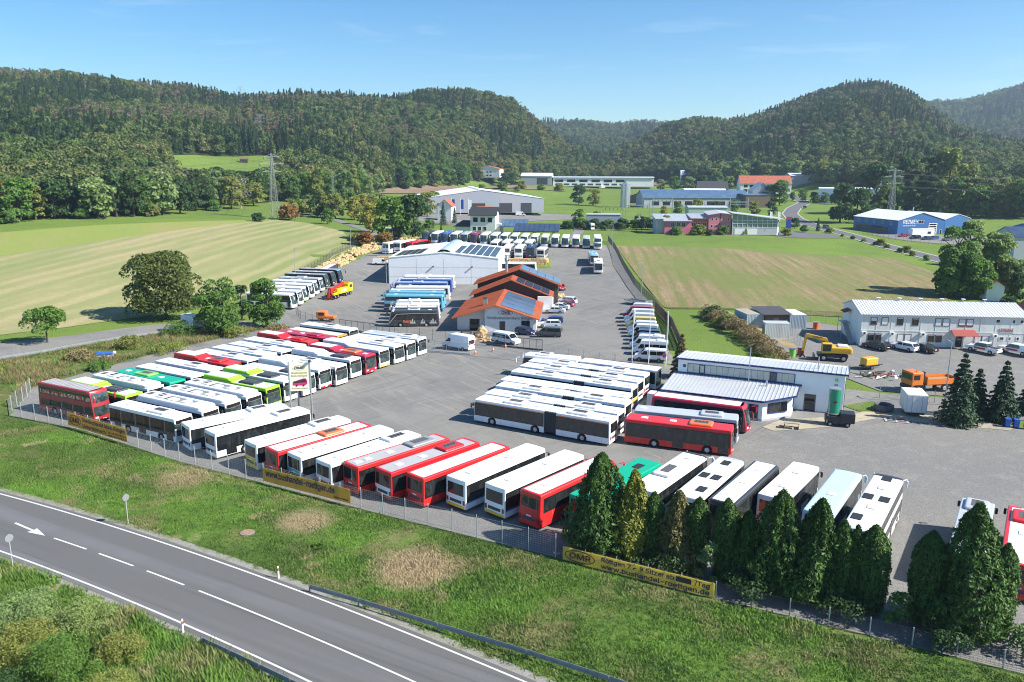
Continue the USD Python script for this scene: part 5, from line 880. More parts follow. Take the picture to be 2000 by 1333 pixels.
h5 = Hq('h5', 'turquoise double-deck coach with blue skirt, nearer of the pair', h=3.95, kind='dd', body='sky_blue', roof='sky_blue', skirt='navy', bumper='blue', ac=None, hatches=(-.3, .3))
dup(h5, 'turquoise double-deck coach with blue skirt, farther of the pair', *at('h6'))
Hq('h7', 'grey and white coach beside the farther turquoise double-decker', body='dark_grey', roof='white', ac=None)
Hq('h8', 'large white coach in the middle of the row beside the hall', ac=('silver', .3, 3.2))
h9 = Hq('h9', 'blue coach with pale roof and white tail, nearer of two', body='blue', roof='silver', ac=('silver', .05, 2.6))
dup(h9, 'blue coach with pale roof, farther of two beside the hall', *at('h10'))
Hq('h11', 'white coach closest to the white hall wall', ac=('white', .05, 3.0))
# the upper yard: noses to the camera, tails to the camera, and the drive
G_B = 'coaches lined up along the top of the upper yard'
_cols = ['dark_grey', 'white', 'blue', 'white', 'silver', 'maroon', 'white', 'white', 'white', 'light_green', 'white', 'white', 'white', 'white', 'white', 'white', 'silver']
_lab = {0: 'grey-black coach at the tree end of the upper row', 1: 'white coach second from the tree end of the upper row', 2: 'blue coach in the upper row', 3: 'white coach right beside the blue one in the upper row', 4: 'silver coach beside the maroon one in the upper row', 5: 'maroon coach in the upper row', 6: 'white coach between the maroon coach and the row centre', 7: 'white coach two places before the green one in the upper row', 8: 'white coach just before the green one in the upper row', 9: 'white coach with green roof edges in the upper row', 10: 'white coach just past the green one in the upper row', 11: 'white coach two places past the green one in the upper row', 12: 'white coach with glazed upper front, first of the bright five', 13: 'white coach second of the bright five in the upper row', 14: 'white coach third of the bright five in the upper row', 15: 'white coach with red bumper near the end of the upper row', 16: 'silver coach beside the tall double-decker of the upper row'}
_protos = {}
for k in range(17):
    q = k / 16; x, y = -29.8 + q * (25.0 + 29.8), 283.5 + q * (270.0 - 283.5); z = float(T(x, y)) + .08
    yaw = -95.5; c = _cols[k]
    if c in _protos and k != 15: dup(_protos[c], _lab[k], (x, y, z), yaw)
    else: _protos[c] = make_bus(_lab[k], (x, y, z), yaw, L=12.2, h=3.55, kind='coach', body='white' if c == 'light_green' else c, top_edge='light_green' if c == 'light_green' else None, roof='white' if c in ('light_green', 'white') else None, ac=None, hatches=(.1,), bumper='red' if k == 15 else None, mirrors='horn', group=G_B, axles=(2.6, 8.8))
x, y = 28.6, 268.8; make_bus('white double-deck coach at the drive end of the upper row', (x, y, float(T(x, y)) + .08), -95, L=13, h=4.0, kind='dd', ac=None, hatches=(.1,), mirrors='horn', group=G_B, name='coach')
G_T = 'coaches showing their tails above the stone wall'
tw = make_bus('white coach half hidden by the hall corner above the stone wall', (-1.2, 244.4, 3.48), 84, L=12, h=3.5, kind='coach', ac=None, hatches=(.1,), mirrors='horn', group=G_T)
dup(tw, 'white coach with oval rear window above the stone wall', (2.4, 243.6, 3.48), 84)
make_bus('dark blue coach with white marking above the stone wall', (5.9, 243.2, 3.48), 84, L=12, h=3.5, kind='coach', body='navy', ac=None, hatches=(.1,), mirrors='horn', group=G_T)
make_bus('small white bus at the end of the stone wall', (9.0, 241.2, 3.48), 80, L=7.5, h=3.1, ac=None, hatches=(.1,), axles=(1.8, 5.6), doors=(2.4,), group=G_T)
for k, (x, lab) in enumerate(((-5.2, 'white coach in the second tail row partly behind the hall roof'), (-1.6, 'white coach in the second tail row above the oval-windowed one'), (2.1, 'white coach in the second tail row above the dark blue one'), (5.6, 'white coach at the end of the second tail row'))): dup(tw, lab, (x, 257.5 - k * .3, 3.75 + .03 * k), 84, group='second row of coach tails in the upper yard')
wl = dup(tw, 'white coach tail leftmost above the stones beside the hall', (-37.6, 254.5, 3.6), 70, group='coach tails beside the hall')
dup(tw, 'white coach tail second beside the hall above the stones', (-34.2, 256, 3.7), 70, group='coach tails beside the hall')
make_bus('red coach tail beside two white ones behind the hall', (-30.6, 257.2, 3.8), 70, L=12, h=3.3, kind='coach', body='bright_red', ac=None, hatches=(.1,), mirrors='horn', group='coach tails beside the hall')
make_bus('white bus with dark windscreen coming down the drive', (24.3, 224.8, float(T(24.3, 224.8)) + .09), -95, ac=('white', .3, 2.6), hatches=(-.2,))
make_bus('pale blue bus following close behind on the drive', (24.2, 238.3, float(T(24.2, 238.3)) + .09), -92, body='silver', roof='sky_blue', ac=('pale_blue', .3, 2.6), hatches=(-.2,))
make_bus('white coach parked below the stone wall behind the red roofs', (1.0, 226.6, float(T(1.0, 226.6)) + .09), 178, L=12, h=3.3, kind='coach', ac=None, hatches=(.1,), mirrors='horn')

# ---- plants
rng = np.random.default_rng(11)
def leaf_mat(name, a, b, c, trans=.4, rough=.6, obj_amt=.5):
    return mat(name, a, [(0, .1, .95, b, {'island': 1, 'amt': .85}), (0, .0, 1, c, {'object': 1, 'amt': obj_amt}), (.35, .45, .7, tuple(q * .6 for q in a), {'amt': .55})], rough=rough, spec=.3, trans=trans)
leaf_mat('leaf_green', (0.126, 0.239, 0.0408), (0.254, 0.394, 0.0662), (0.165, 0.266, 0.0764)); leaf_mat('leaf_dark', (0.0598, 0.126, 0.0358), (0.126, 0.211, 0.051), (0.0897, 0.14, 0.051)); leaf_mat('leaf_olive', (0.254, 0.31, 0.0713), (0.419, 0.436, 0.115), (0.299, 0.266, 0.0764))
leaf_mat('leaf_pale', (0.254, 0.351, 0.127), (0.419, 0.505, 0.204), (0.299, 0.366, 0.102)); leaf_mat('leaf_yellow', (0.345, 0.337, 0.0637), (0.598, 0.517, 0.106), (0.39, 0.269, 0.0637)); leaf_mat('leaf_lime', (.125, .165, .04), (.18, .215, .06), (.13, .16, .04)); leaf_mat('leaf_rust', (0.345, 0.169, 0.053), (0.552, 0.315, 0.106), (0.23, 0.203, 0.0637)); leaf_mat('needle_dark', (0.0368, 0.0796, 0.034), (0.0736, 0.129, 0.0467), (0.046, 0.0885, 0.051), .12); leaf_mat('needle_blue', (0.069, 0.122, 0.0744), (0.115, 0.188, 0.106), (0.069, 0.111, 0.085), .12)
leaf_mat('needle_brown', (0.173, 0.138, 0.0594), (0.254, 0.221, 0.085), (0.138, 0.133, 0.0637), .12); leaf_mat('thuja_green', (0.069, 0.136, 0.0254), (0.186, 0.273, 0.0467), (0.0796, 0.148, 0.0298), .15); leaf_mat('thuja_yellow', (0.225, 0.248, 0.034), (0.504, 0.445, 0.0637), (0.24, 0.248, 0.0425), .15); leaf_mat('thuja_brown', (0.186, 0.174, 0.053), (0.398, 0.286, 0.106), (0.186, 0.148, 0.0637), .15); leaf_mat('twig_grey', (0.265, 0.221, 0.177), (0.389, 0.336, 0.283), (0.248, 0.212, 0.16), .1); leaf_mat('dry_brush', (0.283, 0.212, 0.106), (0.442, 0.354, 0.177), (0.212, 0.212, 0.0708), .2)
mat('bark', (.085, .065, .05), [(4, .4, .7, (.05, .04, .03), {'stretch': (1.0, 1.0, .25)})], rough=.95); mat('bark_pale', (.36, .34, .30), [(3, .5, .7, (.12, .11, .1), {'amt': .8})], rough=.9)
def leaves(P, N, size, r, aspect=1.0, spread=.75, up=None):
    """One bent quad per point, facing roughly along N."""
    n = len(P); N = N / np.maximum(np.linalg.norm(N, axis=1, keepdims=True), 1e-9)
    M = N + r.normal(0, spread, (n, 3)); flip = (M * N).sum(1) < 0; M[flip] *= -1; M /= np.linalg.norm(M, axis=1, keepdims=True)
    t = r.normal(0, 1, (n, 3)) if up is None else np.broadcast_to(np.asarray(up, float), (n, 3)) + r.normal(0, .45, (n, 3))
    t -= (t * M).sum(1, keepdims=True) * M; t /= np.maximum(np.linalg.norm(t, axis=1, keepdims=True), 1e-9); b = np.cross(M, t)
    s = (size * r.uniform(.6, 1.35, n))[:, None]; t, b = t * s * aspect, b * s
    V = np.stack([P - t, P + b * .62 - M * s * .12, P + t, P - b * .62 - M * s * .12], 1).reshape(-1, 3); k = np.arange(n)[:, None] * 4
    return V, np.hstack([k, k + 3, k + 2, k + 1])[:, ::-1]
def lobes(env, n, r, rmin, rmax):
    """Lobes inside an envelope env(t, angle) -> radius at relative height t."""
    out = []
    for _ in range(n):
        t = r.uniform(.05, .97); a = r.uniform(0, 2 * np.pi); R = env(t); q = R * r.uniform(.35, .82); out.append((q * np.cos(a), q * np.sin(a), t, r.uniform(rmin, rmax)))
    return out
def crown(H, z0, W, n, size, r, nl=16, lob=(.22, .36), shape='round', flat=.8, spread=.75):
    env = {'round': lambda t: W / 2 * math.sin(math.pi * min(max(t * .86 + .12, 0), 1)) ** .6, 'cone': lambda t: W / 2 * (1 - t) ** .85 + .1, 'tall': lambda t: W / 2 * math.sin(math.pi * (t * .8 + .15)) ** .5, 'low': lambda t: W / 2 * (1 - t * t) ** .5}[shape]
    L = lobes(env, nl, r, lob[0] * W / 2 * 1.3, lob[1] * W / 2 * 1.3); hh = H - z0; P, N = [], []
    wts = np.array([l[3] ** 2 for l in L]); cnt = np.maximum((wts / wts.sum() * n).astype(int), 3)
    for (x, y, t, R), k in zip(L, cnt):
        d = r.normal(0, 1, (k, 3)); d /= np.linalg.norm(d, axis=1, keepdims=True); d[:, 2] = np.where(d[:, 2] < -.35, -d[:, 2], d[:, 2])
        c = np.array([x, y, z0 + min(max(t, R / hh * .7), 1 - R * flat / hh * .8) * hh]); P.append(c + d * (R * np.array([1, 1, flat])) * r.uniform(.72, 1.06, (k, 1)) ** .5); N.append(d + .35 * (c - [0, 0, z0 + hh * .35]) / max(W, 1) + [0, 0, .25])
    return leaves(np.vstack(P), np.vstack(N), size, r, 1.0, spread)
def trunk(H, rad, r, limbs=5, spread=.3):
    m = MB(); a = np.array([0, 0, -.2]); b = np.array([r.normal(0, .02) * H, r.normal(0, .02) * H, H * .45]); m.cyl(a, b, rad, rad * .6, 7); m.cyl(b, (b[0] * 1.6, b[1] * 1.6, H * .86), rad * .6, rad * .15, 6)
    for k in range(limbs):
        t = r.uniform(.25, .75); p = np.array([b[0] * t / .5, b[1] * t / .5, H * t]); g = r.uniform(0, 2 * np.pi); m.cyl(p, p + np.array([math.cos(g), math.sin(g), .8]) * H * spread * r.uniform(.5, 1), rad * .35, rad * .08, 5)
    return m
def conifer(H, W, n, size, r, droop=.35, ragged=.25):
    """Whorls of drooping boughs around a straight stem."""
    P, N = [], []; layers = max(int(H * 1.7), 8)
    for k in range(layers):
        t = (k + .3) / layers; z = .06 * H + t * H * .93; R = W / 2 * (1 - t) ** .9 + .06; nb = max(int(9 * (1 - t) + 4), 4); a0 = r.uniform(0, 6.28)
        for j in range(nb):
            a = a0 + j * 2 * np.pi / nb + r.normal(0, .12); Rb = R * r.uniform(1 - ragged, 1.05); m = max(int(n / layers / nb * (1.6 - t)), 2); s = r.uniform(.12, 1, m) ** .7
            side = r.normal(0, .16, m) * Rb * (1.05 - s * .6); dx, dy = math.cos(a), math.sin(a)
            P.append(np.stack([dx * s * Rb - dy * side, dy * s * Rb + dx * side, z - s * Rb * droop + r.normal(0, .05, m)], 1)); N.append(np.stack([dx * (.4 + s), dy * (.4 + s), np.full(m, .9)], 1))
    return leaves(np.vstack(P), np.vstack(N), size, r, 1.3, .55)
def column(H, W, n, size, r, shape, z0=.25):
    """Dense cypress: upright sprays over a tapering body broken into clumps."""
    t = r.uniform(0, 1, n) ** (1.0 if shape == 'col' else 1.45); a = r.uniform(0, 2 * np.pi, n)
    env = np.minimum(1, (1 - t) * 5) ** .7 * (.80 + .2 * np.sin(np.pi * t)) if shape == 'col' else np.minimum((1 - t) ** .68 + .02, .62 + t * 2.0)
    nz = fbm(np.stack([np.cos(a) * 2.2, np.sin(a) * 2.2, t * H / (W * .55 + .3)], -1) + r.uniform(0, 50), 3) ; n2 = noise(np.stack([np.cos(a) * 5.5, np.sin(a) * 5.5, t * H / .42], -1) + 7); bump = (1 + (nz - .5) * (.5 if shape == 'col' else 1.25)) * (1 + (n2 - .5) * (.22 if shape == 'col' else .42))
    R = W / 2 * env * bump * r.uniform(.84, 1.04, n)
    P = np.stack([np.cos(a) * R, np.sin(a) * R, z0 + t * (H - z0)], 1); N = np.stack([np.cos(a), np.sin(a), .25 + .4 * t], 1)
    return leaves(P, N, size, r, 1.7, .8, up=(0, 0, .8))
def core(H, W, m=None, shape='cone'):
    """The dark inner wood of a dense shrub or cypress, so that no daylight passes its heart."""
    m = m or MB(); 
    if shape == 'cone': m.cyl((0, 0, .1), (0, 0, H * .93), W * .28, W * .03, 8)
    else: m.cyl((0, 0, .1), (0, 0, H * .9), W * .33, W * .22, 8)
    return m
def tree(name, label, x, y, leafmesh, leafmat, trunkmesh, barkmat='bark', group=None, z=None, part='crown', yaw=0):
    t = thing(name, label, 'tree' if 'shrub' not in name and 'hedge' not in name else 'shrub', (x, y, tz(x, y) if z is None else z), yaw, group)
    if trunkmesh is not None: obj('trunk' if part == 'crown' else 'stems', trunkmesh, barkmat, t)
    obj(part, leafmesh, leafmat, t); return t

# the row of cypresses behind the fence
G_HEDGE = 'row of cypresses behind the front fence'
for k, (sh, x, y, H, W, mt, lab) in enumerate([('cone', 6.9, 59.9, 8.5, 5.6, 'thuja_green', 'tall pointed green cypress, first of the row beside the red coach'), ('cone', 9.4, 58.6, 7.6, 3.4, 'thuja_yellow', 'golden-green cypress leaning against the tallest one'), ('col', 10.9, 58.0, 6.0, 1.35, 'thuja_green', 'slim columnar cypress between the golden and the browning one'), ('cone', 12.7, 57.2, 6.4, 3.9, 'thuja_brown', 'browning feathery cypress near the yellow banner'), ('col', 14.1, 56.5, 6.2, 1.5, 'thuja_green', 'slim columnar cypress just past the browning one'), ('col', 16.0, 55.4, 6.6, 1.6, 'thuja_green', 'slim columnar cypress before the coach with the orange swirl'), ('cone', 17.4, 54.7, 5.9, 3.2, 'thuja_green', 'dull dark cypress filling the gap beside the twin cypresses'), ('cone', 19.5, 53.7, 8.0, 4.7, 'thuja_green', 'broad cypress, taller of the twins by the boxy white bus'), ('cone', 21.9, 52.4, 7.9, 4.3, 'thuja_green', 'broad cypress with rounded top, right one of the twins'), ('col', 23.3, 51.7, 6.6, 1.45, 'thuja_green', 'columnar cypress beside the pale silver coach'), ('col', 24.1, 51.3, 6.4, .95, 'thuja_green', 'thinnest columnar cypress of the row'), ('col', 25.2, 50.9, 6.6, 1.9, 'thuja_green', 'stout columnar cypress against the tail of the double-deck coach'), ('col', 28.4, 49.4, 6.9, 2.3, 'thuja_green', 'rounded columnar cypress left of the great cone-shaped one'), ('cone', 30.6, 48.3, 9.4, 6.3, 'thuja_green', 'great cone-shaped cypress in front of the silver bus'), ('col', 32.4, 47.6, 6.9, 1.7, 'thuja_green', 'columnar cypress between the great cone and the red bus')]):
    H, W = H, W * (1.08 if sh == 'cone' else 1.2) * (.86 if k > 11 else 1); r = np.random.default_rng(100 + k); n = int((4200 if sh == 'col' else 8200) * (H * W / (9 if sh == 'col' else 30)) ** .8) + 600
    t = tree('cypress', lab, x + .42, y + .78, column(H, W, n, .085 if sh == 'col' else .105, r, sh), mt, core(H, W, None, sh), 'leaf_dark' if False else 'bark', G_HEDGE)
for k, (x, y, H, W, mt, lab) in enumerate([(14.9, 55.6, 3.4, 2.0, 'leaf_pale', 'small pale shrub between two columnar cypresses'), (26.7, 49.6, 2.6, 2.4, 'leaf_green', 'loose green shrub in the gap beside the double-deck coach'), (34.2, 46.0, 2.8, 3.2, 'leaf_green', 'light-tipped shrub in front of the red bus tail'), (36.6, 44.6, 2.6, 3.4, 'leaf_dark', 'dark shrub at the fence corner by the red bus'), (29.0, 47.2, 1.9, 3.2, 'leaf_dark', 'low dark shrub under the great cypress'), (11.6, 56.9, 1.8, 4.5, 'leaf_dark', 'low dark shrub under the browning cypress'), (17.6, 53.9, 1.7, 4.5, 'leaf_dark', 'low dark shrub under the twin cypresses'), (23.8, 50.7, 1.6, 4.0, 'leaf_dark', 'low dark shrub under the slim columns')]):
    r = np.random.default_rng(200 + k); tree('shrub', lab, x, y, crown(H, .1, W, 1500, .10, r, 14, shape='low'), mt, trunk(H * .7, .05, r, 4), 'bark', part='foliage')
# conifers near the workshop and by the dump truck
for k, (x, y, H, W, mt, lab) in enumerate([(25.2, 115.2, 7.0, 4.0, 'needle_brown', 'brown-topped spruce beside the workshop corner'), (55.2, 94.2, 9.2, 5.9, 'needle_dark', 'tallest spruce in front of the orange dump truck'), (58.9, 96.9, 6.6, 4.2, 'needle_dark', 'shorter spruce squeezed between two taller ones'), (61.2, 95.4, 8.0, 5.2, 'needle_dark', 'slender spruce with brown top right of the dump truck'), (66.6, 98.2, 5.6, 4.4, 'needle_blue', 'bluish spruce behind the metal gate at the frame edge')]):
    r = np.random.default_rng(300 + k); tree('spruce', lab, x, y, conifer(H, W, 5200, .17, r), mt, MB().cyl((0, 0, -.1), (0, 0, H * .97), .16, .02, 7), 'bark', 'spruces around the workshop')
# trees left of the yard
def big(name, label, x, y, H, W, mt, n, size, seed, nl=22, z0=1.2, shape='round', group=None, bark='bark', lob=(.22, .36)):
    r = np.random.default_rng(seed); return tree(name, label, x, y, crown(H, z0, W, n, size, r, nl, lob, shape), mt, trunk(H, max(.03 * H, .1), r, 7), bark, group)
big('lime_tree', 'large round light green tree on the edge of the pale field', -71.7, 162.3, 13.4, 17.8, 'leaf_lime', 15000, .30, 401, 60, .7, lob=(.16, .26))
big('round_tree', 'small round tree beside the guardrail of the side road', -81.8, 136.8, 6.3, 7.0, 'leaf_green', 3200, .22, 402, 20, 1.6)
big('round_tree', 'dark bushy tree between the side road and the bus columns', -55.3, 148.4, 10.6, 9.8, 'leaf_green', 8500, .24, 403, 44, .3, lob=(.16, .28))
big('round_tree', 'dark bushy tree hiding the nearest coach of the lower yard', -50.0, 159.0, 9.6, 8.8, 'leaf_green', 8000, .23, 404, 40, .3, lob=(.16, .28))
big('slim_tree', 'slim dark tree just behind the two bushy ones', -57.5, 166.5, 7.4, 4.6, 'leaf_dark', 2200, .24, 405, 14, .5)
for k, (x, y, H, W, mt, lab) in enumerate([(-66, 134, 2.2, 5, 'leaf_olive', 'tall weedy shrub left of the blue crates'), (-62, 146, 2.6, 7, 'leaf_green', 'green shrub thicket below the dark bushy tree'), (-52, 146, 2.0, 5, 'leaf_olive', 'olive shrub near the red hybrid bus'), (-45.5, 151, 1.8, 5, 'dry_brush', 'dry reddish brush at the yard corner'), (-70, 125, 1.6, 5, 'dry_brush', 'dry brown brush in the middle of the rough verge'), (-58.5, 131, 1.6, 6, 'leaf_olive', 'olive bramble strip along the verge column'), (-63.6, 119, 1.4, 4, 'leaf_green', 'low green bramble beside the turquoise bus'), (-79, 117, 1.4, 5, 'leaf_olive', 'low weeds at the rough verge near the double-decker')]):
    r = np.random.default_rng(420 + k); tree('shrub', lab, x, y, crown(H, 0, W * 1.2, 2600, .12, r, 40, (.10, .2), 'low', .7, 1.0), mt, trunk(H * .6, .04, r, 3), part='foliage', group='shrubs on the rough verge')
# thicket at the near roadside
for k, (x, y, H, W, mt, lab) in enumerate([(-27.6, 42.8, 3.4, 5.2, 'leaf_green', 'big green bush nearest the camera below the road'), (-31.2, 45.6, 2.6, 4.6, 'leaf_olive', 'olive bush with reddish leaves left of the big green bush'), (-33.5, 49.4, 2.0, 5.2, 'leaf_pale', 'pale brushy clump by the round road sign'), (-23.4, 41.2, 2.3, 4.2, 'leaf_olive', 'sparse olive bush right of the big green bush'), (-20.6, 40.0, 1.9, 3.6, 'leaf_rust', 'rust-tinged bush by the lower guardrail'), (-29.5, 49.2, 1.9, 4.4, 'leaf_pale', 'pale grassy shrub between the bushes and the road'), (-35.4, 44.6, 2.8, 5.0, 'leaf_yellow', 'yellowing bush at the bottom corner'), (-25.2, 46.0, 1.5, 3.6, 'leaf_olive', 'low olive brush above the big green bush'), (-30, 40.2, 2.6, 5, 'leaf_dark', 'dark bush below the big green one')]):
    r = np.random.default_rng(450 + k); tree('shrub', lab, x, y, crown(H * r.uniform(.8, 1), 0, W * 1.15, 9500, .058, r, 60, (.09, .2), 'low', .9, 1.0), mt, trunk(H * .8, .05, r, 6), part='foliage', group='bushes below the road')
r = np.random.default_rng(470); tree('weed_plant', 'single leafy weed in the middle of the front grass', -15.9, 60.6, crown(.7, 0, 1.4, 260, .10, r, 8, shape='low'), 'leaf_green', trunk(.5, .02, r, 2), part='foliage')
# brown hedge by the container yard
h = MB(); r = np.random.default_rng(480); lf = []
for k in range(14):
    q = k / 13; x, y = 41.0 + q * 1.6 + r.normal(0, .4), 160 - q * 35; v, f = crown(2.3 + r.uniform(-.4, .5), 0, 5.4, 2200, .11, r, 30, (.12, .24), 'low', .8, 1.0); v = v + [x - 47, y - 140, tz(x, y) - tz(47, 140)]; h.add(v, f)
hd = thing('hedge', 'long brown and green hedge along the container yard', 'hedge', (47, 140, tz(47, 140)), 0); obj('foliage', h, 'dry_brush', hd)
v, f = crown(2.4, 0, 5, 1200, .2, r, 16, shape='low'); obj('foliage', (v + [-6, 19, .3], f), 'leaf_dark', hd); v, f = crown(2.4, 0, 5, 1200, .2, r, 16, shape='low'); obj('foliage', (v + [-5.6, 10, .2], f), 'leaf_olive', hd)
# clump at the right by the valley road
for k, (x, y, H, W, mt, lab, sh) in enumerate([(104, 186, 16, 8, 'leaf_green', 'leaning green tree, tallest of the clump by the hut', 'tall'), (109, 190, 17, 7.5, 'leaf_pale', 'pale tree in the middle of the clump by the hut', 'tall'), (114.5, 188, 14.5, 7.5, 'leaf_pale', 'pale birch over the hut', 'tall'), (106, 182, 9.5, 8, 'leaf_green', 'dark lower tree at the foot of the clump', 'round'), (116.5, 184, 9, 5.5, 'leaf_pale', 'pale weeping tree beside the hut', 'tall'), (101, 183.5, 7.5, 5.5, 'leaf_green', 'dark bush at the field corner of the clump', 'round')]):
    big('clump_tree', lab, x, y, H, W, mt, 7500, .32, 500 + k, 40, .4, sh, 'trees in the clump by the valley road')
# solitary and garden trees, copied from a few kinds with their own sizes and tones
KIND = {}
def kind(kname, H, W, mt, form, seed):
    r = np.random.default_rng(seed)
    if form == 'conifer': lm, tm = conifer(H, W, 1500, .34, r), MB().cyl((0, 0, -.3), (0, 0, H * .95), .2, .03, 6)
    elif form == 'bare': lm, tm = crown(H, H * .25, W, 260, .3, r, 14, shape='tall'), trunk(H, .2, r, 14, .38)
    else: lm, tm = crown(H, H * .04, W, 2200, .55 * (W / 11) ** .5, r, 32, (.17, .3), form if form != 'low' else 'low'), trunk(H, .028 * H, r, 5)
    return lm, mt, tm
FORMS = {'broad': ('round', 13, 12), 'tall': ('tall', 17, 9), 'conifer': ('conifer', 15, 6), 'bush': ('low', 4.5, 7), 'bare': ('bare', 13, 7)}
MATS = {'green': 'leaf_green', 'dark green': 'leaf_dark', 'olive': 'leaf_olive', 'pale green': 'leaf_pale', 'yellowing': 'leaf_yellow', 'rusty': 'leaf_rust', 'dark': 'needle_dark', 'bluish': 'needle_blue', 'grey': 'twig_grey'}
FIRST = {}
def spot_tree(form, tone, x, y, scale, label, group, yaw):
    key = (form, tone, int(abs(x * 7)) % 2)
    fm, H, W = FORMS[form]; nm = {'broad': 'broadleaf_tree', 'tall': 'slender_tree', 'conifer': 'conifer', 'bush': 'shrub', 'bare': 'bare_tree'}[form]
    if key not in FIRST:
        lm, mt, tm = kind(form, H, W, MATS[tone], fm, 600 + len(FIRST)); t = FIRST[key] = tree(nm, label, x, y, lm, mt, tm, 'bark_pale' if form == 'bare' else 'bark', group, None, 'crown' if form != 'bush' else 'foliage', yaw)
    else: t = dup(FIRST[key], label, (x, y, tz(x, y)), yaw, group)
    UsdGeom.Xformable(t).AddScaleOp().Set(Gf.Vec3f(scale, scale, scale * (1 + .12 * math.sin(x))))
    return t
SPOT_GROUPS = ['trees along the foot of the left hill', 'trees and bushes between the pylon and the villa', 'trees in the middle of the valley', 'trees behind the blue halls']
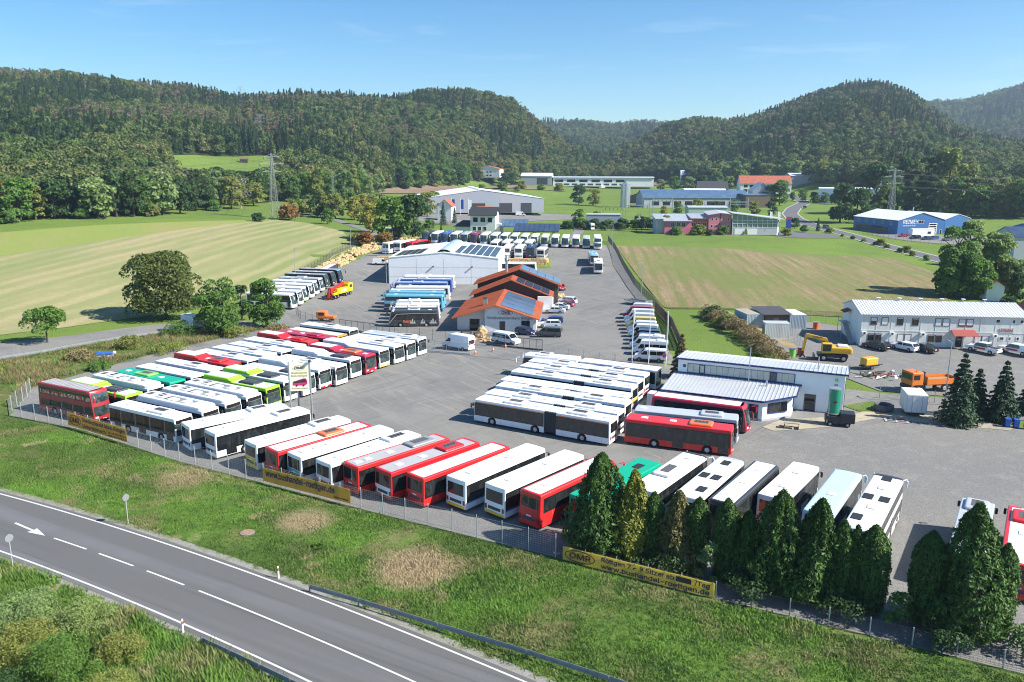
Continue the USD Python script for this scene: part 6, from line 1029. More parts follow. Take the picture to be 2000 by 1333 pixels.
for k, (fm_, tone, x, y, s, lab, g) in enumerate([
    ('broad','green',-206.4,314.2,1.21,'green tree at the very left end of the treeline behind the meadow',0),
    ('broad','rusty',-198.6,315.2,1.09,'slightly rusty tree near the left end of the treeline',0),
    ('broad','green',-192.2,314.5,1.18,'round green tree beside the rusty one in the treeline',0),
    ('tall','olive',-190.1,320.6,1.01,'slender olive tree, fourth in the treeline from its left end',0),
    ('broad','dark green',-185.2,325.7,1.22,'dark green tree left of the darkest gap in the treeline',0),
    ('conifer','dark',-183.5,334.8,1.28,'dark conifer standing among the treeline leaf trees',0),
    ('conifer','dark',-179.8,333.6,1.16,'second dark conifer close to the first in the treeline',0),
    ('broad','pale green',-170.9,331.7,1.40,'brightest pale green maple-like tree of the treeline',0),
    ('broad','dark green',-167.1,339.7,1.30,'dark green tree right of the bright maple-like tree',0),
    ('tall','dark green',-160.8,341.9,1.05,'dark slender tree in the middle of the treeline',0),
    ('tall','green',-158.4,347.6,1.12,'tall green tree in the middle of the treeline',0),
    ('broad','pale green',-154.0,354.5,1.36,'pale grey-green willow-like tree of the treeline',0),
    ('broad','dark green',-149.3,361.8,1.08,'dark round tree under the hillside pasture',0),
    ('tall','dark green',-148.9,378.6,1.00,'dark slender tree right of the willow-like one',0),
    ('tall','dark green',-146.7,385.6,1.04,'next dark slender tree beneath the pasture',0),
    ('tall','pale green',-143.2,393.6,0.95,'pale slender tree left of the bare one',0),
    ('bare','grey',-134.1,398.6,1.45,'bare pale-stemmed tree at the right of the treeline',0),
    ('broad','olive',-138.1,396.3,1.14,'olive tree beside the bare pale one',0),
    ('broad','olive',-134.1,418.3,1.00,'low olive tree left of the lattice pylon',0),
    ('bush','green',-192.3,307.4,0.95,'long low bush at the edge of the meadow, left end',0),
    ('bush','green',-175.7,328.2,0.92,'low green bush at the treeline edge under the dark conifers',0),
    ('bush','olive',-154.6,346.6,0.97,'low olive bush at the treeline edge',0),
    ('bush','green',-141.2,382.4,1.06,'low green bush at the meadow corner',0),
    ('bush','rusty',-99.0,356.5,1.30,'dark red-brown bush right of the pylon foot',1),
    ('bush','dark green',-108.6,342.3,0.86,'low dark bush left of the pylon foot',1),
    ('bush','olive',-98.4,385.8,1.40,'olive bush by the field track',1),
    ('tall','green',-119.6,470.6,1.06,'slender birch-like tree in the grove right of the pylon',1),
    ('tall','olive',-112.3,467.2,1.09,'second birch-like tree in the grove right of the pylon',1),
    ('tall','green',-106.9,473.4,1.04,'third birch-like tree in the grove right of the pylon',1),
    ('tall','dark green',-104.3,494.2,0.97,'dark slender tree at the grove edge',1),
    ('broad','olive',-82.0,372.4,0.90,'olive tree standing alone by the field track',1),
    ('broad','yellowing',-73.1,371.8,0.72,'yellowing round tree left of the big green clump',1),
    ('broad','dark green',-91.1,375.7,0.76,'dark round tree near the field track bushes',1),
    ('broad','green',-79.0,343.4,0.47,'small green tree at the head of the pale field',1),
    ('tall','pale green',-91.0,554.8,1.01,'pale poplar-like tree behind the clump',1),
    ('tall','pale green',-94.9,536.9,0.94,'second pale poplar-like tree behind the clump',1),
    ('broad','green',-43.4,287.8,1.09,'big green tree in front of the clump left of the villa',1),
    ('broad','dark green',-36.4,291.7,1.08,'dark big tree, right half of the clump left of the villa',1),
    ('broad','green',-44.8,324.9,1.04,'tall green tree rearmost in the clump left of the villa',1),
    ('broad','yellowing',-54.6,313.2,0.79,'yellow-green tree at the left of the clump',1),
    ('broad','olive',-63.9,347.0,0.67,'olive tree beside the small track',1),
    ('bush','rusty',-49.9,272.3,0.93,'reddish bare bush at the yard fence corner',1),
    ('bush','rusty',-43.9,275.4,0.86,'second reddish bush below the clump',1),
    ('bush','olive',-53.9,274.8,0.78,'olive bush at the field fence end',1),
    ('conifer','bluish',-31.5,366.6,0.71,'dark conifer before the grey warehouse',1),
    ('conifer','bluish',-27.2,377.7,0.57,'smaller bluish conifer before the grey warehouse',1),
    ('conifer','dark green',-28.8,324.5,0.27,'tiny young conifer on the villa lawn',1),
    ('bush','green',-35.5,341.3,0.77,'clipped green hedge bush beside the villa lawn',1),
    ('broad','green',-42.9,447.8,0.78,'green tree at the corner of the grey warehouse',1),
    ('bush','olive',-38.7,465.1,1.04,'olive bush left of the grey warehouse',1),
    ('bush','green',-52.2,454.4,1.01,'green bush below the brown field',1),
    ('broad','olive',-43.4,411.3,0.87,'olive tree crowding the clump from behind',1),
    ('bush','olive',-62.7,436.5,1.09,'weedy bush below the brown field edge',1),
    ('broad','dark green',46.1,562.8,0.92,'round dark tree right of the grey warehouse',2),
    ('broad','olive',55.0,552.2,0.95,'olive tree right of the grey warehouse',2),
    ('bush','olive',-6.7,666.7,0.92,'bush behind the warehouse roof, left',2),
    ('bush','olive',3.8,672.0,0.93,'bush behind the warehouse roof, right',2),
    ('broad','green',31.5,382.1,0.56,'green tree beside the carport track',2),
    ('broad','olive',39.3,375.5,0.47,'olive tree before the flat grey box building',2),
    ('bush','dark green',24.9,356.5,0.80,'dark hedge bush, first of five along the meadow',2),
    ('bush','dark green',32.5,353.2,0.75,'dark hedge bush, second along the meadow',2),
    ('bush','dark green',40.0,349.7,0.74,'dark hedge bush, third along the meadow',2),
    ('bush','dark green',47.1,349.2,0.69,'dark hedge bush, fourth along the meadow',2),
    ('tall','dark green',53.0,342.8,0.36,'dark pointed tree at the hedge end',2),
    ('tall','dark green',55.4,342.6,0.41,'second dark pointed tree at the hedge end',2),
    ('broad','olive',63.8,333.7,0.49,'olive tree left of the pink showroom',2),
    ('broad','yellowing',84.3,447.4,0.43,'yellowing tree before the green hall',2),
    ('bush','green',66.9,326.0,0.74,'green bush at the pink showroom corner',2),
    ('bush','green',72.8,321.4,0.54,'green bush before the pink showroom',2),
    ('bush','dark green',78.7,319.5,0.54,'dark bush before the pink showroom',2),
    ('bush','green',101.7,335.5,0.66,'green bush at the glass hall terrace',2),
    ('broad','dark green',130.6,371.2,0.40,'round clipped tree by the forecourt sign',2),
    ('conifer','dark green',135.4,355.5,0.42,'dark conifer in the planted island by the road',2),
    ('bush','olive',136.8,345.6,0.58,'olive shrub in the planted island',2),
    ('bush','green',126.5,347.9,0.59,'green shrub in the planted island',2),
    ('broad','green',177.9,538.3,1.13,'green tree at the inside of the road bend',2),
    ('broad','dark green',170.7,539.1,0.93,'dark tree beside the one at the road bend',2),
    ('broad','green',211.2,559.1,0.48,'small round tree outside the road bend',2),
    ('broad','dark green',165.1,405.3,1.33,'large dark tree pair, left one, above the valley road',2),
    ('broad','dark green',173.4,405.4,1.40,'large dark tree pair, right one, above the valley road',2),
    ('broad','dark green',184.4,849.5,1.29,'dark tree by the country lane',2),
    ('broad','dark green',156.6,671.6,1.09,'second dark tree by the country lane',2),
    ('broad','pale green',207.5,858.0,1.22,'pale tree in front of the forest foot',2),
    ('broad','pale green',215.1,835.0,1.26,'second pale tree in front of the forest foot',2),
    ('broad','olive',200.4,886.7,1.26,'olive tree beside the lone white house',2),
    ('bush','rusty',154.2,689.6,1.14,'rusty bush by the lane',2),
    ('tall','pale green',183.4,976.2,0.92,'pale slender tree at the lane mouth',2),
    ('broad','green',175.6,965.7,1.00,'green tree at the lane mouth',2),
    ('broad','olive',159.9,1042.7,0.79,'olive orchard tree on the far pasture, right',2),
    ('broad','olive',146.6,1090.5,0.93,'olive orchard tree on the far pasture, middle',2),
    ('broad','green',127.6,1135.8,0.86,'green orchard tree on the far pasture, left',2),
    ('broad','dark green',-8.6,851.1,1.05,'dark tree beside the depot house, right',2),
    ('broad','dark green',-0.6,853.0,0.97,'second dark tree right of the depot house',2),
    ('broad','dark green',-48.9,806.7,1.15,'dark tree beside the depot house, left',2),
    ('broad','dark green',-58.9,770.8,1.24,'second dark tree left of the depot house',2),
    ('broad','olive',-70.3,737.4,1.33,'olive tree left of the depot house',2),
    ('broad','green',-81.2,710.4,1.35,'green tree above the brown field',2),
    ('broad','dark green',-91.3,684.8,1.30,'dark tree above the brown field',2),
    ('conifer','dark',204.9,684.4,0.56,'dark conifer by the red-roofed building',2),
    ('broad','dark green',208.6,461.5,1.94,'dark tree left of the tall pylon',3),
    ('conifer','dark',209.0,454.0,1.32,'dark conifer at the foot of the tall pylon',3),
    ('tall','dark green',229.8,470.5,1.92,'tallest dark tree right of the tall pylon',3),
    ('tall','dark green',237.4,463.3,2.02,'tall dark tree behind the blue halls, second',3),
    ('tall','olive',245.6,458.3,1.96,'tall olive tree behind the blue halls',3),
    ('tall','olive',251.0,449.5,1.64,'tall olive tree behind the second blue hall',3),
    ('broad','pale green',222.1,451.4,0.95,'pale willow right behind the blue hall roof',3),
    ('broad','pale green',233.2,442.3,0.89,'second pale willow behind the blue hall roof',3),
    ('broad','green',244.2,424.7,1.35,'round green tree at the right end behind the blue halls',3),
    ('broad','green',250.6,421.7,1.01,'lower green tree at the right end behind the blue halls',3),
    ('broad','olive',257.7,415.8,1.12,'olive tree above the low hall',3),
    ('broad','dark green',262.8,413.5,1.39,'dark tree at the frame edge above the low hall',3),
    ('broad','dark green',287.7,475.6,0.91,'dark tree on the small upper pasture',3),
    ('broad','olive',296.6,524.4,0.75,'olive tree on the small upper pasture',3),
    ('bush','green',133.2,243.3,0.77,'green bush at the road under the tree clump',3),
    ('bush','olive',137.2,297.6,0.59,'olive verge bush along the valley road, left',3),
    ('bush','olive',136.4,275.9,0.55,'olive verge bush along the valley road, right',3),
    ('broad','dark green',114.4,178.5,0.45,'dark tree beside the white hut at the frame edge',3),
    ('bush','dark green',106.2,168.8,0.64,'dark bush below the white hut',3)]): spot_tree(fm_, tone, x, y, s, lab, SPOT_GROUPS[g], (k * 67) % 360)

ORD = 'first second third fourth fifth sixth seventh eighth ninth tenth eleventh twelfth thirteenth fourteenth'.split()
for fm_, tones, (xa, ya), (xb, yb), n, s, lab in [('broad', ('olive', 'green', 'pale green'), (148, 812), (207, 750), 7, 1.0, 'tree from the left in the loose row before the red-roofed building'), ('broad', ('pale green', 'dark green', 'olive', 'pale green', 'green'), (188, 850), (268, 668), 14, 1.25, 'tree from the left in the belt behind the red-roofed building'), ('broad', ('dark green', 'green'), (207, 598), (211, 536), 5, .55, 'small tree from the top along the slit-windowed hall'), ('bush', ('olive', 'green', 'rusty'), (-75, 453), (-56, 520), 7, 1.3, 'bush from the front in the scrub left of the warehouse'), ('tall', ('green', 'olive', 'green', 'dark green', 'pale green'), (-125, 466), (-112, 600), 10, 1.0, 'birch from the front in the grove behind the field track'), ('broad', ('olive', 'green', 'yellowing'), (-107, 390), (-82, 440), 7, .62, 'garden tree from the front beside the field track'), ('bush', ('dark green', 'green'), (24, 361), (60, 345), 8, .95, 'hedge bush from the left along the meadow edge'), ('bush', ('olive', 'green'), (136, 330), (129, 240), 9, .30, 'verge shrub from the far end along the valley road'), ('tall', ('dark green', 'olive', 'green', 'dark green'), (198, 452), (266, 410), 12, 1.02, 'tree from the left in the tall belt behind the blue halls'), ('broad', ('dark green', 'green', 'olive'), (-101, 668), (-55, 800), 8, 1.3, 'tree from the front in the belt left of the depot'), ('broad', ('dark green', 'olive'), (-6, 868), (6, 892), 4, .95, 'tree from the left right of the depot'), ('broad', ('olive', 'green'), (122, 1030), (170, 905), 6, .8, 'orchard tree from the left on the far pasture rim'), ('bush', ('olive', 'green'), (-26, 684), (32, 690), 5, 1.2, 'field bush from the left behind the warehouse'), ('broad', ('green', 'olive', 'dark green'), (96, 470), (140, 446), 6, .6, 'tree from the left between the substation and the road bend'), ('bush', ('green', 'olive'), (66, 322), (108, 322), 6, .75, 'garden shrub from the left before the pink showroom')]:
    for k in range(n):
        q = k / (n - 1); j = math.sin(k * 12.9) * .012 * (yb + ya) / 2; spot_tree(fm_, tones[k % len(tones)], xa + (xb - xa) * q + j, ya + (yb - ya) * q + j * 1.3, s * (.85 + .3 * abs(math.sin(k * 5.1))), ORD[k] + ' ' + lab, 'trees: ' + lab.split(' from ')[1][:40] if False else None, (k * 101) % 360)
# ---- forest on the hills
FOREST_EDGE = [(-330, 280), (-248, 298), (-214, 317), (-205, 326), (-192, 322), (-185, 334), (-164, 353), (-153, 402), (-139, 439), (-134, 479), (-127, 525), (-111, 584), (-105, 648), (-84, 727), (-60, 815), (5, 915), (25, 955), (60, 978), (118, 1012), (160, 965), (185, 905), (208, 838), (242, 771), (265, 658), (262, 560), (255, 463), (258, 434), (270, 409), (318, 371), (420, 330)]
PASTURES = [Polygon([(-262, 620), (-250, 650), (-205, 692), (-186, 660), (-176, 600), (-158, 520), (-150, 478), (-190, 470), (-206, 500)]), Polygon([(-180, 585), (-168, 630), (-150, 600), (-164, 560)]), Polygon([(325, 577), (370, 600), (318, 500), (285, 490)]), Polygon([(-301, 891), (-249, 802), (-205, 692), (-190, 690), (-236, 790), (-290, 900)])]
WOODS = Polygon(FOREST_EDGE + [(1500, 1500), (1600, 2600), (-1900, 2600), (-1500, 1300)])
for p in PASTURES: WOODS = WOODS.difference(p)
shapely.prepare(WOODS)
WF = WOODS.intersection(Polygon([(-820, 250), (760, 250), (1750, 2500), (-1750, 2500)]))
sheet('forest_floor', WF, 16.0, .5, 'forest_floor' if mat('forest_floor', (.035, .05, .018), [(.05, .4, .7, (.06, .07, .025))], rough=1.0, spec=.05) else '')
def far_leaf(name, a, b, c): return mat(name, a, [(0, .1, .95, b, {'island': 1, 'amt': .55}), (.011, .44, .58, c, {'detail': 4.0, 'amt': .85}), (.045, .48, .66, tuple(q * .66 for q in a), {'detail': 3.0, 'amt': .6})], rough=.7, spec=.2, trans=.3)
far_leaf('forest_green', (0.093, 0.158, 0.0347), (0.155, 0.231, 0.0501), (0.176, 0.201, 0.0539)); far_leaf('forest_pale', (0.155, 0.212, 0.0655), (0.228, 0.292, 0.0867), (0.228, 0.212, 0.0867)); far_leaf('forest_needle', (0.0496, 0.0906, 0.0347), (0.0826, 0.129, 0.0462), (0.0619, 0.111, 0.0539)); far_leaf('forest_dead', (0.248, 0.182, 0.125), (0.352, 0.262, 0.193), (0.206, 0.182, 0.116)); far_leaf('forest_dark', (0.0619, 0.113, 0.0308), (0.107, 0.171, 0.0424), (0.103, 0.141, 0.0385))
def forest(name, protos, pts, scales, which, label):
    pi = UsdGeom.PointInstancer.Define(stage, '/World/' + name); data(pi.GetPrim(), kind='stuff', label=label, category='forest')
    paths = []
    for i, (mesh, mt) in enumerate(protos):
        paths.append(obj('tree_form', mesh, mt, pi.GetPrim()).GetPath())
    pi.CreatePrototypesRel().SetTargets(paths)
    pi.CreateProtoIndicesAttr(Vt.IntArray.FromNumpy(which.astype(np.int32))); pi.CreatePositionsAttr(Vt.Vec3fArray.FromNumpy(pts.astype(np.float32))); pi.CreateScalesAttr(Vt.Vec3fArray.FromNumpy(scales.astype(np.float32)))
    a = rng.uniform(0, 2 * np.pi, len(pts)); q = np.stack([np.cos(a / 2), 0 * a, 0 * a, np.sin(a / 2)], 1)
    pi.CreateOrientationsAttr(Vt.QuathArray([Gf.Quath(float(w), 0, 0, float(z)) for w, _, _, z in q]))
    return pi
def with_stem(lm, H): m = MB(); m.add(*lm); m.cyl((0, 0, -2), (0, 0, H * .8), .22, .1, 4); return m.out()
fr = np.random.default_rng(77); PR = []
for k, mt in enumerate(('forest_green', 'forest_dark', 'forest_pale', 'forest_green')): PR.append((with_stem(crown(14.5, 1.5, 9.8, 620, .72, fr, 15, (.24, .4), 'round' if k != 2 else 'tall', .8, .5), 14), mt))
for k in range(3): PR.append((with_stem(conifer(17, 5.4, 620, .6, fr, .3), 17), ('forest_needle', 'forest_needle', 'forest_dark')[k]))
PR.append((with_stem(crown(15, 4, 5, 120, .55, fr, 12, shape='tall'), 15), 'forest_dead'))
def cells(lo, hi, step, b0=-.80, b1=.76):
    ys = np.arange(lo, hi, step * .94); out = []
    for j, y in enumerate(ys):
        xs = np.arange(b0 * y, b1 * y, step) + (j % 2) * step / 2; out.append(np.stack([xs, np.full(len(xs), y)], 1))
    p = np.vstack(out); p = p + fr.uniform(-.42, .42, p.shape) * step; return p[shapely.contains_xy(WOODS, p[:, 0], p[:, 1])]
zones = [cells(260, 620, 6.2), cells(620, 1000, 6.8), cells(1000, 1330, 7.6), cells(1330, 1650, 11, -.7, .7), cells(1650, 2450, 15, -.1, .72)]
pts = np.vstack(zones); sc = np.concatenate([np.full(len(z), s) for z, s in zip(zones, (1.0, 1.0, 1.08, 1.25, 1.55))])
X3 = np.column_stack([pts, T(pts[:, 0], pts[:, 1])])
nn_ = fbm(np.column_stack([pts / 110, 0 * pts[:, 0]]), 3, 3); ht = hills(pts[:, 0], pts[:, 1]); u = fr.uniform(0, 1, len(pts))
pc = np.clip((nn_ - .44) * 4.2 + np.clip(ht / 190, 0, .22), .03, .85)       # share of conifers: patches, more on the heights
dead = np.clip((fbm(np.column_stack([pts / 60, 0 * pts[:, 0] + 9]), 3, 5) - .54) * 4, 0, .6) * (ht > 30)
which = np.where(u < pc, 4 + fr.integers(0, 3, len(pts)), fr.integers(0, 4, len(pts))); which = np.where(fr.uniform(0, 1, len(pts)) < dead, 7, which)
low = (ht < 12); which = np.where(low & (which >= 4), fr.integers(0, 4, len(pts)), which)
s1 = sc * fr.uniform(.72, 1.22, len(pts)); forest('forest', PR, X3, np.column_stack([s1 * fr.uniform(.85, 1.2, len(pts)), s1 * fr.uniform(.85, 1.2, len(pts)), s1]), which, 'mixed dark green forest covering the hills behind the valley')
print('forest', len(pts))
# ---- grass
def tuft(r, n, h, w):
    m = MB(); a = r.uniform(0, 6.28, n); d = r.uniform(0, w, n); hh = h * r.uniform(.5, 1.2, n); lean = r.uniform(.2, .9, n) * hh; g = r.uniform(0, 6.28, n)
    base = np.stack([np.cos(a) * d, np.sin(a) * d, 0 * a - .02], 1); tip = base + np.stack([np.cos(g) * lean, np.sin(g) * lean, hh], 1); s = np.stack([-np.sin(g), np.cos(g), 0 * g], 1) * .035
    return np.stack([base - s, base + s, tip], 1).reshape(-1, 3), np.arange(3 * n).reshape(-1, 3)
def meadow_tufts(name, poly, step, m, h, label, keep, smin=.6, smax=1.5):
    P = Polygon(poly) if not hasattr(poly, 'area') else poly; x0, y0, x1, y1 = P.bounds
    g = np.stack(np.meshgrid(np.arange(x0, x1, step), np.arange(y0, y1, step)), -1).reshape(-1, 2); g = g + fr.uniform(-.5, .5, g.shape) * step; g = g[shapely.contains_xy(P, g[:, 0], g[:, 1])]
    g = g[np.abs(g[:, 0] / np.maximum(g[:, 1], 1)) < .74]; w = fbm(np.column_stack([g / 4.5, 0 * g[:, 0]]), 3, 21); g = g[w > keep]; w = w[w > keep]
    s = fr.uniform(smin, smax, len(g)) * (.6 + 1.1 * (w - keep)); forest(name, [(tuft(fr, 26, h, .34), m), (tuft(fr, 26, h * .8, .42), m), (tuft(fr, 18, h * 1.3, .3), m)], np.column_stack([g, T(g[:, 0], g[:, 1]) + .03]), np.column_stack([s, s, s]), fr.integers(0, 3, len(g)), label); print(name, len(g))
fence_line = LineString(FENCE)
UP = Polygon([*[(x - .25, y - .45) for x, y in FENCE[1:]], *[tuple(p) for p in lane(-.95)[::-1] if -75 < p[0] < 52]]).buffer(0)
LOW = Polygon([*[tuple(p) for p in lane(8.12) if -75 < p[0] < 30], (30, 5), (-75, 20)]).buffer(0)
meadow_tufts('grass', UP, .34, 'bank_blade', .16, 'short green and dry grass on the bank between fence and road', .20)
meadow_tufts('roadside_grass', LOW, .34, 'bank_blade', .32, 'taller mixed grass below the road', .15, .7, 1.7)
meadow_tufts('tall_weeds', [(-100, 116), (-83, 109), (-64.5, 99), (-68.6, 109), (-48.6, 159), (-58.5, 155), (-66.9, 145.5), (-75, 132), (-82.7, 123)], .62, 'dry_brush', .55, 'tall dry weeds on the rough verge left of the buses', .42, .8, 1.8)
meadow_tufts('tall_grass', [(-100, 116), (-83, 109), (-64.5, 99), (-68.6, 109), (-48.6, 159), (-58.5, 155), (-66.9, 145.5), (-75, 132), (-82.7, 123)], .7, 'bank_blade', .45, 'green weeds among the dry ones left of the buses', .34, .8, 1.7)

# ---- cars, vans and machines
mat('car_glass', (.012, .015, .017), [(1.2, .5, .66, (.05, .06, .06), {'amt': .7})], rough=.05, spec=.8)
paint('car_white', (.76, .76, .76), .25, .06, .6); paint('car_black', (.012, .012, .014), .2, .05, .7); paint('car_grey', (.09, .095, .10), .3, .06, .6); paint('car_blue', (.02, .07, .28), .25, .05, .6); paint('car_red', (.42, .01, .02), .25, .05, .6); paint('car_maroon', (.22, .015, .07), .25, .05, .6); paint('car_navy', (.018, .03, .08), .25, .05, .6); paint('car_yellow', (.70, .50, .12), .3, .08, .5); paint('machine_yellow', (.68, .38, .02), .45, .2, .2); paint('tow_yellow', (.78, .52, .0), .35, .08, .4); paint('machine_orange', (.66, .17, .015), .45, .15, .3); paint('machine_black', (.016, .017, .019), .5, .1, .2); paint('tank_green', (.0, .20, .10), .35, .15, .4); paint('machine_red', (.45, .02, .015), .4, .15, .3)
XZ = lambda y1: np.array([[1, 0, 0, 0], [0, 0, -1, y1], [0, 1, 0, 0], [0, 0, 0, 1.0]])
def prof(pts, w, tumble=0.0, zt=1.0, nose=.10, L=4.5):
    t = trimesh.creation.extrude_polygon(Polygon(pts), w, engine='earcut'); v = t.vertices @ XZ(w / 2)[:3, :3].T + XZ(w / 2)[:3, 3]
    v[:, 1] *= 1 - tumble * np.clip(v[:, 2] - zt, 0, 2); e = np.clip((np.abs(v[:, 0]) - (L / 2 - .7)) / .7, 0, 1); v[:, 1] *= 1 - nose * e ** 2
    return v, t.faces
CARS = {  # length, width, wheel radius, wheelbase, body outline, glass outline (greenhouse), roof top
 'saloon': (4.75, 1.82, .33, 2.85, [(-2.37, .28), (2.33, .28), (2.37, .55), (2.25, .76), (1.15, .92), (-1.55, .98), (-2.3, .96), (-2.37, .6)], [(1.15, .90), (.45, 1.36), (-.95, 1.38), (-1.75, .98)]),
 'estate': (4.65, 1.82, .33, 2.75, [(-2.32, .28), (2.28, .28), (2.32, .55), (2.2, .76), (1.2, .94), (-2.28, .98), (-2.32, .6)], [(1.15, .92), (.45, 1.40), (-1.75, 1.42), (-2.22, .98)]),
 'suv': (4.55, 1.86, .36, 2.7, [(-2.27, .32), (2.22, .32), (2.27, .65), (2.15, .88), (1.2, 1.02), (-2.22, 1.06), (-2.27, .7)], [(1.15, 1.0), (.5, 1.58), (-1.75, 1.60), (-2.2, 1.06)]),
 'hatchback': (4.1, 1.76, .31, 2.5, [(-2.05, .28), (2.0, .28), (2.05, .55), (1.95, .76), (1.1, .94), (-2.0, .98), (-2.05, .6)], [(1.05, .92), (.4, 1.42), (-1.45, 1.44), (-1.98, .98)])}
def wheels4(t, xs, w, r, rim='alloy'):
    for x in xs:
        for s in (-1, 1): wheel(t, x, s * w, r, .22, rim)
def lamps(t, L, w, z, zr=None):
    for s in (-1, 1):
        obj('headlight', MB().add(*rbox(L / 2 - .16, L / 2 + .005, s * (w - .28) - .17, s * (w - .28) + .17, z - .08, z + .07, .04)), 'lamp_glass', t)
        obj('tail_light', MB().add(*rbox(-L / 2 - .012, -L / 2 + .12, s * (w - .20) - .13, s * (w - .20) + .13, (zr or z) - .08, (zr or z) + .12, .03)), 'tail_lamp', t)
    obj('number_plate', MB().box(L / 2 - .03, L / 2 + .015, -.26, .26, .42, .53), 'plate_white', t); obj('number_plate', MB().box(-L / 2 - .015, -L / 2 + .03, -.26, .26, .62, .73), 'plate_white', t)
def make_car(kind, col, label, x, y, yaw, z=None, group=None, roof=None):
    L, W, r, wb, body, glass = CARS[kind]; t = thing('car', label, 'car', (x, y, (tz(x, y) if z is None else z) + .1), yaw, group)
    obj('body', prof(body, W, L=L), col, t, 30); zg = glass[0][1]
    obj('windows', prof(glass, W - .14, .20, zg, .0, L), 'car_glass', t)
    top = max(p[1] for p in glass); a, b = glass[1], glass[2]
    obj('roof', prof([(a[0] + .06, a[1] - .03), (a[0] - .1, a[1] + .03), (b[0] + .1, b[1] + .035), (b[0] - .06, b[1] - .04)], W - .12, .20, zg, 0, L), roof or col, t)
    m = MB()
    for s in (-1, 1):
        k = 1 - .20 * (top - zg); w0 = (W - .14) / 2 + .01; w1 = w0 * k
        for (p, q) in ((glass[0], glass[1]), (glass[3], glass[2])): m.bar((p[0], s * w0, p[1]), (q[0], s * w1, q[1] + .01), .07)
        m.bar((-.15, s * w0, zg), (-.2, s * w1, top), .08)
    obj('pillars', m, col, t); wheels4(t, (wb / 2 + .05, -wb / 2 + .05), W / 2 - .01, r); lamps(t, L, W / 2, body[3][1] - .07, body[-3][1] - .14)
    for s in (-1, 1): obj('door_mirror', MB().add(*rbox(.7, .92, s * (W / 2 + .02) - .09, s * (W / 2 + .02) + .09, zg + .02, zg + .16, .04)), col, t)
    return t
def make_van(label, x, y, yaw, col='car_white', L=5.1, H=1.97, W=1.92, wb=3.1, glazed=True, roof=None, name='van', group=None, hood=None, z=None, aircon=False):
    t = thing(name, label, 'van', (x, y, (tz(x, y) if z is None else z) + .1), yaw, group); h = L / 2; zc = 1.12
    out = [(-h, .32), (h - .08, .32), (h, .6), (h - .06, .92), (h - .75, zc), (h - 1.55, H - .10), (h - 1.95, H), (-h + .25, H), (-h + .04, H - .14), (-h, .8)]
    obj('body', prof(out, W, .05, zc, .10, L), col, t, 30)
    if hood: obj('bonnet', prof([(h - .04, .6), (h + .012, .62), (h - .05, .95), (h - .75, zc + .015), (h - .75, zc - .05)], W * .9, 0, 1, .1, L), hood, t)
    if roof: obj('roof', prof([(h - 1.75, H - .05), (h - 1.95, H + .015), (-h + .25, H + .015), (-h + .1, H - .08)], W * .965, .05, zc, 0, L), roof, t)
    def sidewin(x0, x1, z0, z1, s, n='window', slant=0.0):
        k = lambda z_: W / 2 * (1 - .05 * max(z_ - zc, 0)) + .008
        P = [(x0, z0), (x1, z0), (x1 - slant, z1), (x0, z1)]; v = [(px_, s * (k(pz) + d), pz) for d in (-.03, .0) for px_, pz in P]
        f = np.array([[0, 1, 2, 3], [4, 5, 6, 7], [0, 1, 5, 4], [1, 2, 6, 5], [2, 3, 7, 6], [3, 0, 4, 7]]); obj(n, (v, np.vstack([f, f[:, ::-1]])), 'car_glass', t)
    zt = min(H - .22, 1.75 + (H - 2) * .3)
    for s in (-1, 1):
        sidewin(h - 2.05, h - 1.1, zc + .05, zt, s, slant=.45)
        if glazed:
            n = 2 if L < 5.6 else 3; x0, x1 = -h + .2, h - 2.2
            for k in range(n): sidewin(x0 + (x1 - x0) * k / n + .04, x0 + (x1 - x0) * (k + 1) / n - .04, zc + .05, zt, s)
        obj('door_mirror', MB().add(*rbox(h - 1.3, h - 1.12, s * (W / 2 + .1) - .09, s * (W / 2 + .1) + .09, zc + .1, zc + .36, .04)), 'black_plastic', t)
        obj('sill', MB().box(-h + .1, h - .3, s * (W / 2 - .02) - .02, s * (W / 2 - .02) + .03, .30, .45), 'black_plastic', t)
    a, b = np.array((h - .80, zc + .03)), np.array((h - 1.52, H - .14)); d = (b - a); n = np.array((d[1], -d[0])) / np.linalg.norm(d) * .014
    v = [(p[0], s * w, p[1]) for q in (0, 1) for p, w in ((a + n * q, W / 2 * .88), (b + n * q, W / 2 * .85)) for s in (-1, 1)]
    f = np.array([[4, 5, 7, 6], [0, 1, 3, 2], [0, 1, 5, 4], [2, 3, 7, 6]]); obj('windscreen', (v, np.vstack([f, f[:, ::-1]])), 'car_glass', t)
    obj('rear_window', MB().box(-h - .01, -h + .05, -W * .38, W * .38, zc + .12, zt), 'car_glass', t)
    if aircon: obj('roof_unit', MB().add(*rbox(-h + .8, -h + 1.9, -.6, .6, H - .02, H + .2, (.2, .15, .1))), 'white_paint', t)
    wheels4(t, (wb / 2 + .15, -wb / 2 + .15), W / 2 - .02, .34, 'rim_metal'); lamps(t, L, W / 2, .78, 1.0); return t
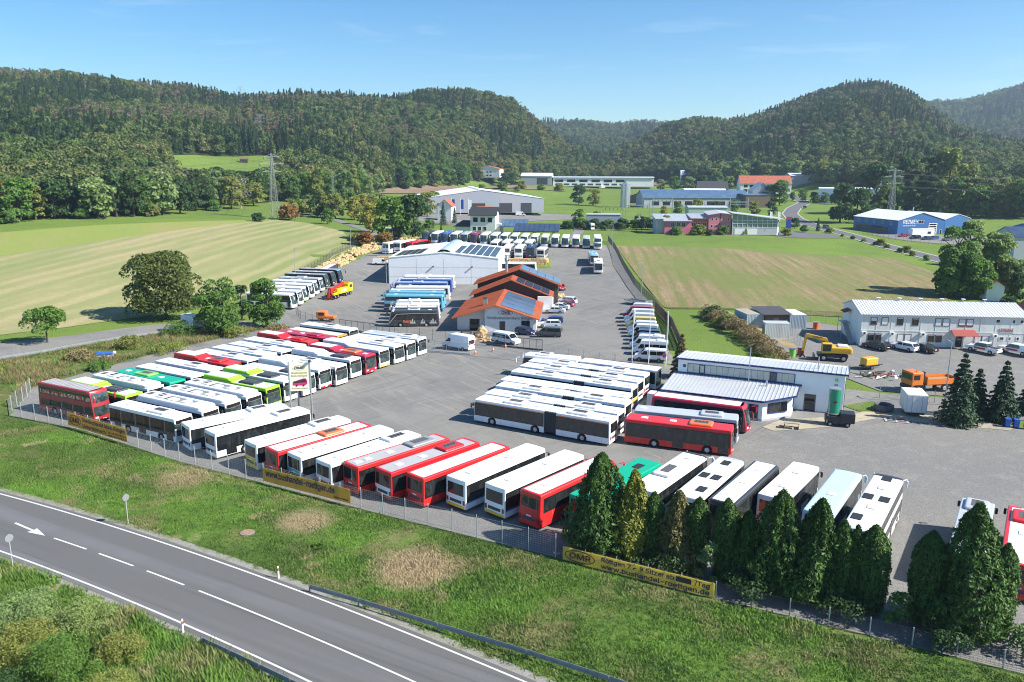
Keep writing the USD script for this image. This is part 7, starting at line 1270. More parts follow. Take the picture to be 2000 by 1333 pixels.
# the van row beside the drive
G_V = 'vans nosed to the drive beside the fence'
for k, (fx, fy, kw, lab) in enumerate([(19.7, 124.6, dict(), 'white passenger van, nearest of the van row by the flagpoles'), (19.8, 128.4, dict(L=5.9, H=2.45, wb=3.6, aircon=True), 'white high-roofed minibus second in the van row'), (20.0, 132.2, dict(L=5.9, H=2.45, wb=3.6, aircon=True), 'white high-roofed minibus third in the van row'), (20.6, 136.2, dict(col='car_navy', L=5.3), 'dark blue van, nearer of the two dark ones'), (21.2, 140.0, dict(col='car_black', L=5.3), 'black van, farther of the two dark ones'), (21.4, 143.6, dict(L=5.4, H=2.3), 'white van just beyond the black one'), (21.7, 147.0, dict(hood='car_red', L=5.4, H=2.3), 'white van with red bonnet'), (22.0, 150.6, dict(col='car_yellow', roof='car_yellow', L=5.6, H=2.4), 'yellow van in the van row'), (22.3, 154.2, dict(L=5.6, H=2.5, glazed=False), 'white panel van just beyond the yellow one'), (22.6, 157.8, dict(L=5.9, H=2.6, wb=3.7), 'white minibus with high roof before the blue-nosed van'), (22.9, 161.4, dict(roof='car_red', hood='car_blue', L=5.9, H=2.5, col='car_red'), 'red-roofed van with blue bonnet'), (24.0, 165.0, dict(L=5.4, H=2.3), 'white van at the far end of the van row')]):
    L = kw.get('L', 5.1); a = math.radians(166); make_van(lab, fx - math.cos(a) * L / 2, fy - math.sin(a) * L / 2, 166, group=G_V, **kw)
make_van('white panel van with black bumper seen from behind at the gate', -9.3, 134.2, 144, L=6.0, H=2.65, wb=3.66, glazed=False, name='panel_van')
rv = make_van('white nine-seat van with lettering on its dark side window behind the gate', -1.0, 139.0, -38, L=5.3, H=2.05, name='passenger_van'); lettering(rv, 'RÖTTGEN', .30, -1.7, -.985, 1.27, 'letter_white', True, width=1.75)
make_van('grey camper van with roof bars beside the office', 6.9, 146.2, 166, col='car_grey', L=4.95, name='camper_van')
make_van('small white van parked by the stones behind the hall', -39.2, 237.2, 2, L=4.9, H=1.9, glazed=False, name='small_van')
make_car('hatchback', 'car_navy', 'dark blue car half hidden between lettered van and office wall', 2.6, 150.2, -40)
make_car('estate', 'car_blue', 'bright blue estate car beside the office', 8.2, 160.6, 174); make_car('estate', 'car_white', 'white estate car between the blue one and the camper van', 7.5, 156.8, 176)
make_car('saloon', 'car_white', 'white saloon with sloping rear beside the stepped roofs', 9.2, 170.9, 168); make_car('saloon', 'car_white', 'second white saloon tucked behind the first', 10.4, 174.6, 160); make_car('hatchback', 'car_maroon', 'dark magenta car between the white cars', 12.2, 177.6, 140); make_car('suv', 'car_white', 'white off-roader farthest of the group beside the stepped roofs', 12.6, 180.6, 150); make_car('hatchback', 'car_red', 'red car under the eave of the rear roof', 12.3, 199.5, -80)
make_car('hatchback', 'car_red', 'small red car on the drive of the villa', -42.5, 352, 10)
make_car('estate', 'car_black', 'black estate car before the container office, left of the white car', 62.6, 133.4, 118); make_car('estate', 'car_white', 'white estate car before the container office', 67.0, 132.6, 120); make_car('saloon', 'car_black', 'black saloon right beside the white estate car', 69.6, 131.6, 120)
make_car('saloon', 'car_black', 'silver-dark car on the bend of the valley road', 186, 513, 62); make_car('suv', 'car_navy', 'dark car coming along the valley road before the glass hall', 145.4, 372, -92)
for k, (x, y) in enumerate(((163, 324), (166.2, 321), (169.8, 322.5), (172.5, 317))): make_car(('suv', 'estate', 'hatchback', 'suv')[k], ('car_black', 'car_navy', 'car_blue', 'car_grey')[k], ('black off-roader leftmost in the metalworks lot', 'dark blue estate car in the metalworks lot', 'blue hatchback in the metalworks lot', 'grey off-roader nearest the tree clump in the metalworks lot')[k], x, y, 200)
make_car('hatchback', 'car_red', 'red car beside the white lot container', 162.5, 333, 190)
def pickup(label, x, y, yaw, canopy):
    t = thing('pickup_truck', label, 'pickup', (x, y, tz(x, y) + .1), yaw)
    obj('body', prof([(-2.65, .5), (2.6, .5), (2.65, .75), (2.55, 1.0), (1.45, 1.12), (-2.6, 1.12), (-2.65, .8)], 1.86, L=5.3), 'car_white', t, 30); obj('windows', prof([(1.35, 1.1), (.75, 1.70), (-.75, 1.72), (-.95, 1.12)], 1.70, .18, 1.1, 0), 'car_glass', t); obj('roof', prof([(.82, 1.68), (.65, 1.76), (-.7, 1.78), (-.8, 1.70)], 1.72, .18, 1.1, 0), 'car_white', t)
    if canopy: obj('canopy', MB().add(*rbox(-2.6, -.85, -.86, .86, 1.1, 1.78, .1)), 'car_white', t); obj('canopy_window', MB().box(-2.62, -2.5, -.7, .7, 1.25, 1.65), 'car_glass', t)
    else: obj('load_bed', MB().box(-2.5, -1.05, -.75, .75, 1.10, 1.135), 'black_plastic', t)
    for s in (-1, 1): obj('side_lettering', MB().box(-.7, 1.1, s * .935 - .004, s * .935 + .004, .72, .98), 'letter_red', t)
    wheels4(t, (1.7, -1.5), .93, .38); lamps(t, 5.3, .93, .86, .95)
pickup('white pickup truck with open bed and red side lettering', 79.2, 130.4, 122, False); pickup('white pickup truck with closed canopy at the frame edge', 84.0, 129.4, 122, True)
# dump truck
dt = thing('dump_truck', 'orange tipper truck parked beyond the side road', 'truck', (59.2, 109.0, tz(59, 109) + .09), 190)
obj('cab', MB().add(*rbox(1.9, 3.7, -1.22, 1.22, 1.0, 2.95, (.15, .15, .18))), 'machine_orange', dt, 40); obj('windscreen', MB().box(3.62, 3.72, -1.05, 1.05, 1.85, 2.7), 'car_glass', dt)
for s in (-1, 1): obj('side_window', MB().box(2.5, 3.45, s * 1.225 - .01, s * 1.225 + .01, 1.9, 2.6), 'car_glass', dt); obj('fuel_tank', MB().add(*rbox(.4, 1.5, s * 1.0 - .2, s * 1.0 + .2, .6, 1.1, .08)), 'galvanised', dt)
obj('bumper', MB().add(*rbox(3.3, 3.8, -1.2, 1.2, .45, 1.0, .1)), 'machine_black', dt); obj('chassis', MB().box(-3.4, 3.4, -.45, .45, .75, 1.05), 'machine_black', dt)
bd = obj('tipper_bed', MB().box(-3.6, 1.3, -1.2, 1.2, 1.15, 1.28).box(-3.6, 1.3, -1.25, -1.17, 1.15, 1.95).box(-3.6, 1.3, 1.17, 1.25, 1.15, 1.95).box(-3.66, -3.58, -1.25, 1.25, 1.15, 1.95).box(1.24, 1.34, -1.25, 1.25, 1.15, 2.3), 'machine_orange', dt)
obj('load', MB().add(*rbox(-3.4, 1.1, -1.1, 1.1, 1.25, 1.6, .15)), 'bare_earth', bd)
for x in (2.5, -1.6): wheels4(dt, (x,), 1.22, .58, 'rim_metal')
obj('mudguard', MB().add(*rbox(1.8, 3.2, -1.24, 1.24, .95, 1.25, .12)), 'machine_black', dt); obj('beacon', MB().cyl((2.6, .5, 2.95), (2.6, .5, 3.12), .1, n=8), 'amber_lamp', dt); obj('air_intake', MB().box(1.65, 1.85, .7, 1.1, 1.3, 3.0), 'machine_black', dt)
# wheeled excavator
ex = thing('excavator', 'yellow wheeled excavator with folded arm in the container yard', 'excavator', (52.0, 125.6, tz(52, 125.6) + .09), -14)
obj('chassis', MB().add(*rbox(-2.4, 2.2, -1.1, 1.1, .6, 1.15, .1)), 'machine_black', ex); wheels4(ex, (1.5, -1.5), 1.2, .55, 'machine_yellow_paint' if False else 'rim_metal')
obj('blade', MB().box(-2.95, -2.8, -1.25, 1.25, .2, .9), 'machine_black', ex); obj('turntable', MB().cyl((0, 0, 1.1), (0, 0, 1.35), .9, n=16), 'machine_black', ex)
obj('upper_body', MB().add(*rbox(-.6, 2.5, -1.25, 1.25, 1.35, 2.35, .2)), 'machine_yellow', ex, 40); obj('counterweight', MB().add(*rbox(2.0, 2.75, -1.25, 1.25, 1.3, 2.3, .25)), 'machine_yellow', ex, 40); obj('hood', MB().add(*rbox(.6, 2.2, -.8, .9, 2.3, 2.6, .1)), 'white_paint', ex)
cb = obj('cab', MB().add(*rbox(-1.9, -.3, -1.25, -.2, 1.35, 2.95, .12)), 'machine_yellow', ex, 40)
for nm, b in (('window', (-1.93, -1.86, -1.1, -.35, 1.75, 2.8)), ('window', (-1.75, -.5, -1.27, -1.2, 1.7, 2.8)), ('window', (-1.7, -.5, -.22, -.17, 1.8, 2.8))): obj(nm, MB().box(*b), 'car_glass', cb)
am = obj('boom', MB().bar((-.6, .35, 1.9), (-1.2, .35, 3.3), .45, .5, (1, 0, 0)).bar((-1.1, .35, 3.25), (-4.3, .35, 3.9), .4, .55), 'machine_yellow', ex); lettering(am, 'KOMATSU', .22, -3.2, .14, 3.55, 'letter_dark', True)
obj('stick', MB().bar((-4.2, .35, 4.0), (-4.6, .35, 1.2), .35, .4, (1, 0, 0)), 'machine_yellow', ex); obj('grapple', MB().cyl((-4.6, .35, 1.2), (-4.6, .35, .6), .2, n=8).bar((-4.6, .35, .7), (-5.1, .35, .05), .2).bar((-4.6, .35, .7), (-4.1, .35, .05), .2), 'machine_black', ex); obj('cylinder', MB().cyl((-.9, .35, 2.1), (-2.7, .35, 3.45), .09, n=8), 'galvanised', ex)
# recovery truck
tw_ = thing('recovery_truck', 'yellow recovery truck with red crane gear in the lower yard', 'truck', (-43.4, 197.6, tz(-43.4, 197.6) + .1), 70)
obj('chassis', MB().box(-4.6, 4.0, -.5, .5, .7, 1.05), 'machine_red', tw_); obj('cab', MB().add(*rbox(2.4, 4.6, -1.25, 1.25, .9, 3.1, .2)), 'tow_yellow', tw_, 40); obj('windscreen', MB().box(4.5, 4.62, -1.05, 1.05, 1.9, 2.75), 'car_glass', tw_)
for s in (-1, 1):
    obj('locker', MB().add(*rbox(-2.6, 2.1, s * .92 - .36, s * .92 + .36, .95, 2.35, .08)), 'tow_yellow', tw_, 40); obj('fender', MB().add(*rbox(-4.4, -1.2, s * .98 - .3, s * .98 + .3, .95, 1.5, .1)), 'tow_yellow', tw_, 40); obj('side_window', MB().box(3.0, 4.1, s * 1.26 - .01, s * 1.26 + .01, 1.95, 2.7), 'car_glass', tw_); obj('marking', MB().box(-1.0, 1.4, s * 1.285 - .005, s * 1.285 + .005, 1.5, 2.0), 'plate_white', tw_)
obj('crane_boom', MB().bar((-3.6, 0, 2.0), (2.0, 0, 3.2), .55, .6), 'machine_red', tw_); obj('crane_mast', MB().box(-4.3, -3.5, -.4, .4, 1.0, 2.7), 'machine_red', tw_); obj('tow_fork', MB().bar((-4.5, 0, 2.4), (-5.0, 0, .3), .5, .3, (1, 0, 0)).bar((-5.0, -.9, .4), (-5.0, .9, .4), .25), 'machine_red', tw_); obj('beacon', MB().add(*rbox(3.2, 3.6, -.9, .9, 3.1, 3.28, .06)), 'amber_lamp', tw_)
for x in (3.4, 1.5, -2.3, -3.6): wheels4(tw_, (x,), 1.24, .52)
# small orange utility truck by the gate
ut = thing('utility_truck', 'small orange utility truck behind the sliding gate', 'truck', (-40.2, 168.4, tz(-40, 168.4) + .1), 172)
obj('cab', MB().add(*rbox(-.4, 1.7, -.95, .95, .6, 2.15, .18)), 'machine_orange', ut, 40); obj('window', MB().box(-.1, 1.2, -.965, .965, 1.35, 1.95), 'car_glass', ut); obj('windscreen', MB().box(1.62, 1.72, -.8, .8, 1.3, 1.95), 'car_glass', ut); obj('bed', MB().box(-2.2, -.45, -.95, .95, .7, 1.2), 'machine_orange', ut); wheels4(ut, (1.0, -1.4), .93, .36)
# flat trailer by the fence
fl = thing('flat_trailer', 'flat grey car trailer parked against the drive fence', 'trailer', (28.0, 174.6, tz(28, 174.6) + .1), -52)
obj('deck', MB().box(-3.2, 3.2, -1.1, 1.1, .62, .74), 'grille_grey', fl)
for s in (-1, 1): obj('side_rail', MB().box(-3.2, 3.2, s * 1.12 - .04, s * 1.12 + .04, .6, .9), 'galvanised', fl)
obj('drawbar', MB().bar((3.2, 0, .6), (4.6, 0, .5), .14), 'galvanised', fl); wheels4(fl, (.5, -.5), 1.05, .32); obj('headboard', MB().box(3.12, 3.2, -1.1, 1.1, .74, 1.3), 'galvanised', fl)
# mobile green cyclone by the workshop
gm = thing('dust_extractor', 'tall green cylinder mounted on a black wheeled machine beside the workshop', 'machine', (40.0, 93.4, .05), -17)
obj('base', MB().add(*rbox(-1.5, 1.5, -.75, .75, .35, 1.3, .12)), 'machine_black', gm, 40); obj('housing', MB().add(*rbox(.2, 1.9, -.85, .85, .5, 1.75, .12)), 'machine_black', gm, 40)
for x in (-.9, 1.1): wheels4(gm, (x,), .85, .3)
cy = obj('cylinder', MB().cyl((-.5, .1, 1.5), (-.55, .25, 4.5), .68, n=18), 'tank_green', gm, 40); obj('rim', MB().cyl((-.55, .25, 4.5), (-.55, .25, 4.62), .72, n=18), 'galvanised', cy); obj('label', MB().box(-.75, -.3, -.56, -.50, 2.9, 3.15), 'letter_maroon', cy); obj('foot_ring', MB().cyl((-.5, .1, 1.42), (-.5, .1, 1.55), .74, n=18), 'galvanised', cy)
for s in (-1, 1): obj('leg', MB().bar((-1.3, s * .75, .4), (-1.1, s * .5, 2.4), .1), 'galvanised', gm)
# site machines
cm = thing('compressor', 'yellow compressor trailer among the site junk', 'machine', (55.6, 120.4, tz(55.6, 120.4) + .1), 20); obj('hood', MB().add(*rbox(-1.2, 1.2, -.7, .7, .7, 1.9, .2)), 'machine_yellow', cm, 40); obj('frame', MB().box(-1.4, 1.6, -.6, .6, .5, .7), 'machine_black', cm); wheels4(cm, (0,), .75, .32); obj('drawbar', MB().bar((1.6, 0, .6), (2.8, 0, .5), .1), 'machine_black', cm)
rl = thing('roller', 'small yellow road roller beside the ribbed container', 'machine', (46.2, 141.5, tz(46.2, 141.5) + .1), 60); obj('drum', MB().cyl((1.0, -.6, .5), (1.0, .6, .5), .5, n=16), 'galvanised', rl); obj('drum', MB().cyl((-1.0, -.6, .5), (-1.0, .6, .5), .5, n=16), 'galvanised', rl); obj('body', MB().add(*rbox(-1.2, 1.2, -.6, .6, .7, 1.5, .15)), 'machine_yellow', rl, 40); obj('canopy', MB().box(-.7, .7, -.7, .7, 2.3, 2.4), 'machine_yellow', rl)
for x in (-.6, .6):
    for y in (-.6, .6): obj('post', MB().box(x - .04, x + .04, y - .04, y + .04, 1.4, 2.3), 'machine_black', rl)

# ---- fences, signs, poles and small things
mat('pylon_grey', (.20, .21, .21), rough=.7); mat('pale_rust', (.27, .15, .09), [(3, .4, .7, (.33, .22, .15))], rough=.9); mat('wire_grey', (.36, .38, .39), rough=.5, metal=.4); mat('wire_dark', (.05, .052, .055), rough=.6); mat('post_grey', (.50, .52, .53), rough=.5, metal=.3)
mat('banner_gold', (.80, .56, .14), [(.8, .45, .7, (.72, .48, .11), {'amt': .6})], rough=.7, trans=.5); mat('banner_yellow', (.95, .80, .20), [(.8, .45, .7, (.86, .70, .16), {'amt': .6})], rough=.7, trans=.6); mat('rail_grey', (.22, .23, .235), [(2, .4, .7, (.16, .165, .17))], rough=.6, metal=.1); mat('sign_cream', (.74, .72, .58), [(1.2, .45, .7, (.66, .64, .5), {'amt': .5})], rough=.5); mat('sign_yellow', (.62, .55, .18), rough=.6); mat('sign_magenta', (.50, .02, .13), rough=.5); mat('sign_back', (.33, .34, .35), rough=.5, metal=.5); mat('sign_blue', (.015, .05, .28), rough=.4); mat('cone_orange', (.70, .10, .02), rough=.6); mat('bin_blue', (.02, .10, .36), rough=.5); mat('container_blue', (.36, .42, .46), [(1, .45, .7, (.28, .32, .36), {'stretch': (1.0, 1.0, .15), 'amt': .6})], rough=.6)
def wire_fence(name, label, pts, H=2.0, step=2.5, post='post_grey', wire='wire_grey', rows=10, cols=10, th=.008, z0=.04):
    pts = np.array(pts, float); seg = np.linalg.norm(np.diff(pts, axis=0), axis=1); s = np.concatenate([[0], np.cumsum(seg)]); n = max(int(round(s[-1] / step)), 1); q = np.linspace(0, s[-1], n + 1)
    P = np.stack([np.interp(q, s, pts[:, 0]), np.interp(q, s, pts[:, 1])], 1); Z = T(P[:, 0], P[:, 1]) + z0; o = np.array([P[0, 0], P[0, 1], Z[0]]); hs = H if np.ndim(H) else np.full(n + 1, float(H)); hs = np.interp(np.linspace(0, 1, n + 1), np.linspace(0, 1, len(hs)), hs)
    t = thing(name, label, 'fence', o, 0)
    for k in range(n + 1):
        p = np.array([*P[k], Z[k]]) - o; obj('post', MB().box(p[0] - .035, p[0] + .035, p[1] - .035, p[1] + .035, p[2] - .1, p[2] + hs[k] + .05), post, t)
        if k < n:
            a, b = p, np.array([*P[k + 1], Z[k + 1]]) - o; m = MB()
            for j in range(rows): f = (j + .3) / (rows - .4); m.bar(a + [0, 0, .06 + f * (hs[k] - .1)], b + [0, 0, .06 + f * (hs[k + 1] - .1)], th * (1.8 if j in (0, rows - 1) else 1.2), th * (1.8 if j in (0, rows - 1) else 1.2))
            for j in range(1, cols): f = j / cols; c = a + (b - a) * f; m.bar(c + [0, 0, .05], c + [0, 0, hs[k] - .02], th)
            obj('wire_panel', m, wire, t)
    return t
FRONT = FENCE[1:]
wire_fence('mesh_fence', 'long grey wire mesh fence between the buses and the front bank', FRONT[:7], 2.05, 2.5, rows=11, cols=11)
wire_fence('mesh_fence', 'low wire fence in the shade before the cypress row', FRONT[6:], 1.3, 2.6, rows=8, cols=11, post='wire_grey', wire='wire_dark')
wire_fence('mesh_fence', 'short wire mesh fence behind the double-decker corner', [(-63.5, 96.1), (-64.6, 98.8), (-65.6, 103), (-66.8, 106.4)], 2.0, 2.4)
wire_fence('field_fence', 'dark post fence along the pale field', [(-63.1, 184), (-61.5, 200), (-57.5, 228), (-54.5, 255), (-53.2, 268.6), (-44.4, 287.7)], 2.0, 2.6, 'wire_dark', 'wire_dark', 12, 12, .010)
wire_fence('drive_fence', 'dark mesh fence on the gravel bank of the drive', [(35.4, 296), (34.2, 270), (32.2, 232), (31.0, 200), (31.0, 175), (30.6, 151)], 2.0, 2.6, 'wire_dark', 'wire_dark', 14, 18, .014)
wire_fence('drive_fence', 'brown slatted fence behind the van row', [(30.6, 168), (30.9, 151), (29.6, 140), (28.4, 130)], 1.9, 2.4, 'wire_dark', 'brown_timber', 3, 16, .09)
wire_fence('yard_fence', 'dark post fence across the lower yard before the coaches', [(-48.5, 176), (-45.6, 169.2), (-40, 162.6), (-36, 158)], 2.0, 3.2, 'wire_dark', 'wire_dark', 8, 10, .007)
wire_fence('yard_fence', 'dark thin fence between sliding gate and office garden', [(-22.5, 149.6), (-16, 145.2), (-9.5, 141)], 2.0, 3.0, 'wire_dark', 'wire_dark', 7, 8, .007)
wire_fence('low_fence', 'low wire fence along the side road behind the coach', [(4.5, 130), (10, 127.2), (16.5, 124)], 1.2, 2.6, 'galvanised', 'wire_grey', 5, 7, .008)
wire_fence('lot_fence', 'grey palisade fence by the spruces', [(62.5, 100.2), (67, 98.6), (72, 97.2)], 1.4, 2.4, 'galvanised', 'galvanised', 2, 18, .03)
wire_fence('lot_fence', 'thin fence along the side road before the small lawn', [(50.5, 105.2), (55, 103.4), (60, 101.8)], 1.7, 3.2, 'galvanised', 'wire_grey', 6, 6, .007)
wire_fence('lot_fence', 'dark fence around the metalworks lot', [(150.5, 344), (152, 322), (158, 304), (168, 296)], 1.8, 4, 'wire_dark', 'wire_dark', 5, 6, .012)
wire_fence('yard_screen', 'wire fence around the container yard edge', [(49, 131), (52, 146), (53, 161), (64, 152)], 1.9, 3.0, 'galvanised', 'wire_grey', 6, 8, .007)
def gate(name, label, a, b, H, mt, n, rail=.12):
    a, b = np.array([*a, tz(*a) + .05]), np.array([*b, tz(*b) + .05]); t = thing(name, label, 'gate', a, 0); d = b - a
    obj('top_rail', MB().bar((0, 0, H), d + [0, 0, H], rail * .7), mt, t); obj('bottom_beam', MB().bar((0, 0, .18), d + [0, 0, .18], rail * 1.4, .2), mt, t)
    for k in range(n + 1): obj('upright', MB().box(*(d[0] * k / n + np.array([-.035, .035])), *(d[1] * k / n + np.array([-.035, .035])), d[2] * k / n + .1, d[2] * k / n + H), mt, t)
    for k in range(n):
        m = MB(); p, q = d * k / n, d * (k + 1) / n
        for j in range(1, 9): m.bar(p + [0, 0, .2 + (H - .2) * j / 9], q + [0, 0, .2 + (H - .2) * j / 9], .012)
        for j in range(1, 6): m.bar(p + (q - p) * j / 6 + [0, 0, .2], p + (q - p) * j / 6 + [0, 0, H], .010)
        obj('mesh_panel', m, mt, t)
gate('sliding_gate', 'long black sliding gate across the lower yard entrance', (-34.8, 157.4), (-23.3, 148.3), 2.1, 'anthracite', 8); gate('sliding_gate', 'black sliding gate standing open before the lettered van', (-4.6, 137.9), (5.2, 131.4), 1.9, 'anthracite', 9); gate('wire_gate', 'galvanised cantilever gate beside the white panel van', (-15.2, 132.4), (-6.9, 129.0), 2.0, 'post_grey', 4)
def banner(label, a, b, z0, z1, mt, build):
    a, b = np.array(a), np.array(b); d = b - a; L = np.linalg.norm(d); yaw = math.degrees(math.atan2(d[1], d[0])); n = np.array([d[1], -d[0]]) / L * .10
    t = thing('banner', label, 'banner', (*(a + n), 0), yaw); xs = np.linspace(0, L, 25); m = MB(); w = .018 * np.sin(xs * 2.1)
    v = np.vstack([np.stack([xs, w, np.full(25, z)], 1) for z in (z0, z1)] + [np.stack([xs, w + .015, np.full(25, z)], 1) for z in (z0, z1)]); i = np.arange(24)
    m.add(v, np.vstack([np.stack([i, i + 1, i + 26, i + 25], 1), np.stack([i + 51, i + 50, i + 75, i + 76], 1)])); obj('cloth', m, mt, t)
    for x in np.arange(.1, L, 1.2): obj('eyelet', MB().box(x - .03, x + .03, -.01, .1, z1 - .06, z1), 'galvanised', t)
    build(t, L)
def b1(t, L):
    oval(t, 1.55, -.03, 1.22, 1.25, .62, .07, 'letter_maroon'); lettering(t, 'OMR', .62, .62, -.03, .92, 'letter_maroon', True, width=1.85)
    lettering(t, 'Omnibushandel Mario Röttgen', .46, 3.1, -.03, 1.32, 'letter_dark', width=L - 3.4); lettering(t, 'Untersteinach', .46, 3.1, -.03, .58, 'letter_dark', width=4.6); lettering(t, 'Tel.  +49 92 25 95 66 10', .20, 8.2, -.03, .82, 'letter_dark', width=3.5); lettering(t, 'Handy +49 171 5 71 76 26', .20, 8.2, -.03, .48, 'letter_dark', width=3.5)
def b2(t, L): lettering(t, 'www.bushandel-roettgen.de', .62, .4, -.03, .95, 'letter_dark', True, width=L - 2.3); lettering(t, 'Werbung Untersteinach', .13, L - 2.0, -.03, .55, 'letter_dark', width=1.7)
def b3(t, L):
    oval(t, 1.5, -.03, .66, 1.3, .52, .07, 'letter_maroon'); lettering(t, 'OMR', .46, .55, -.03, .45, 'letter_maroon', True, width=1.9)
    lettering(t, 'Röttgen 7 - 9 Sitzer ab', .36, 3.3, -.03, .76, 'letter_dark', True, width=5.9); obj('blank_patch', MB().box(9.35, 10.5, -.045, -.03, .70, 1.12), 'black_plastic', t); lettering(t, '/Tag', .36, 10.75, -.03, .76, 'letter_dark', True, width=1.15); lettering(t, 'www.bushandel-roettgen.de', .36, 3.3, -.03, .20, 'letter_dark', True, width=8.6)
banner('ochre banner with oval emblem and dealer name on the fence by the double-decker', (-53.4, 91.6), (-43.4, 85.5), .35, 1.98, 'banner_gold', b1)
banner('ochre banner with a web address on the fence before the red buses', (-24.7, 74.55), (-14.9, 69.15), .32, 1.75, 'banner_gold', b2)
banner('bright yellow banner with rental offer in front of the cypresses', (4.2, 59.05), (15.0, 53.25), .08, 1.26, 'banner_yellow', b3)
# pylon sign on three posts
ps = thing('pylon_sign', 'tall cream sign with emblem and magenta bus on three steel posts', 'sign', (-26.6, 91.9, .03), 8)
for x, y, h in ((0, 0, 8.1), (2.45, 0, 8.3), (.85, .75, 7.6)): obj('post', MB().cyl((x, y, 0), (x, y, h), .11, n=10), 'galvanised', ps, 40)
pn = obj('panel', MB().poly([(.05, -.12), (2.42, -.12), (2.42, .05), (.05, .05)], 4.55, 8.0), 'sign_cream', ps)
obj('frame', MB().box(-.02, .08, -.15, .08, 4.5, 8.05).box(2.38, 2.5, -.15, .08, 4.5, 8.05), 'galvanised', ps)
oval(ps, 1.22, -.125, 7.42, .72, .30, .03, 'sign_yellow'); lettering(ps, 'OMR', .30, .66, -.125, 7.27, 'letter_dark', True, width=1.12); lettering(ps, 'Omnibushandel', .22, .3, -.125, 6.72, 'sign_yellow', width=1.85); lettering(ps, 'Mario Röttgen', .22, .3, -.125, 6.36, 'sign_yellow', width=1.85); lettering(ps, 'www.bushandel-roettgen.de', .13, .3, -.125, 4.85, 'sign_yellow', width=1.85)
XZs = lambda poly, d, y: (lambda t: (np.stack([t.vertices[:, 0], y - t.vertices[:, 2], t.vertices[:, 1]], 1), t.faces))(trimesh.creation.extrude_polygon(Polygon(poly), d, engine='earcut'))
obj('bus_picture', XZs([(.38, 5.25), (1.75, 5.2), (2.08, 5.38), (2.1, 5.8), (1.95, 6.08), (1.7, 6.1), (.42, 5.72)], .012, -.12), 'sign_magenta', ps); obj('bus_picture_window', XZs([(.5, 5.52), (2.0, 5.62), (1.9, 5.98), (1.7, 6.0), (.5, 5.68)], .018, -.12), 'black_plastic', ps)
for x in (.85, 1.65): obj('bus_picture_wheel', MB().cyl((x, -.15, 5.22), (x, -.12, 5.22), .12, n=10), 'black_plastic', ps)
obj('floodlight', MB().add(*rbox(2.35, 2.65, -.5, -.15, 8.1, 8.4, .05)), 'anthracite', ps); obj('hook', MB().cyl((.5, 0, 8.05), (.5, .1, 8.4), .12, n=8), 'galvanised', ps)
# road signs, delineators, guardrails
def round_sign(label, x, y, yaw, H=2.9, face='sign_back'):
    t = thing('road_sign', label, 'road sign', (x, y, .04), yaw); obj('post', MB().cyl((0, 0, 0), (0, 0, H), .035, n=8), 'post_grey', t); obj('disc', MB().cyl((0, -.05, H - .32), (0, -.03, H - .32), .32, n=20), face, t); obj('clamp', MB().box(-.12, .12, -.03, .05, H - .4, H - .34), 'galvanised', t)
round_sign('round road sign seen from behind on the grass bank', -33.8, 65.1, 60); round_sign('round road sign seen from behind at the near roadside', -39.2, 57.3, 60)
nt = thing('road_sign', 'round blue and red no-stopping sign by the workshop spruce', 'road sign', (23.4, 119.0, tz(23.4, 119)), 10); obj('post', MB().cyl((0, 0, 0), (0, 0, 2.6), .04, n=8), 'post_grey', nt); obj('disc', MB().cyl((0, -.06, 2.4), (0, -.03, 2.4), .36, n=20), 'letter_red', nt); obj('blue_field', MB().cyl((0, -.075, 2.4), (0, -.06, 2.4), .26, n=20), 'sign_blue', nt); obj('red_bar', MB().bar((-.2, -.08, 2.6), (.2, -.08, 2.2), .07, .02, (0, 1, 0)), 'letter_red', nt)
for x, y, lab in ((-17.9, 55.9, 'white delineator post on the far side of the road'), (-22.3, 48.6, 'white delineator post on the near side of the road')):
    t = thing('delineator_post', lab, 'roadside post', (x, y, .03), 30); obj('post', MB().add(*rbox(-.06, .06, -.05, .05, 0, 1.02, (.02, .02, .03))), 'plate_white', t); obj('black_band', MB().box(-.065, .065, -.055, .055, .66, .86), 'black_plastic', t); obj('reflector', MB().box(-.03, .03, -.06, -.05, .70, .82), 'amber_lamp', t)
def guardrail(label, pts, H=.72, mt='galvanised'):
    pts = np.array(pts, float); o = np.array([*pts[0], tz(*pts[0])]); t = thing('guardrail', label, 'guardrail', o, 0)
    for k, (a, b) in enumerate(zip(pts[:-1], pts[1:])):
        n = max(int(np.linalg.norm(b - a) / 3.9), 1)
        for j in range(n):
            p, q = a + (b - a) * j / n, a + (b - a) * (j + 1) / n; P, Q = np.array([*p, tz(*p)]) - o, np.array([*q, tz(*q)]) - o; m = MB()
            for zz, w in ((H - .04, .03), (H - .12, .075), (H - .19, .03), (H - .26, .075), (H - .31, .03)): m.bar(P + [0, 0, zz], Q + [0, 0, zz], w, .085)
            obj('rail', m, mt, t); obj('post', MB().box(P[0] - .05, P[0] + .05, P[1] - .06, P[1] + .06, P[2] - .1, P[2] + H - .03), mt, t)
guardrail('dark grey guardrail along the far side of the road', [(-15.0, 53.9), (-11, 52.0), (-5, 48.9), (1, 45.9), (6, 43.2), (14, 38.6), (24, 32.5)], .66, 'rail_grey')
guardrail('low grey guardrail along the near side of the road', [tuple(p) for p in cut(lane(8.25), s_at(-16.2, 54.2), s_at(6, 40))[::5]], .62, 'rail_grey')
guardrail('galvanised guardrail along the side road left of the yard', [(-86.5, 119.5), (-78, 128.5), (-70, 141), (-64.5, 147.5)])
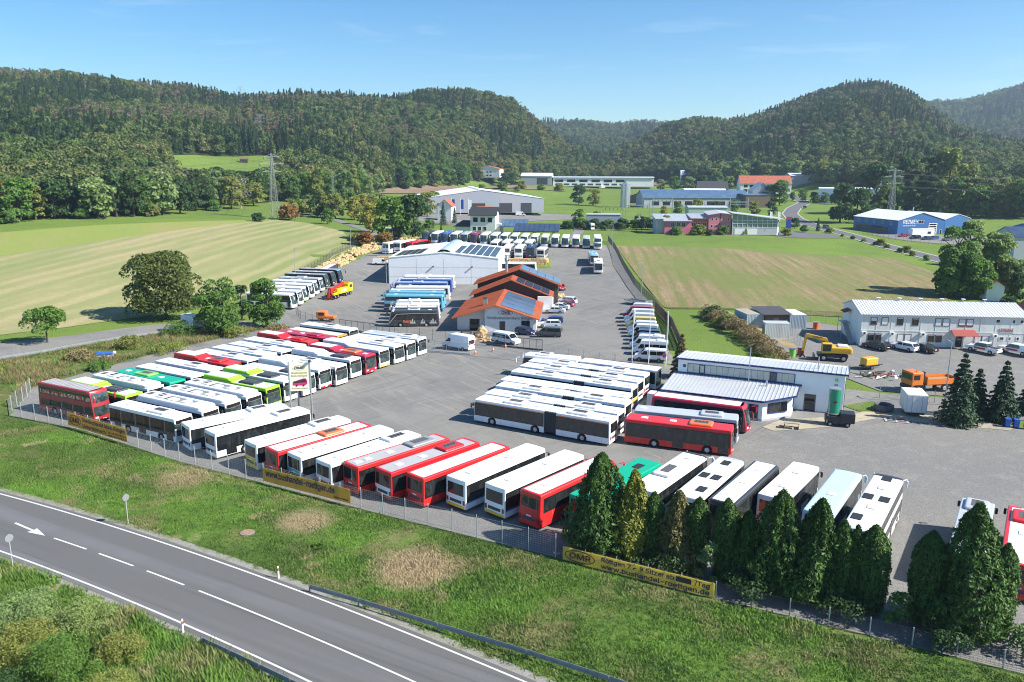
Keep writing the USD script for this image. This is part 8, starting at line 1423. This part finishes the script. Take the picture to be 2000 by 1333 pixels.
# lamps, flagpoles
def lamp(label, x, y, H, yaw=0):
    t = thing('lamp_post', label, 'lamp post', (x, y, tz(x, y)), yaw); obj('pole', MB().cyl((0, 0, 0), (0, 0, H), .09, .055, 8), 'galvanised', t, 40); obj('arm', MB().bar((0, 0, H - .05), (.9, 0, H + .06), .06), 'galvanised', t); obj('lamp_head', MB().add(*rbox(.5, 1.2, -.12, .12, H + .02, H + .14, .05)), 'mid_grey_paint', t)
lamp('lamp post by the drive fence', 29.8, 181.5, 8.0, 180); lamp('lamp post at the top of the drive', 33.6, 268, 8.0, 180); lamp('lamp post along the field fence, nearer one', -57.5, 210, 9.5, -20); lamp('lamp post along the field fence, farther one', -50.6, 250, 9, -20); lamp('dark lamp post between the spruces', 57.6, 101.8, 8.6, 90); lamp('lamp post at the yard corner of the white hall', -33.8, 212.5, 10.5, 180)
for k, (x, y) in enumerate(((19.1, 123.2), (21.6, 122.3), (24.1, 121.2))):
    t = thing('flagpole', ('white flagpole with drooping flag before the van row, left one', 'white flagpole before the van row, middle one', 'white flagpole before the van row, right one')[k], 'flagpole', (x, y, tz(x, y)), 0, 'flagpoles before the van row'); obj('pole', MB().cyl((0, 0, 0), (0, 0, 8.7), .085, .05, 8), 'plate_white', t, 40); obj('finial', MB().cyl((0, 0, 8.7), (0, 0, 8.82), .08, n=8), 'plate_white', t)
    if k != 1: obj('flag', MB().add(*rbox(.02, .16 + .1 * (k == 0), -.09, .09, 4.2 if k == 2 else 6.4, 8.55, .05)), 'plate_white', t)
    if k == 0: obj('banner_arm', MB().bar((0, 0, 8.6), (1.3, .1, 8.6), .09), 'plate_white', t)
# power pylons and wires
def pylon(label, x, y, H, w=3.2, yaw=0, arms=((.72, 4.2), (.84, 5.4), (.95, 3.6))):
    t = thing('power_pylon', label, 'power pylon', (x, y, tz(x, y)), yaw); W = lambda z: max(w * (1 - z / H * .88), .35); C = [(-1, -1), (1, -1), (1, 1), (-1, 1)]
    for sx, sy in C: obj('leg', MB().bar((sx * w / 2, sy * w / 2, -.3), (sx * W(H) / 2, sy * W(H) / 2, H), .15), 'pylon_grey', t)
    m = MB(); zs = [0]
    while zs[-1] < H - 1.2: zs.append(zs[-1] + max(W(zs[-1]) * 1.15, 1.1))
    zs[-1] = min(zs[-1], H)
    for a, b in zip(zs[:-1], zs[1:]):
        for k in range(4):
            p, q = C[k], C[(k + 1) % 4]; A, B = W(a) / 2, W(b) / 2
            m.bar((p[0] * A, p[1] * A, a), (q[0] * B, q[1] * B, b), .065); m.bar((q[0] * A, q[1] * A, a), (p[0] * B, p[1] * B, b), .065); m.bar((p[0] * B, p[1] * B, b), (q[0] * B, q[1] * B, b), .065)
    obj('bracing', m, 'pylon_grey', t)
    for f, r in arms:
        z = H * f; obj('crossarm', MB().bar((-r, 0, z), (r, 0, z), .16).bar((-r, 0, z), (0, 0, z + 1.1), .09).bar((r, 0, z), (0, 0, z + 1.1), .09), 'galvanised', t)
        for s in (-1, 1): obj('insulator', MB().cyl((s * (r - .2), 0, z), (s * (r - .2), 0, z - 1.3), .12, n=6), 'grille_grey', t)
    return [(x + math.cos(math.radians(yaw)) * s * (r - .2), y + math.sin(math.radians(yaw)) * s * (r - .2), tz(x, y) + H * f - 1.3) for f, r in arms for s in (-1, 1)]
def wires(label, A, B, sag=5.0, rad=.035):
    t = thing('power_line', label, 'power line', A[0], 0); o = np.array(A[0])
    for a, b in zip(A, B):
        a, b = np.array(a), np.array(b); q = np.linspace(0, 1, 17); p = a + (b - a) * q[:, None]; p[:, 2] -= sag * 4 * q * (1 - q); m = MB()
        for u, v in zip(p[:-1], p[1:]): m.cyl(u - o, v - o, rad, n=4)
        obj('wire', m, 'grille_mid', t)
p1 = pylon('tall lattice power pylon at the edge of the left meadow', -105.9, 358.6, 28.5, 3.6, 35); p2 = pylon('lattice power pylon before the trees behind the blue halls', 191, 407, 27, 3.2, 10); p3 = pylon('small lattice pylon on the far left ridge', -372, 1135, 30, 3.5, 20); p4 = pylon('slim lattice mast in the bushes right of the tall pylon', -95.5, 431, 19, 1.8, 15, ((.9, 1.6),)); p5 = pylon('lattice pylon in the forest clearing', -228, 745, 26, 3, 20)
wires('power lines from the tall pylon up the forest clearing', p1, p5, 9); wires('power lines from the clearing up to the ridge', p5, p3, 16); wires('power lines running right from the pylon behind the blue halls', p2, [(x + 330, y + 40, z + 12) for x, y, z in p2], 8); wires('power lines running left from the tall pylon', p1, [(x - 300, y - 60, z + 6) for x, y, z in p1], 9)
# substation
G_S = 'gantries of the substation'
sb = None
for k, (x, y, w, h, lab) in enumerate([(46, 408, 10, 9, 'steel gantry at the left end of the substation'), (58, 412, 12, 10, 'steel gantry second from the left in the substation'), (72, 414, 10, 13, 'tall twin-post gantry in the middle of the substation'), (86, 410, 12, 9, 'steel gantry right of the tall twin posts'), (98, 412, 12, 10, 'steel gantry near the right end of the substation'), (110, 408, 9, 12, 'tall gantry beside the green hall')]):
    t = thing('gantry', lab, 'substation gantry', (x, y, tz(x, y)), 0, G_S)
    for s in (0, w): obj('post', MB().box(s - .18, s + .18, -.18, .18, 0, h), 'galvanised', t)
    obj('beam', MB().box(0, w, -.15, .15, h - 2.2, h - 1.8).box(0, w, -.1, .1, h - 3.2, h - 3.0), 'galvanised', t)
    for j in range(5): obj('insulator', MB().cyl((w * (j + .5) / 5, 0, h - 2.2), (w * (j + .5) / 5, 0, h - 3.6), .14, n=6), 'grille_grey', t)
for k, (x, y) in enumerate(((52, 400), (63, 401), (80, 400), (92, 401), (103, 400))):
    t = thing('transformer', ('grey transformer leftmost in the substation', 'grey transformer second from the left', 'grey transformer under the tall twin posts', 'grey transformer fourth in the substation', 'grey transformer nearest the green hall')[k], 'transformer', (x, y, tz(x, y)), 0, 'transformers of the substation'); obj('tank', MB().add(*rbox(-1.5, 1.5, -1, 1, .4, 3.0, .1)), 'grey_render', t); obj('radiator', MB().box(1.5, 2.1, -.8, .8, .6, 2.8).box(-2.1, -1.5, -.8, .8, .6, 2.8), 'grille_grey', t)
    for j in (-1, 0, 1): obj('bushing', MB().cyl((j * .9, 0, 3.0), (j * .9, 0, 4.6), .16, .08, 8), 'grille_grey', t)
    obj('plinth', MB().box(-2.2, 2.2, -1.2, 1.2, 0, .4), 'concrete', t)
# containers in the yard
def container(name, label, x, y, yaw, L, W=2.44, H=2.6, mt='container_blue', roofm=None, rib=.28):
    t = thing(name, label, 'container', (x, y, tz(x, y) + .09), yaw); m = MB(); m.box(.06, L - .06, .06, W - .06, .12, H - .05)
    for k in range(int(L / rib)): a = .1 + k * rib; m.box(a, a + rib * .5, .015, .06, .2, H - .15).box(a, a + rib * .5, W - .06, W - .015, .2, H - .15)
    for k in range(int(W / rib)): a = .1 + k * rib; m.box(.015, .06, a, a + rib * .5, .2, H - .15)
    obj('shell', m, mt, t); obj('frame', MB().box(0, L, 0, .1, 0, .14).box(0, L, 0, .1, H - .12, H).box(0, .12, 0, .12, .14, H).box(L - .12, L, 0, .12, .14, H).box(0, L, W - .1, W, H - .12, H).box(0, .12, 0, W, H - .12, H), mt, t); obj('roof', MB().box(.05, L - .05, .05, W - .05, H - .06, H - .01), roofm or mt, t)
    for s in (.3, .7): obj('door_rod', MB().box(L - .01, L + .03, W * s - .03, W * s + .03, .2, H - .2), 'galvanised', t)
    return t
container('ribbed_container', 'pale ribbed steel container in front of the timber-roofed shed', 45.4, 140.0, -4, 4.4, 2.4, 2.9, 'container_white', 'metal_roof'); container('site_container', 'rust-topped blue-grey container left of the timber shed', 44.6, 148.6, 8, 3.4, 6.0, 2.8, 'container_blue', 'pale_ground'); container('site_container', 'blue-grey container with white roof right of the timber shed', 52.6, 148.0, 2, 3.2, 6.0, 2.8, 'container_blue', 'white_roof')
sh_ = thing('timber_shed', 'brown timber shed roofed over between two containers', 'shed', (48.1, 148.6, tz(48, 148) + .09), 3); obj('wall', MB().box(0, 4.4, 0, 5.6, 0, 2.75), 'brown_timber', sh_); obj('roof', slab([(-.8, -.6, 2.85), (5.0, -.6, 2.85), (5.0, 6, 3.3), (-.8, 6, 3.3)], .1, 12), 'grille_mid', sh_); obj('door', MB().box(1.6, 2.6, -.06, 0, 0, 2.1), 'pale_ground', sh_)
bx_ = thing('box_trailer', 'white box trailer with double doors beside the tyre ring', 'trailer', (50.0, 96.9, .07), -14); obj('box', MB().add(*rbox(0, 2.5, 0, 3.6, .55, 2.9, .05)), 'container_white', bx_)
for k in (0, 1): obj('door', MB().box(.12 + k * 1.16, 1.22 + k * 1.16, -.03, 0, .65, 2.8), 'frame_white', bx_); obj('hinge_bar', MB().box(.66 + k * 1.16, .72 + k * 1.16, -.06, -.03, .65, 2.8), 'galvanised', bx_)
wheels4(bx_, (1.25,), .0, .3) if False else None; obj('chassis', MB().box(.2, 2.3, .1, 3.4, .3, .55), 'machine_black', bx_)
tb = thing('box_trailer', 'small white box trailer between red coach and articulated buses', 'trailer', (17.5, 99.2, .05), -25); obj('box', MB().add(*rbox(0, 2.4, 0, 1.6, .5, 2.3, .05)), 'white_paint', tb); obj('chassis', MB().box(.1, 2.3, .1, 1.5, .3, .5), 'machine_black', tb)
cab_ = thing('switch_cabinet', 'grey switch cabinet behind the dark blue bus tail', 'cabinet', (20.0, 113.4, .02), -24); obj('case', MB().add(*rbox(0, 1.3, 0, .6, 0, 1.9, .03)), 'galvanised', cab_); obj('door_gap', MB().box(.63, .67, -.01, 0, .1, 1.8), 'grille_grey', cab_)
tr_ = thing('tyre_ring', 'big grey tractor tyre lying flat on the pale ground', 'tyre', (48.4, 99.4, .08), 0); t_ = np.linspace(0, 2 * np.pi, 25)[:-1]; pr = [(.75, .1), (1.05, 0), (1.25, .25), (1.25, .6), (1.05, .85), (.75, .75)]; V = np.vstack([np.stack([np.cos(t_) * r_, np.sin(t_) * r_, np.full(24, z_)], 1) for r_, z_ in pr]); F = []
for k in range(6): i = np.arange(24); j = (i + 1) % 24; k2 = (k + 1) % 6; F.append(np.stack([i + 24 * k, j + 24 * k, j + 24 * k2, i + 24 * k2], 1))
obj('tyre', (V, np.vstack(F)), 'grille_mid', tr_, 40); obj('lug', MB().box(1.2, 1.3, -.1, .1, .1, .75).box(-1.3, -1.2, -.1, .1, .1, .75).box(-.1, .1, 1.2, 1.3, .1, .75).box(-.1, .1, -1.3, -1.2, .1, .75), 'grille_mid', tr_)
mh = thing('drain_grate', 'rusty double drain grate set in the pale ground', 'drain', (47.0, 95.6, .085), -17); obj('frame', MB().box(-.2, 2.6, -.9, .9, 0, .02), 'concrete', mh)
for k in range(4): obj('grate', MB().box(.1 + (k % 2) * 1.2, 1.1 + (k % 2) * 1.2, -.7 + (k // 2) * .8, -.1 + (k // 2) * .8, .02, .035), 'rust_red' if k % 2 else 'grille_mid', mh)
for x, y, lab in ((-27.6 + 4.8, 63.6, 'round rusty manhole ring in the front grass'), (-34.4, 54.2, 'rusty manhole cover in the grass below the road')):
    t = thing('manhole', lab, 'manhole', (x, y, .05), 0); obj('ring', MB().cyl((0, 0, -.1), (0, 0, .06), .62, n=18), 'shoulder_gravel', t); obj('cover', MB().cyl((0, 0, .06), (0, 0, .09), .48, n=18), 'pale_rust', t)
for k, (x, y) in enumerate(((60.6, 92.9), (61.5, 92.6))):
    t = thing('wheelie_bin', ('blue wheelie bin, left of the pair under the spruces', 'blue wheelie bin, right of the pair under the spruces')[k], 'bin', (x, y, .06), -20); v, f = rbox(-.3, .3, -.35, .35, .1, 1.0, .05); v[v[:, 2] < .5, :2] *= .86; obj('body', (v, f), 'bin_blue', t); obj('lid', MB().add(*rbox(-.32, .32, -.38, .38, 1.0, 1.08, .03)), 'bin_blue', t); obj('wheel', MB().cyl((-.3, .3, .1), (.3, .3, .1), .1, n=8), 'rubber', t)
t = thing('wheelie_bin', 'brown wheelie bin beside the blue pair', 'bin', (62.5, 92.2, .06), -20); obj('body', MB().add(*rbox(-.28, .28, -.33, .33, .1, 1.0, .05)), 'brown_timber', t); obj('lid', MB().add(*rbox(-.3, .3, -.36, .36, 1.0, 1.08, .03)), 'brown_timber', t)
for k, (x, y) in enumerate(((-6.1, 129.6), (-3.2, 131.6), (-1.1, 134.4))):
    t = thing('traffic_cone', ('orange and white cone nearest the panel van', 'orange and white cone between van and gate', 'orange and white cone beside the open black gate')[k], 'traffic cone', (x, y, tz(x, y) + .07), 20, 'cones at the gate'); obj('base', MB().box(-.22, .22, -.22, .22, 0, .05), 'cone_orange', t); obj('cone', MB().cyl((0, 0, .05), (0, 0, .85), .17, .03, 12), 'cone_orange', t, 40); obj('white_band', MB().cyl((0, 0, .35), (0, 0, .58), .125, .085, 12), 'plate_white', t, 40)
# stones
def stone(m, x, y, z, sx, sy, sz, r, yaw=0.0):
    v, f = rbox(-sx / 2, sx / 2, -sy / 2, sy / 2, 0, sz, min(sx, sy, sz) * .22, 1, 1, 1); v = v + (noise(v * 2.2 + r.uniform(0, 99)) - .5)[:, None] * .16 * min(sx, sy, sz) * np.sign(v + 1e-6); return m.add(v, f, mv(x, y, z, yaw))
r = np.random.default_rng(900); bo = thing('boulder', 'tall pale sandstone boulder standing before the office', 'boulder', (-5.6, 145.2, tz(-5.6, 145.2) - .1), 20); ic = trimesh.creation.icosphere(3, 1.0); v = ic.vertices * [.95, .75, 1.5] + [0, 0, 1.3]; v += (fbm(v * 1.1, 3) - .5)[:, None] * .9 * ic.vertices; obj('rock', (v, ic.faces), 'sandstone', bo)
sw = thing('stone_wall', 'dry stacked sandstone block wall holding the upper yard', 'wall', (-1.0, 235.3, tz(0, 235) - .1), -5)
def course(t, x0, x1, y, z, h, r, along=True):
    x = x0
    while x < x1:
        w = r.uniform(.7, 1.5); m = MB(); w = min(w, x1 - x + .3); stone(m, (x + w / 2) if along else y, y if along else (x + w / 2), z, w - .05, 1.0, h - .03, r, 0 if along else 90); obj('stone', m, 'sandstone', t); x += w
for k in range(5): course(sw, r.uniform(-.4, 0), 11.0 - .05 * k, .15 + .12 * k + r.uniform(-.05, .05), k * .58, .58, r)
for k in range(4): course(sw, .5, 9.5 - k * 1.5, 11.2 - .1 * k, k * .58 + .35, .58, r, False)
sp_ = thing('stone_wall', 'low sandstone wall by the coach tails beside the hall', 'wall', (-41, 241.5, tz(-39, 241)), 8)
for k in range(3): course(sp_, 0, 6.5, .2 * k, k * .6, .6, r)
def rubble(label, P0, P1, w, n, size, seed, rise=1.5):
    r = np.random.default_rng(seed); o = np.array([*P0, tz(*P0)]); t = thing('stone_slope', label, 'stone slope', o, 0); d = np.array(P1) - np.array(P0); L = np.linalg.norm(d); nrm = np.array([-d[1], d[0]]) / L; big_, rest = [], MB()
    for k in range(n):
        q, s = r.uniform(0, 1), r.uniform(0, 1); p = np.array(P0) + d * q + nrm * (s * w); z = tz(*p) + s * rise - o[2]; e = size * r.uniform(.6, 1.4); m = MB() if k < 120 else rest
        stone(m, p[0] - o[0], p[1] - o[1], z - .2, e, e * r.uniform(.6, 1), e * r.uniform(.5, .8), r, r.uniform(0, 360))
        if k < 120: obj('stone', m, 'sandstone', t)
    if n > 120: obj('small_stones', rest, 'sandstone', t, kind='stuff')
rubble('pale sandstone rubble slope below the field fence', (-52.5, 222), (-43.5, 266), 3.2, 420, .75, 901, 1.6); rubble('low heap of sandstones edging the office garden', (-10.5, 144.5), (-2.0, 141.2), 1.4, 34, .7, 902, .4); rubble('loose sandstones beside the stepped office', (12.0, 187.5), (12.5, 192), 1.5, 14, .8, 903, .5); rubble('sandstones along the boundary of the upper yard', (-40, 284), (-30, 292), 2.0, 40, .7, 904, .8)
# garden furniture and site clutter
pt = thing('picnic_table', 'dark patio tables with benches in front of the office', 'table', (-8.9, 150.6, tz(-8.9, 150.6) + .05), -8)
obj('table_top', MB().box(-1.1, 1.1, -.4, .4, .70, .76), 'dark_timber', pt)
for s in (-1, 1): obj('bench', MB().box(-1.1, 1.1, s * .8 - .16, s * .8 + .16, .40, .46), 'dark_timber', pt)
for x in (-.9, .9): obj('leg', MB().box(x - .06, x + .06, -.9, .9, 0, .40).box(x - .06, x + .06, -.1, .1, .4, .7), 'dark_timber', pt)
dup(pt, 'second dark patio table beside the boulder', (-6.4, 149.0, tz(-6.4, 149) + .05), -8)
bn = thing('bench', 'pale wooden bench and table before the workshop window', 'bench', (33.9, 92.0, .08), -18); obj('table_top', MB().box(-.9, .9, -.35, .35, .68, .74), 'pale_ground', bn); obj('seat', MB().box(-.9, .9, .5, .85, .40, .45), 'pale_ground', bn); obj('backrest', MB().box(-.9, .9, .85, .9, .5, .95), 'pale_ground', bn)
for x in (-.8, .8): obj('leg', MB().box(x - .04, x + .04, -.3, .8, 0, .40), 'pale_ground', bn)
jk = thing('junk_heap', 'heap of pipes, pallets and scrap beside the compressor', 'heap', (55.6, 116.6, tz(55.6, 116.6) + .05), 0); r = np.random.default_rng(910)
for k in range(46):
    m = MB(); p = np.array([r.normal(0, 2.0), r.normal(0, 1.0), r.uniform(.05, .5)]); q = p + np.array([r.normal(0, .9), r.normal(0, .6), r.normal(0, .2)]); m.bar(p, q, r.uniform(.06, .35), r.uniform(.05, .3)); obj(('pipe', 'plank', 'panel')[k % 3], m, ('tank_green', 'plate_white', 'galvanised', 'brown_timber', 'machine_black', 'rust_red')[k % 6], jk)
for k, (x, y, a, c, lab) in enumerate(((47.8, 128.4, 20, 'machine_red', 'red stacked drums beside the excavator arm'), (46.2, 127.6, 0, 'light_green_paint', 'light green plate compactor behind the workshop'), (57.8, 148.6, 0, 'cone_orange', 'orange tank standing by the white-roofed container'))):
    t = thing(('drum_stack', 'plate_compactor', 'orange_tank')[k], lab, ('drums', 'machine', 'tank')[k], (x, y, tz(x, y) + .09), a); obj('body', MB().cyl((0, 0, 0), (0, 0, 1.3), .55, n=14), c, t, 40); obj('lid', MB().cyl((0, 0, 1.3), (0, 0, 1.38), .6, n=14), 'galvanised', t)
bc = thing('boat_crate', 'blue and white boat hulls lying in the weeds', 'boat', (-66.8, 127.0, tz(-66.8, 127) + .1), 20); obj('hull', MB().add(*rbox(-1.3, 1.3, -.5, .5, .3, .85, .2)), 'bin_blue', bc); obj('trailer_bed', MB().box(-1.5, 1.3, -.6, .6, .1, .3), 'plate_white', bc); obj('hull_white', MB().add(*rbox(-1.2, 1.6, .6, 1.3, .2, .6, .15)), 'plate_white', bc)
st_ = thing('statue_post', 'turquoise metal barrel post at the yard corner', 'post', (-46.6, 155.2, tz(-46.6, 155.2)), 0); obj('barrel', MB().cyl((0, 0, 0), (0, 0, 1.1), .38, n=12), 'green_paint', st_, 40); obj('pump', MB().cyl((0, 0, 1.1), (0, 0, 2.0), .18, n=10), 'green_paint', st_, 40)
sc_ = thing('site_caravan', 'white box trailer half hidden behind the dark bushy tree', 'trailer', (-62.5, 152.6, tz(-62.5, 152.6) + .1), -35); obj('box', MB().add(*rbox(-2, 2, -1.1, 1.1, .5, 2.9, .08)), 'container_white', sc_); obj('chassis', MB().box(-2, 2, -.9, .9, .3, .5), 'machine_black', sc_)
yp = thing('hydrant_post', 'thin yellow marker post beside the yard gate', 'post', (-15.6, 130.6, .05), 0); obj('post', MB().cyl((0, 0, 0), (0, 0, 1.3), .05, n=8), 'tow_yellow', yp); obj('cap', MB().cyl((0, 0, 1.3), (0, 0, 1.36), .07, n=8), 'black_plastic', yp)
to = thing('totem_sign', 'blue and red totem sign on the showroom forecourt', 'sign', (121, 352, tz(121, 352)), 0); obj('panel', MB().box(-1.1, 1.1, -.2, .2, 0, 6.2), 'sign_blue', to); obj('header', MB().box(-1.12, 1.12, -.22, .22, 5.2, 6.0), 'letter_red', to)
for k, x in enumerate((112, 115.5)): t = thing('flagpole', ('white flag on the showroom forecourt, left', 'white flag on the showroom forecourt, right')[k], 'flagpole', (x, 350, tz(x, 350)), 0); obj('pole', MB().cyl((0, 0, 0), (0, 0, 8.6), .12, n=6), 'plate_white', t); obj('flag', MB().box(.1, 1.0, -.04, .04, 4.4, 8.3), 'plate_white', t)
for k, (x, c) in enumerate(((-32.5, 'sign_blue'), (-27.8, 'sign_blue'), (-23.5, 'plate_white'))): t = thing('flagpole', ('blue flag before the grey warehouse, left', 'blue flag before the grey warehouse, middle', 'white flag before the grey warehouse, right')[k], 'flagpole', (x, 431, tz(x, 431)), 0); obj('pole', MB().cyl((0, 0, 0), (0, 0, 9), .14, n=6), 'plate_white', t); obj('flag', MB().box(.1, 1.7, -.05, .05, 3.4, 8.4), c, t)
tl = thing('truck_trailer', 'orange box trailer docked at the grey warehouse', 'trailer', (-19, 432, tz(-19, 432)), 9); obj('box', MB().box(0, 8.5, 0, 2.6, 1.1, 5.0), 'machine_orange', tl); obj('wheel_set', MB().box(1, 3, .1, 2.5, 0, 1.1), 'rubber', tl)
ot = thing('orange_lorry', 'orange lorry parked right of the green hall', 'truck', (98.5, 455, tz(98.5, 455)), 0); obj('body', MB().box(0, 5.5, 0, 2.4, 1.0, 2.6), 'machine_orange', ot); obj('cab', MB().box(5.6, 7.4, 0, 2.4, .8, 3.0), 'machine_orange', ot); obj('wheel_set', MB().box(.6, 6.8, .1, 2.3, 0, 1.0), 'rubber', ot)
make_van('white delivery van on the country lane by the factory', 93, 842, 185, L=6, H=2.6, glazed=False, name='delivery_van'); make_van('white van before the grey warehouse corner', 4.5, 441, 0, L=5.5, H=2.4, glazed=False, name='delivery_van'); make_van('white camper by the hedge near the carport', 34.5, 352, 100, L=6, H=2.9, name='motor_home')
make_car('estate', 'car_black', 'dark car before the grey warehouse beside the white van', 13.5, 447, 0)
lettering(h1, 'Reid', .75, -1.0 + 3.0, 0, 1.0, 'letter_orange', True) if False else None
v = text_mesh('Reid', .55, .02, True); q = v.vertices; obj('lettering', (np.stack([-(q[:, 0] - 2.2), np.full(len(q), 1.30) + q[:, 2], q[:, 1] + .95], 1), v.faces[:, ::-1]), 'letter_orange', h1)
for k, (x, s) in enumerate(((.2, 1.0), (-1.9, .8), (-4.0, 1.2))): obj('castle_motif', MB().box(x - .6 * s, x + .6 * s, 1.27, 1.295, .8, 1.05).box(x - .1 * s, x + .12 * s, 1.27, 1.297, 1.05, 1.75).box(x + .25 * s, x + .4 * s, 1.27, 1.297, 1.05, 1.45).box(x - .45 * s, x - .3 * s, 1.27, 1.297, 1.05, 1.4), 'letter_silver', h1)
obj('silver_sweep', MB().bar((5.0, 1.28, .9), (3.4, 1.28, 2.75), .10, .12, (0, 1, 0)).bar((3.4, 1.255, 2.75), (-4.9, 1.255, 2.95), .06, .12, (0, 1, 0)), 'letter_silver', h1)
# ---- haze over the valley
mat_haze = usdkit.material(stage, '/World/Looks/haze_air', {'v': ('principled_volume', {'color': (.68, .83, 1.0), 'density': .00011, 'anisotropy': .3})}, (), volume='v.volume')
if .00011 > 0: obj('haze', gridbox(-3600, 3600, -3600, 3600, -12, 345), 'haze_air', None, kind='stuff')
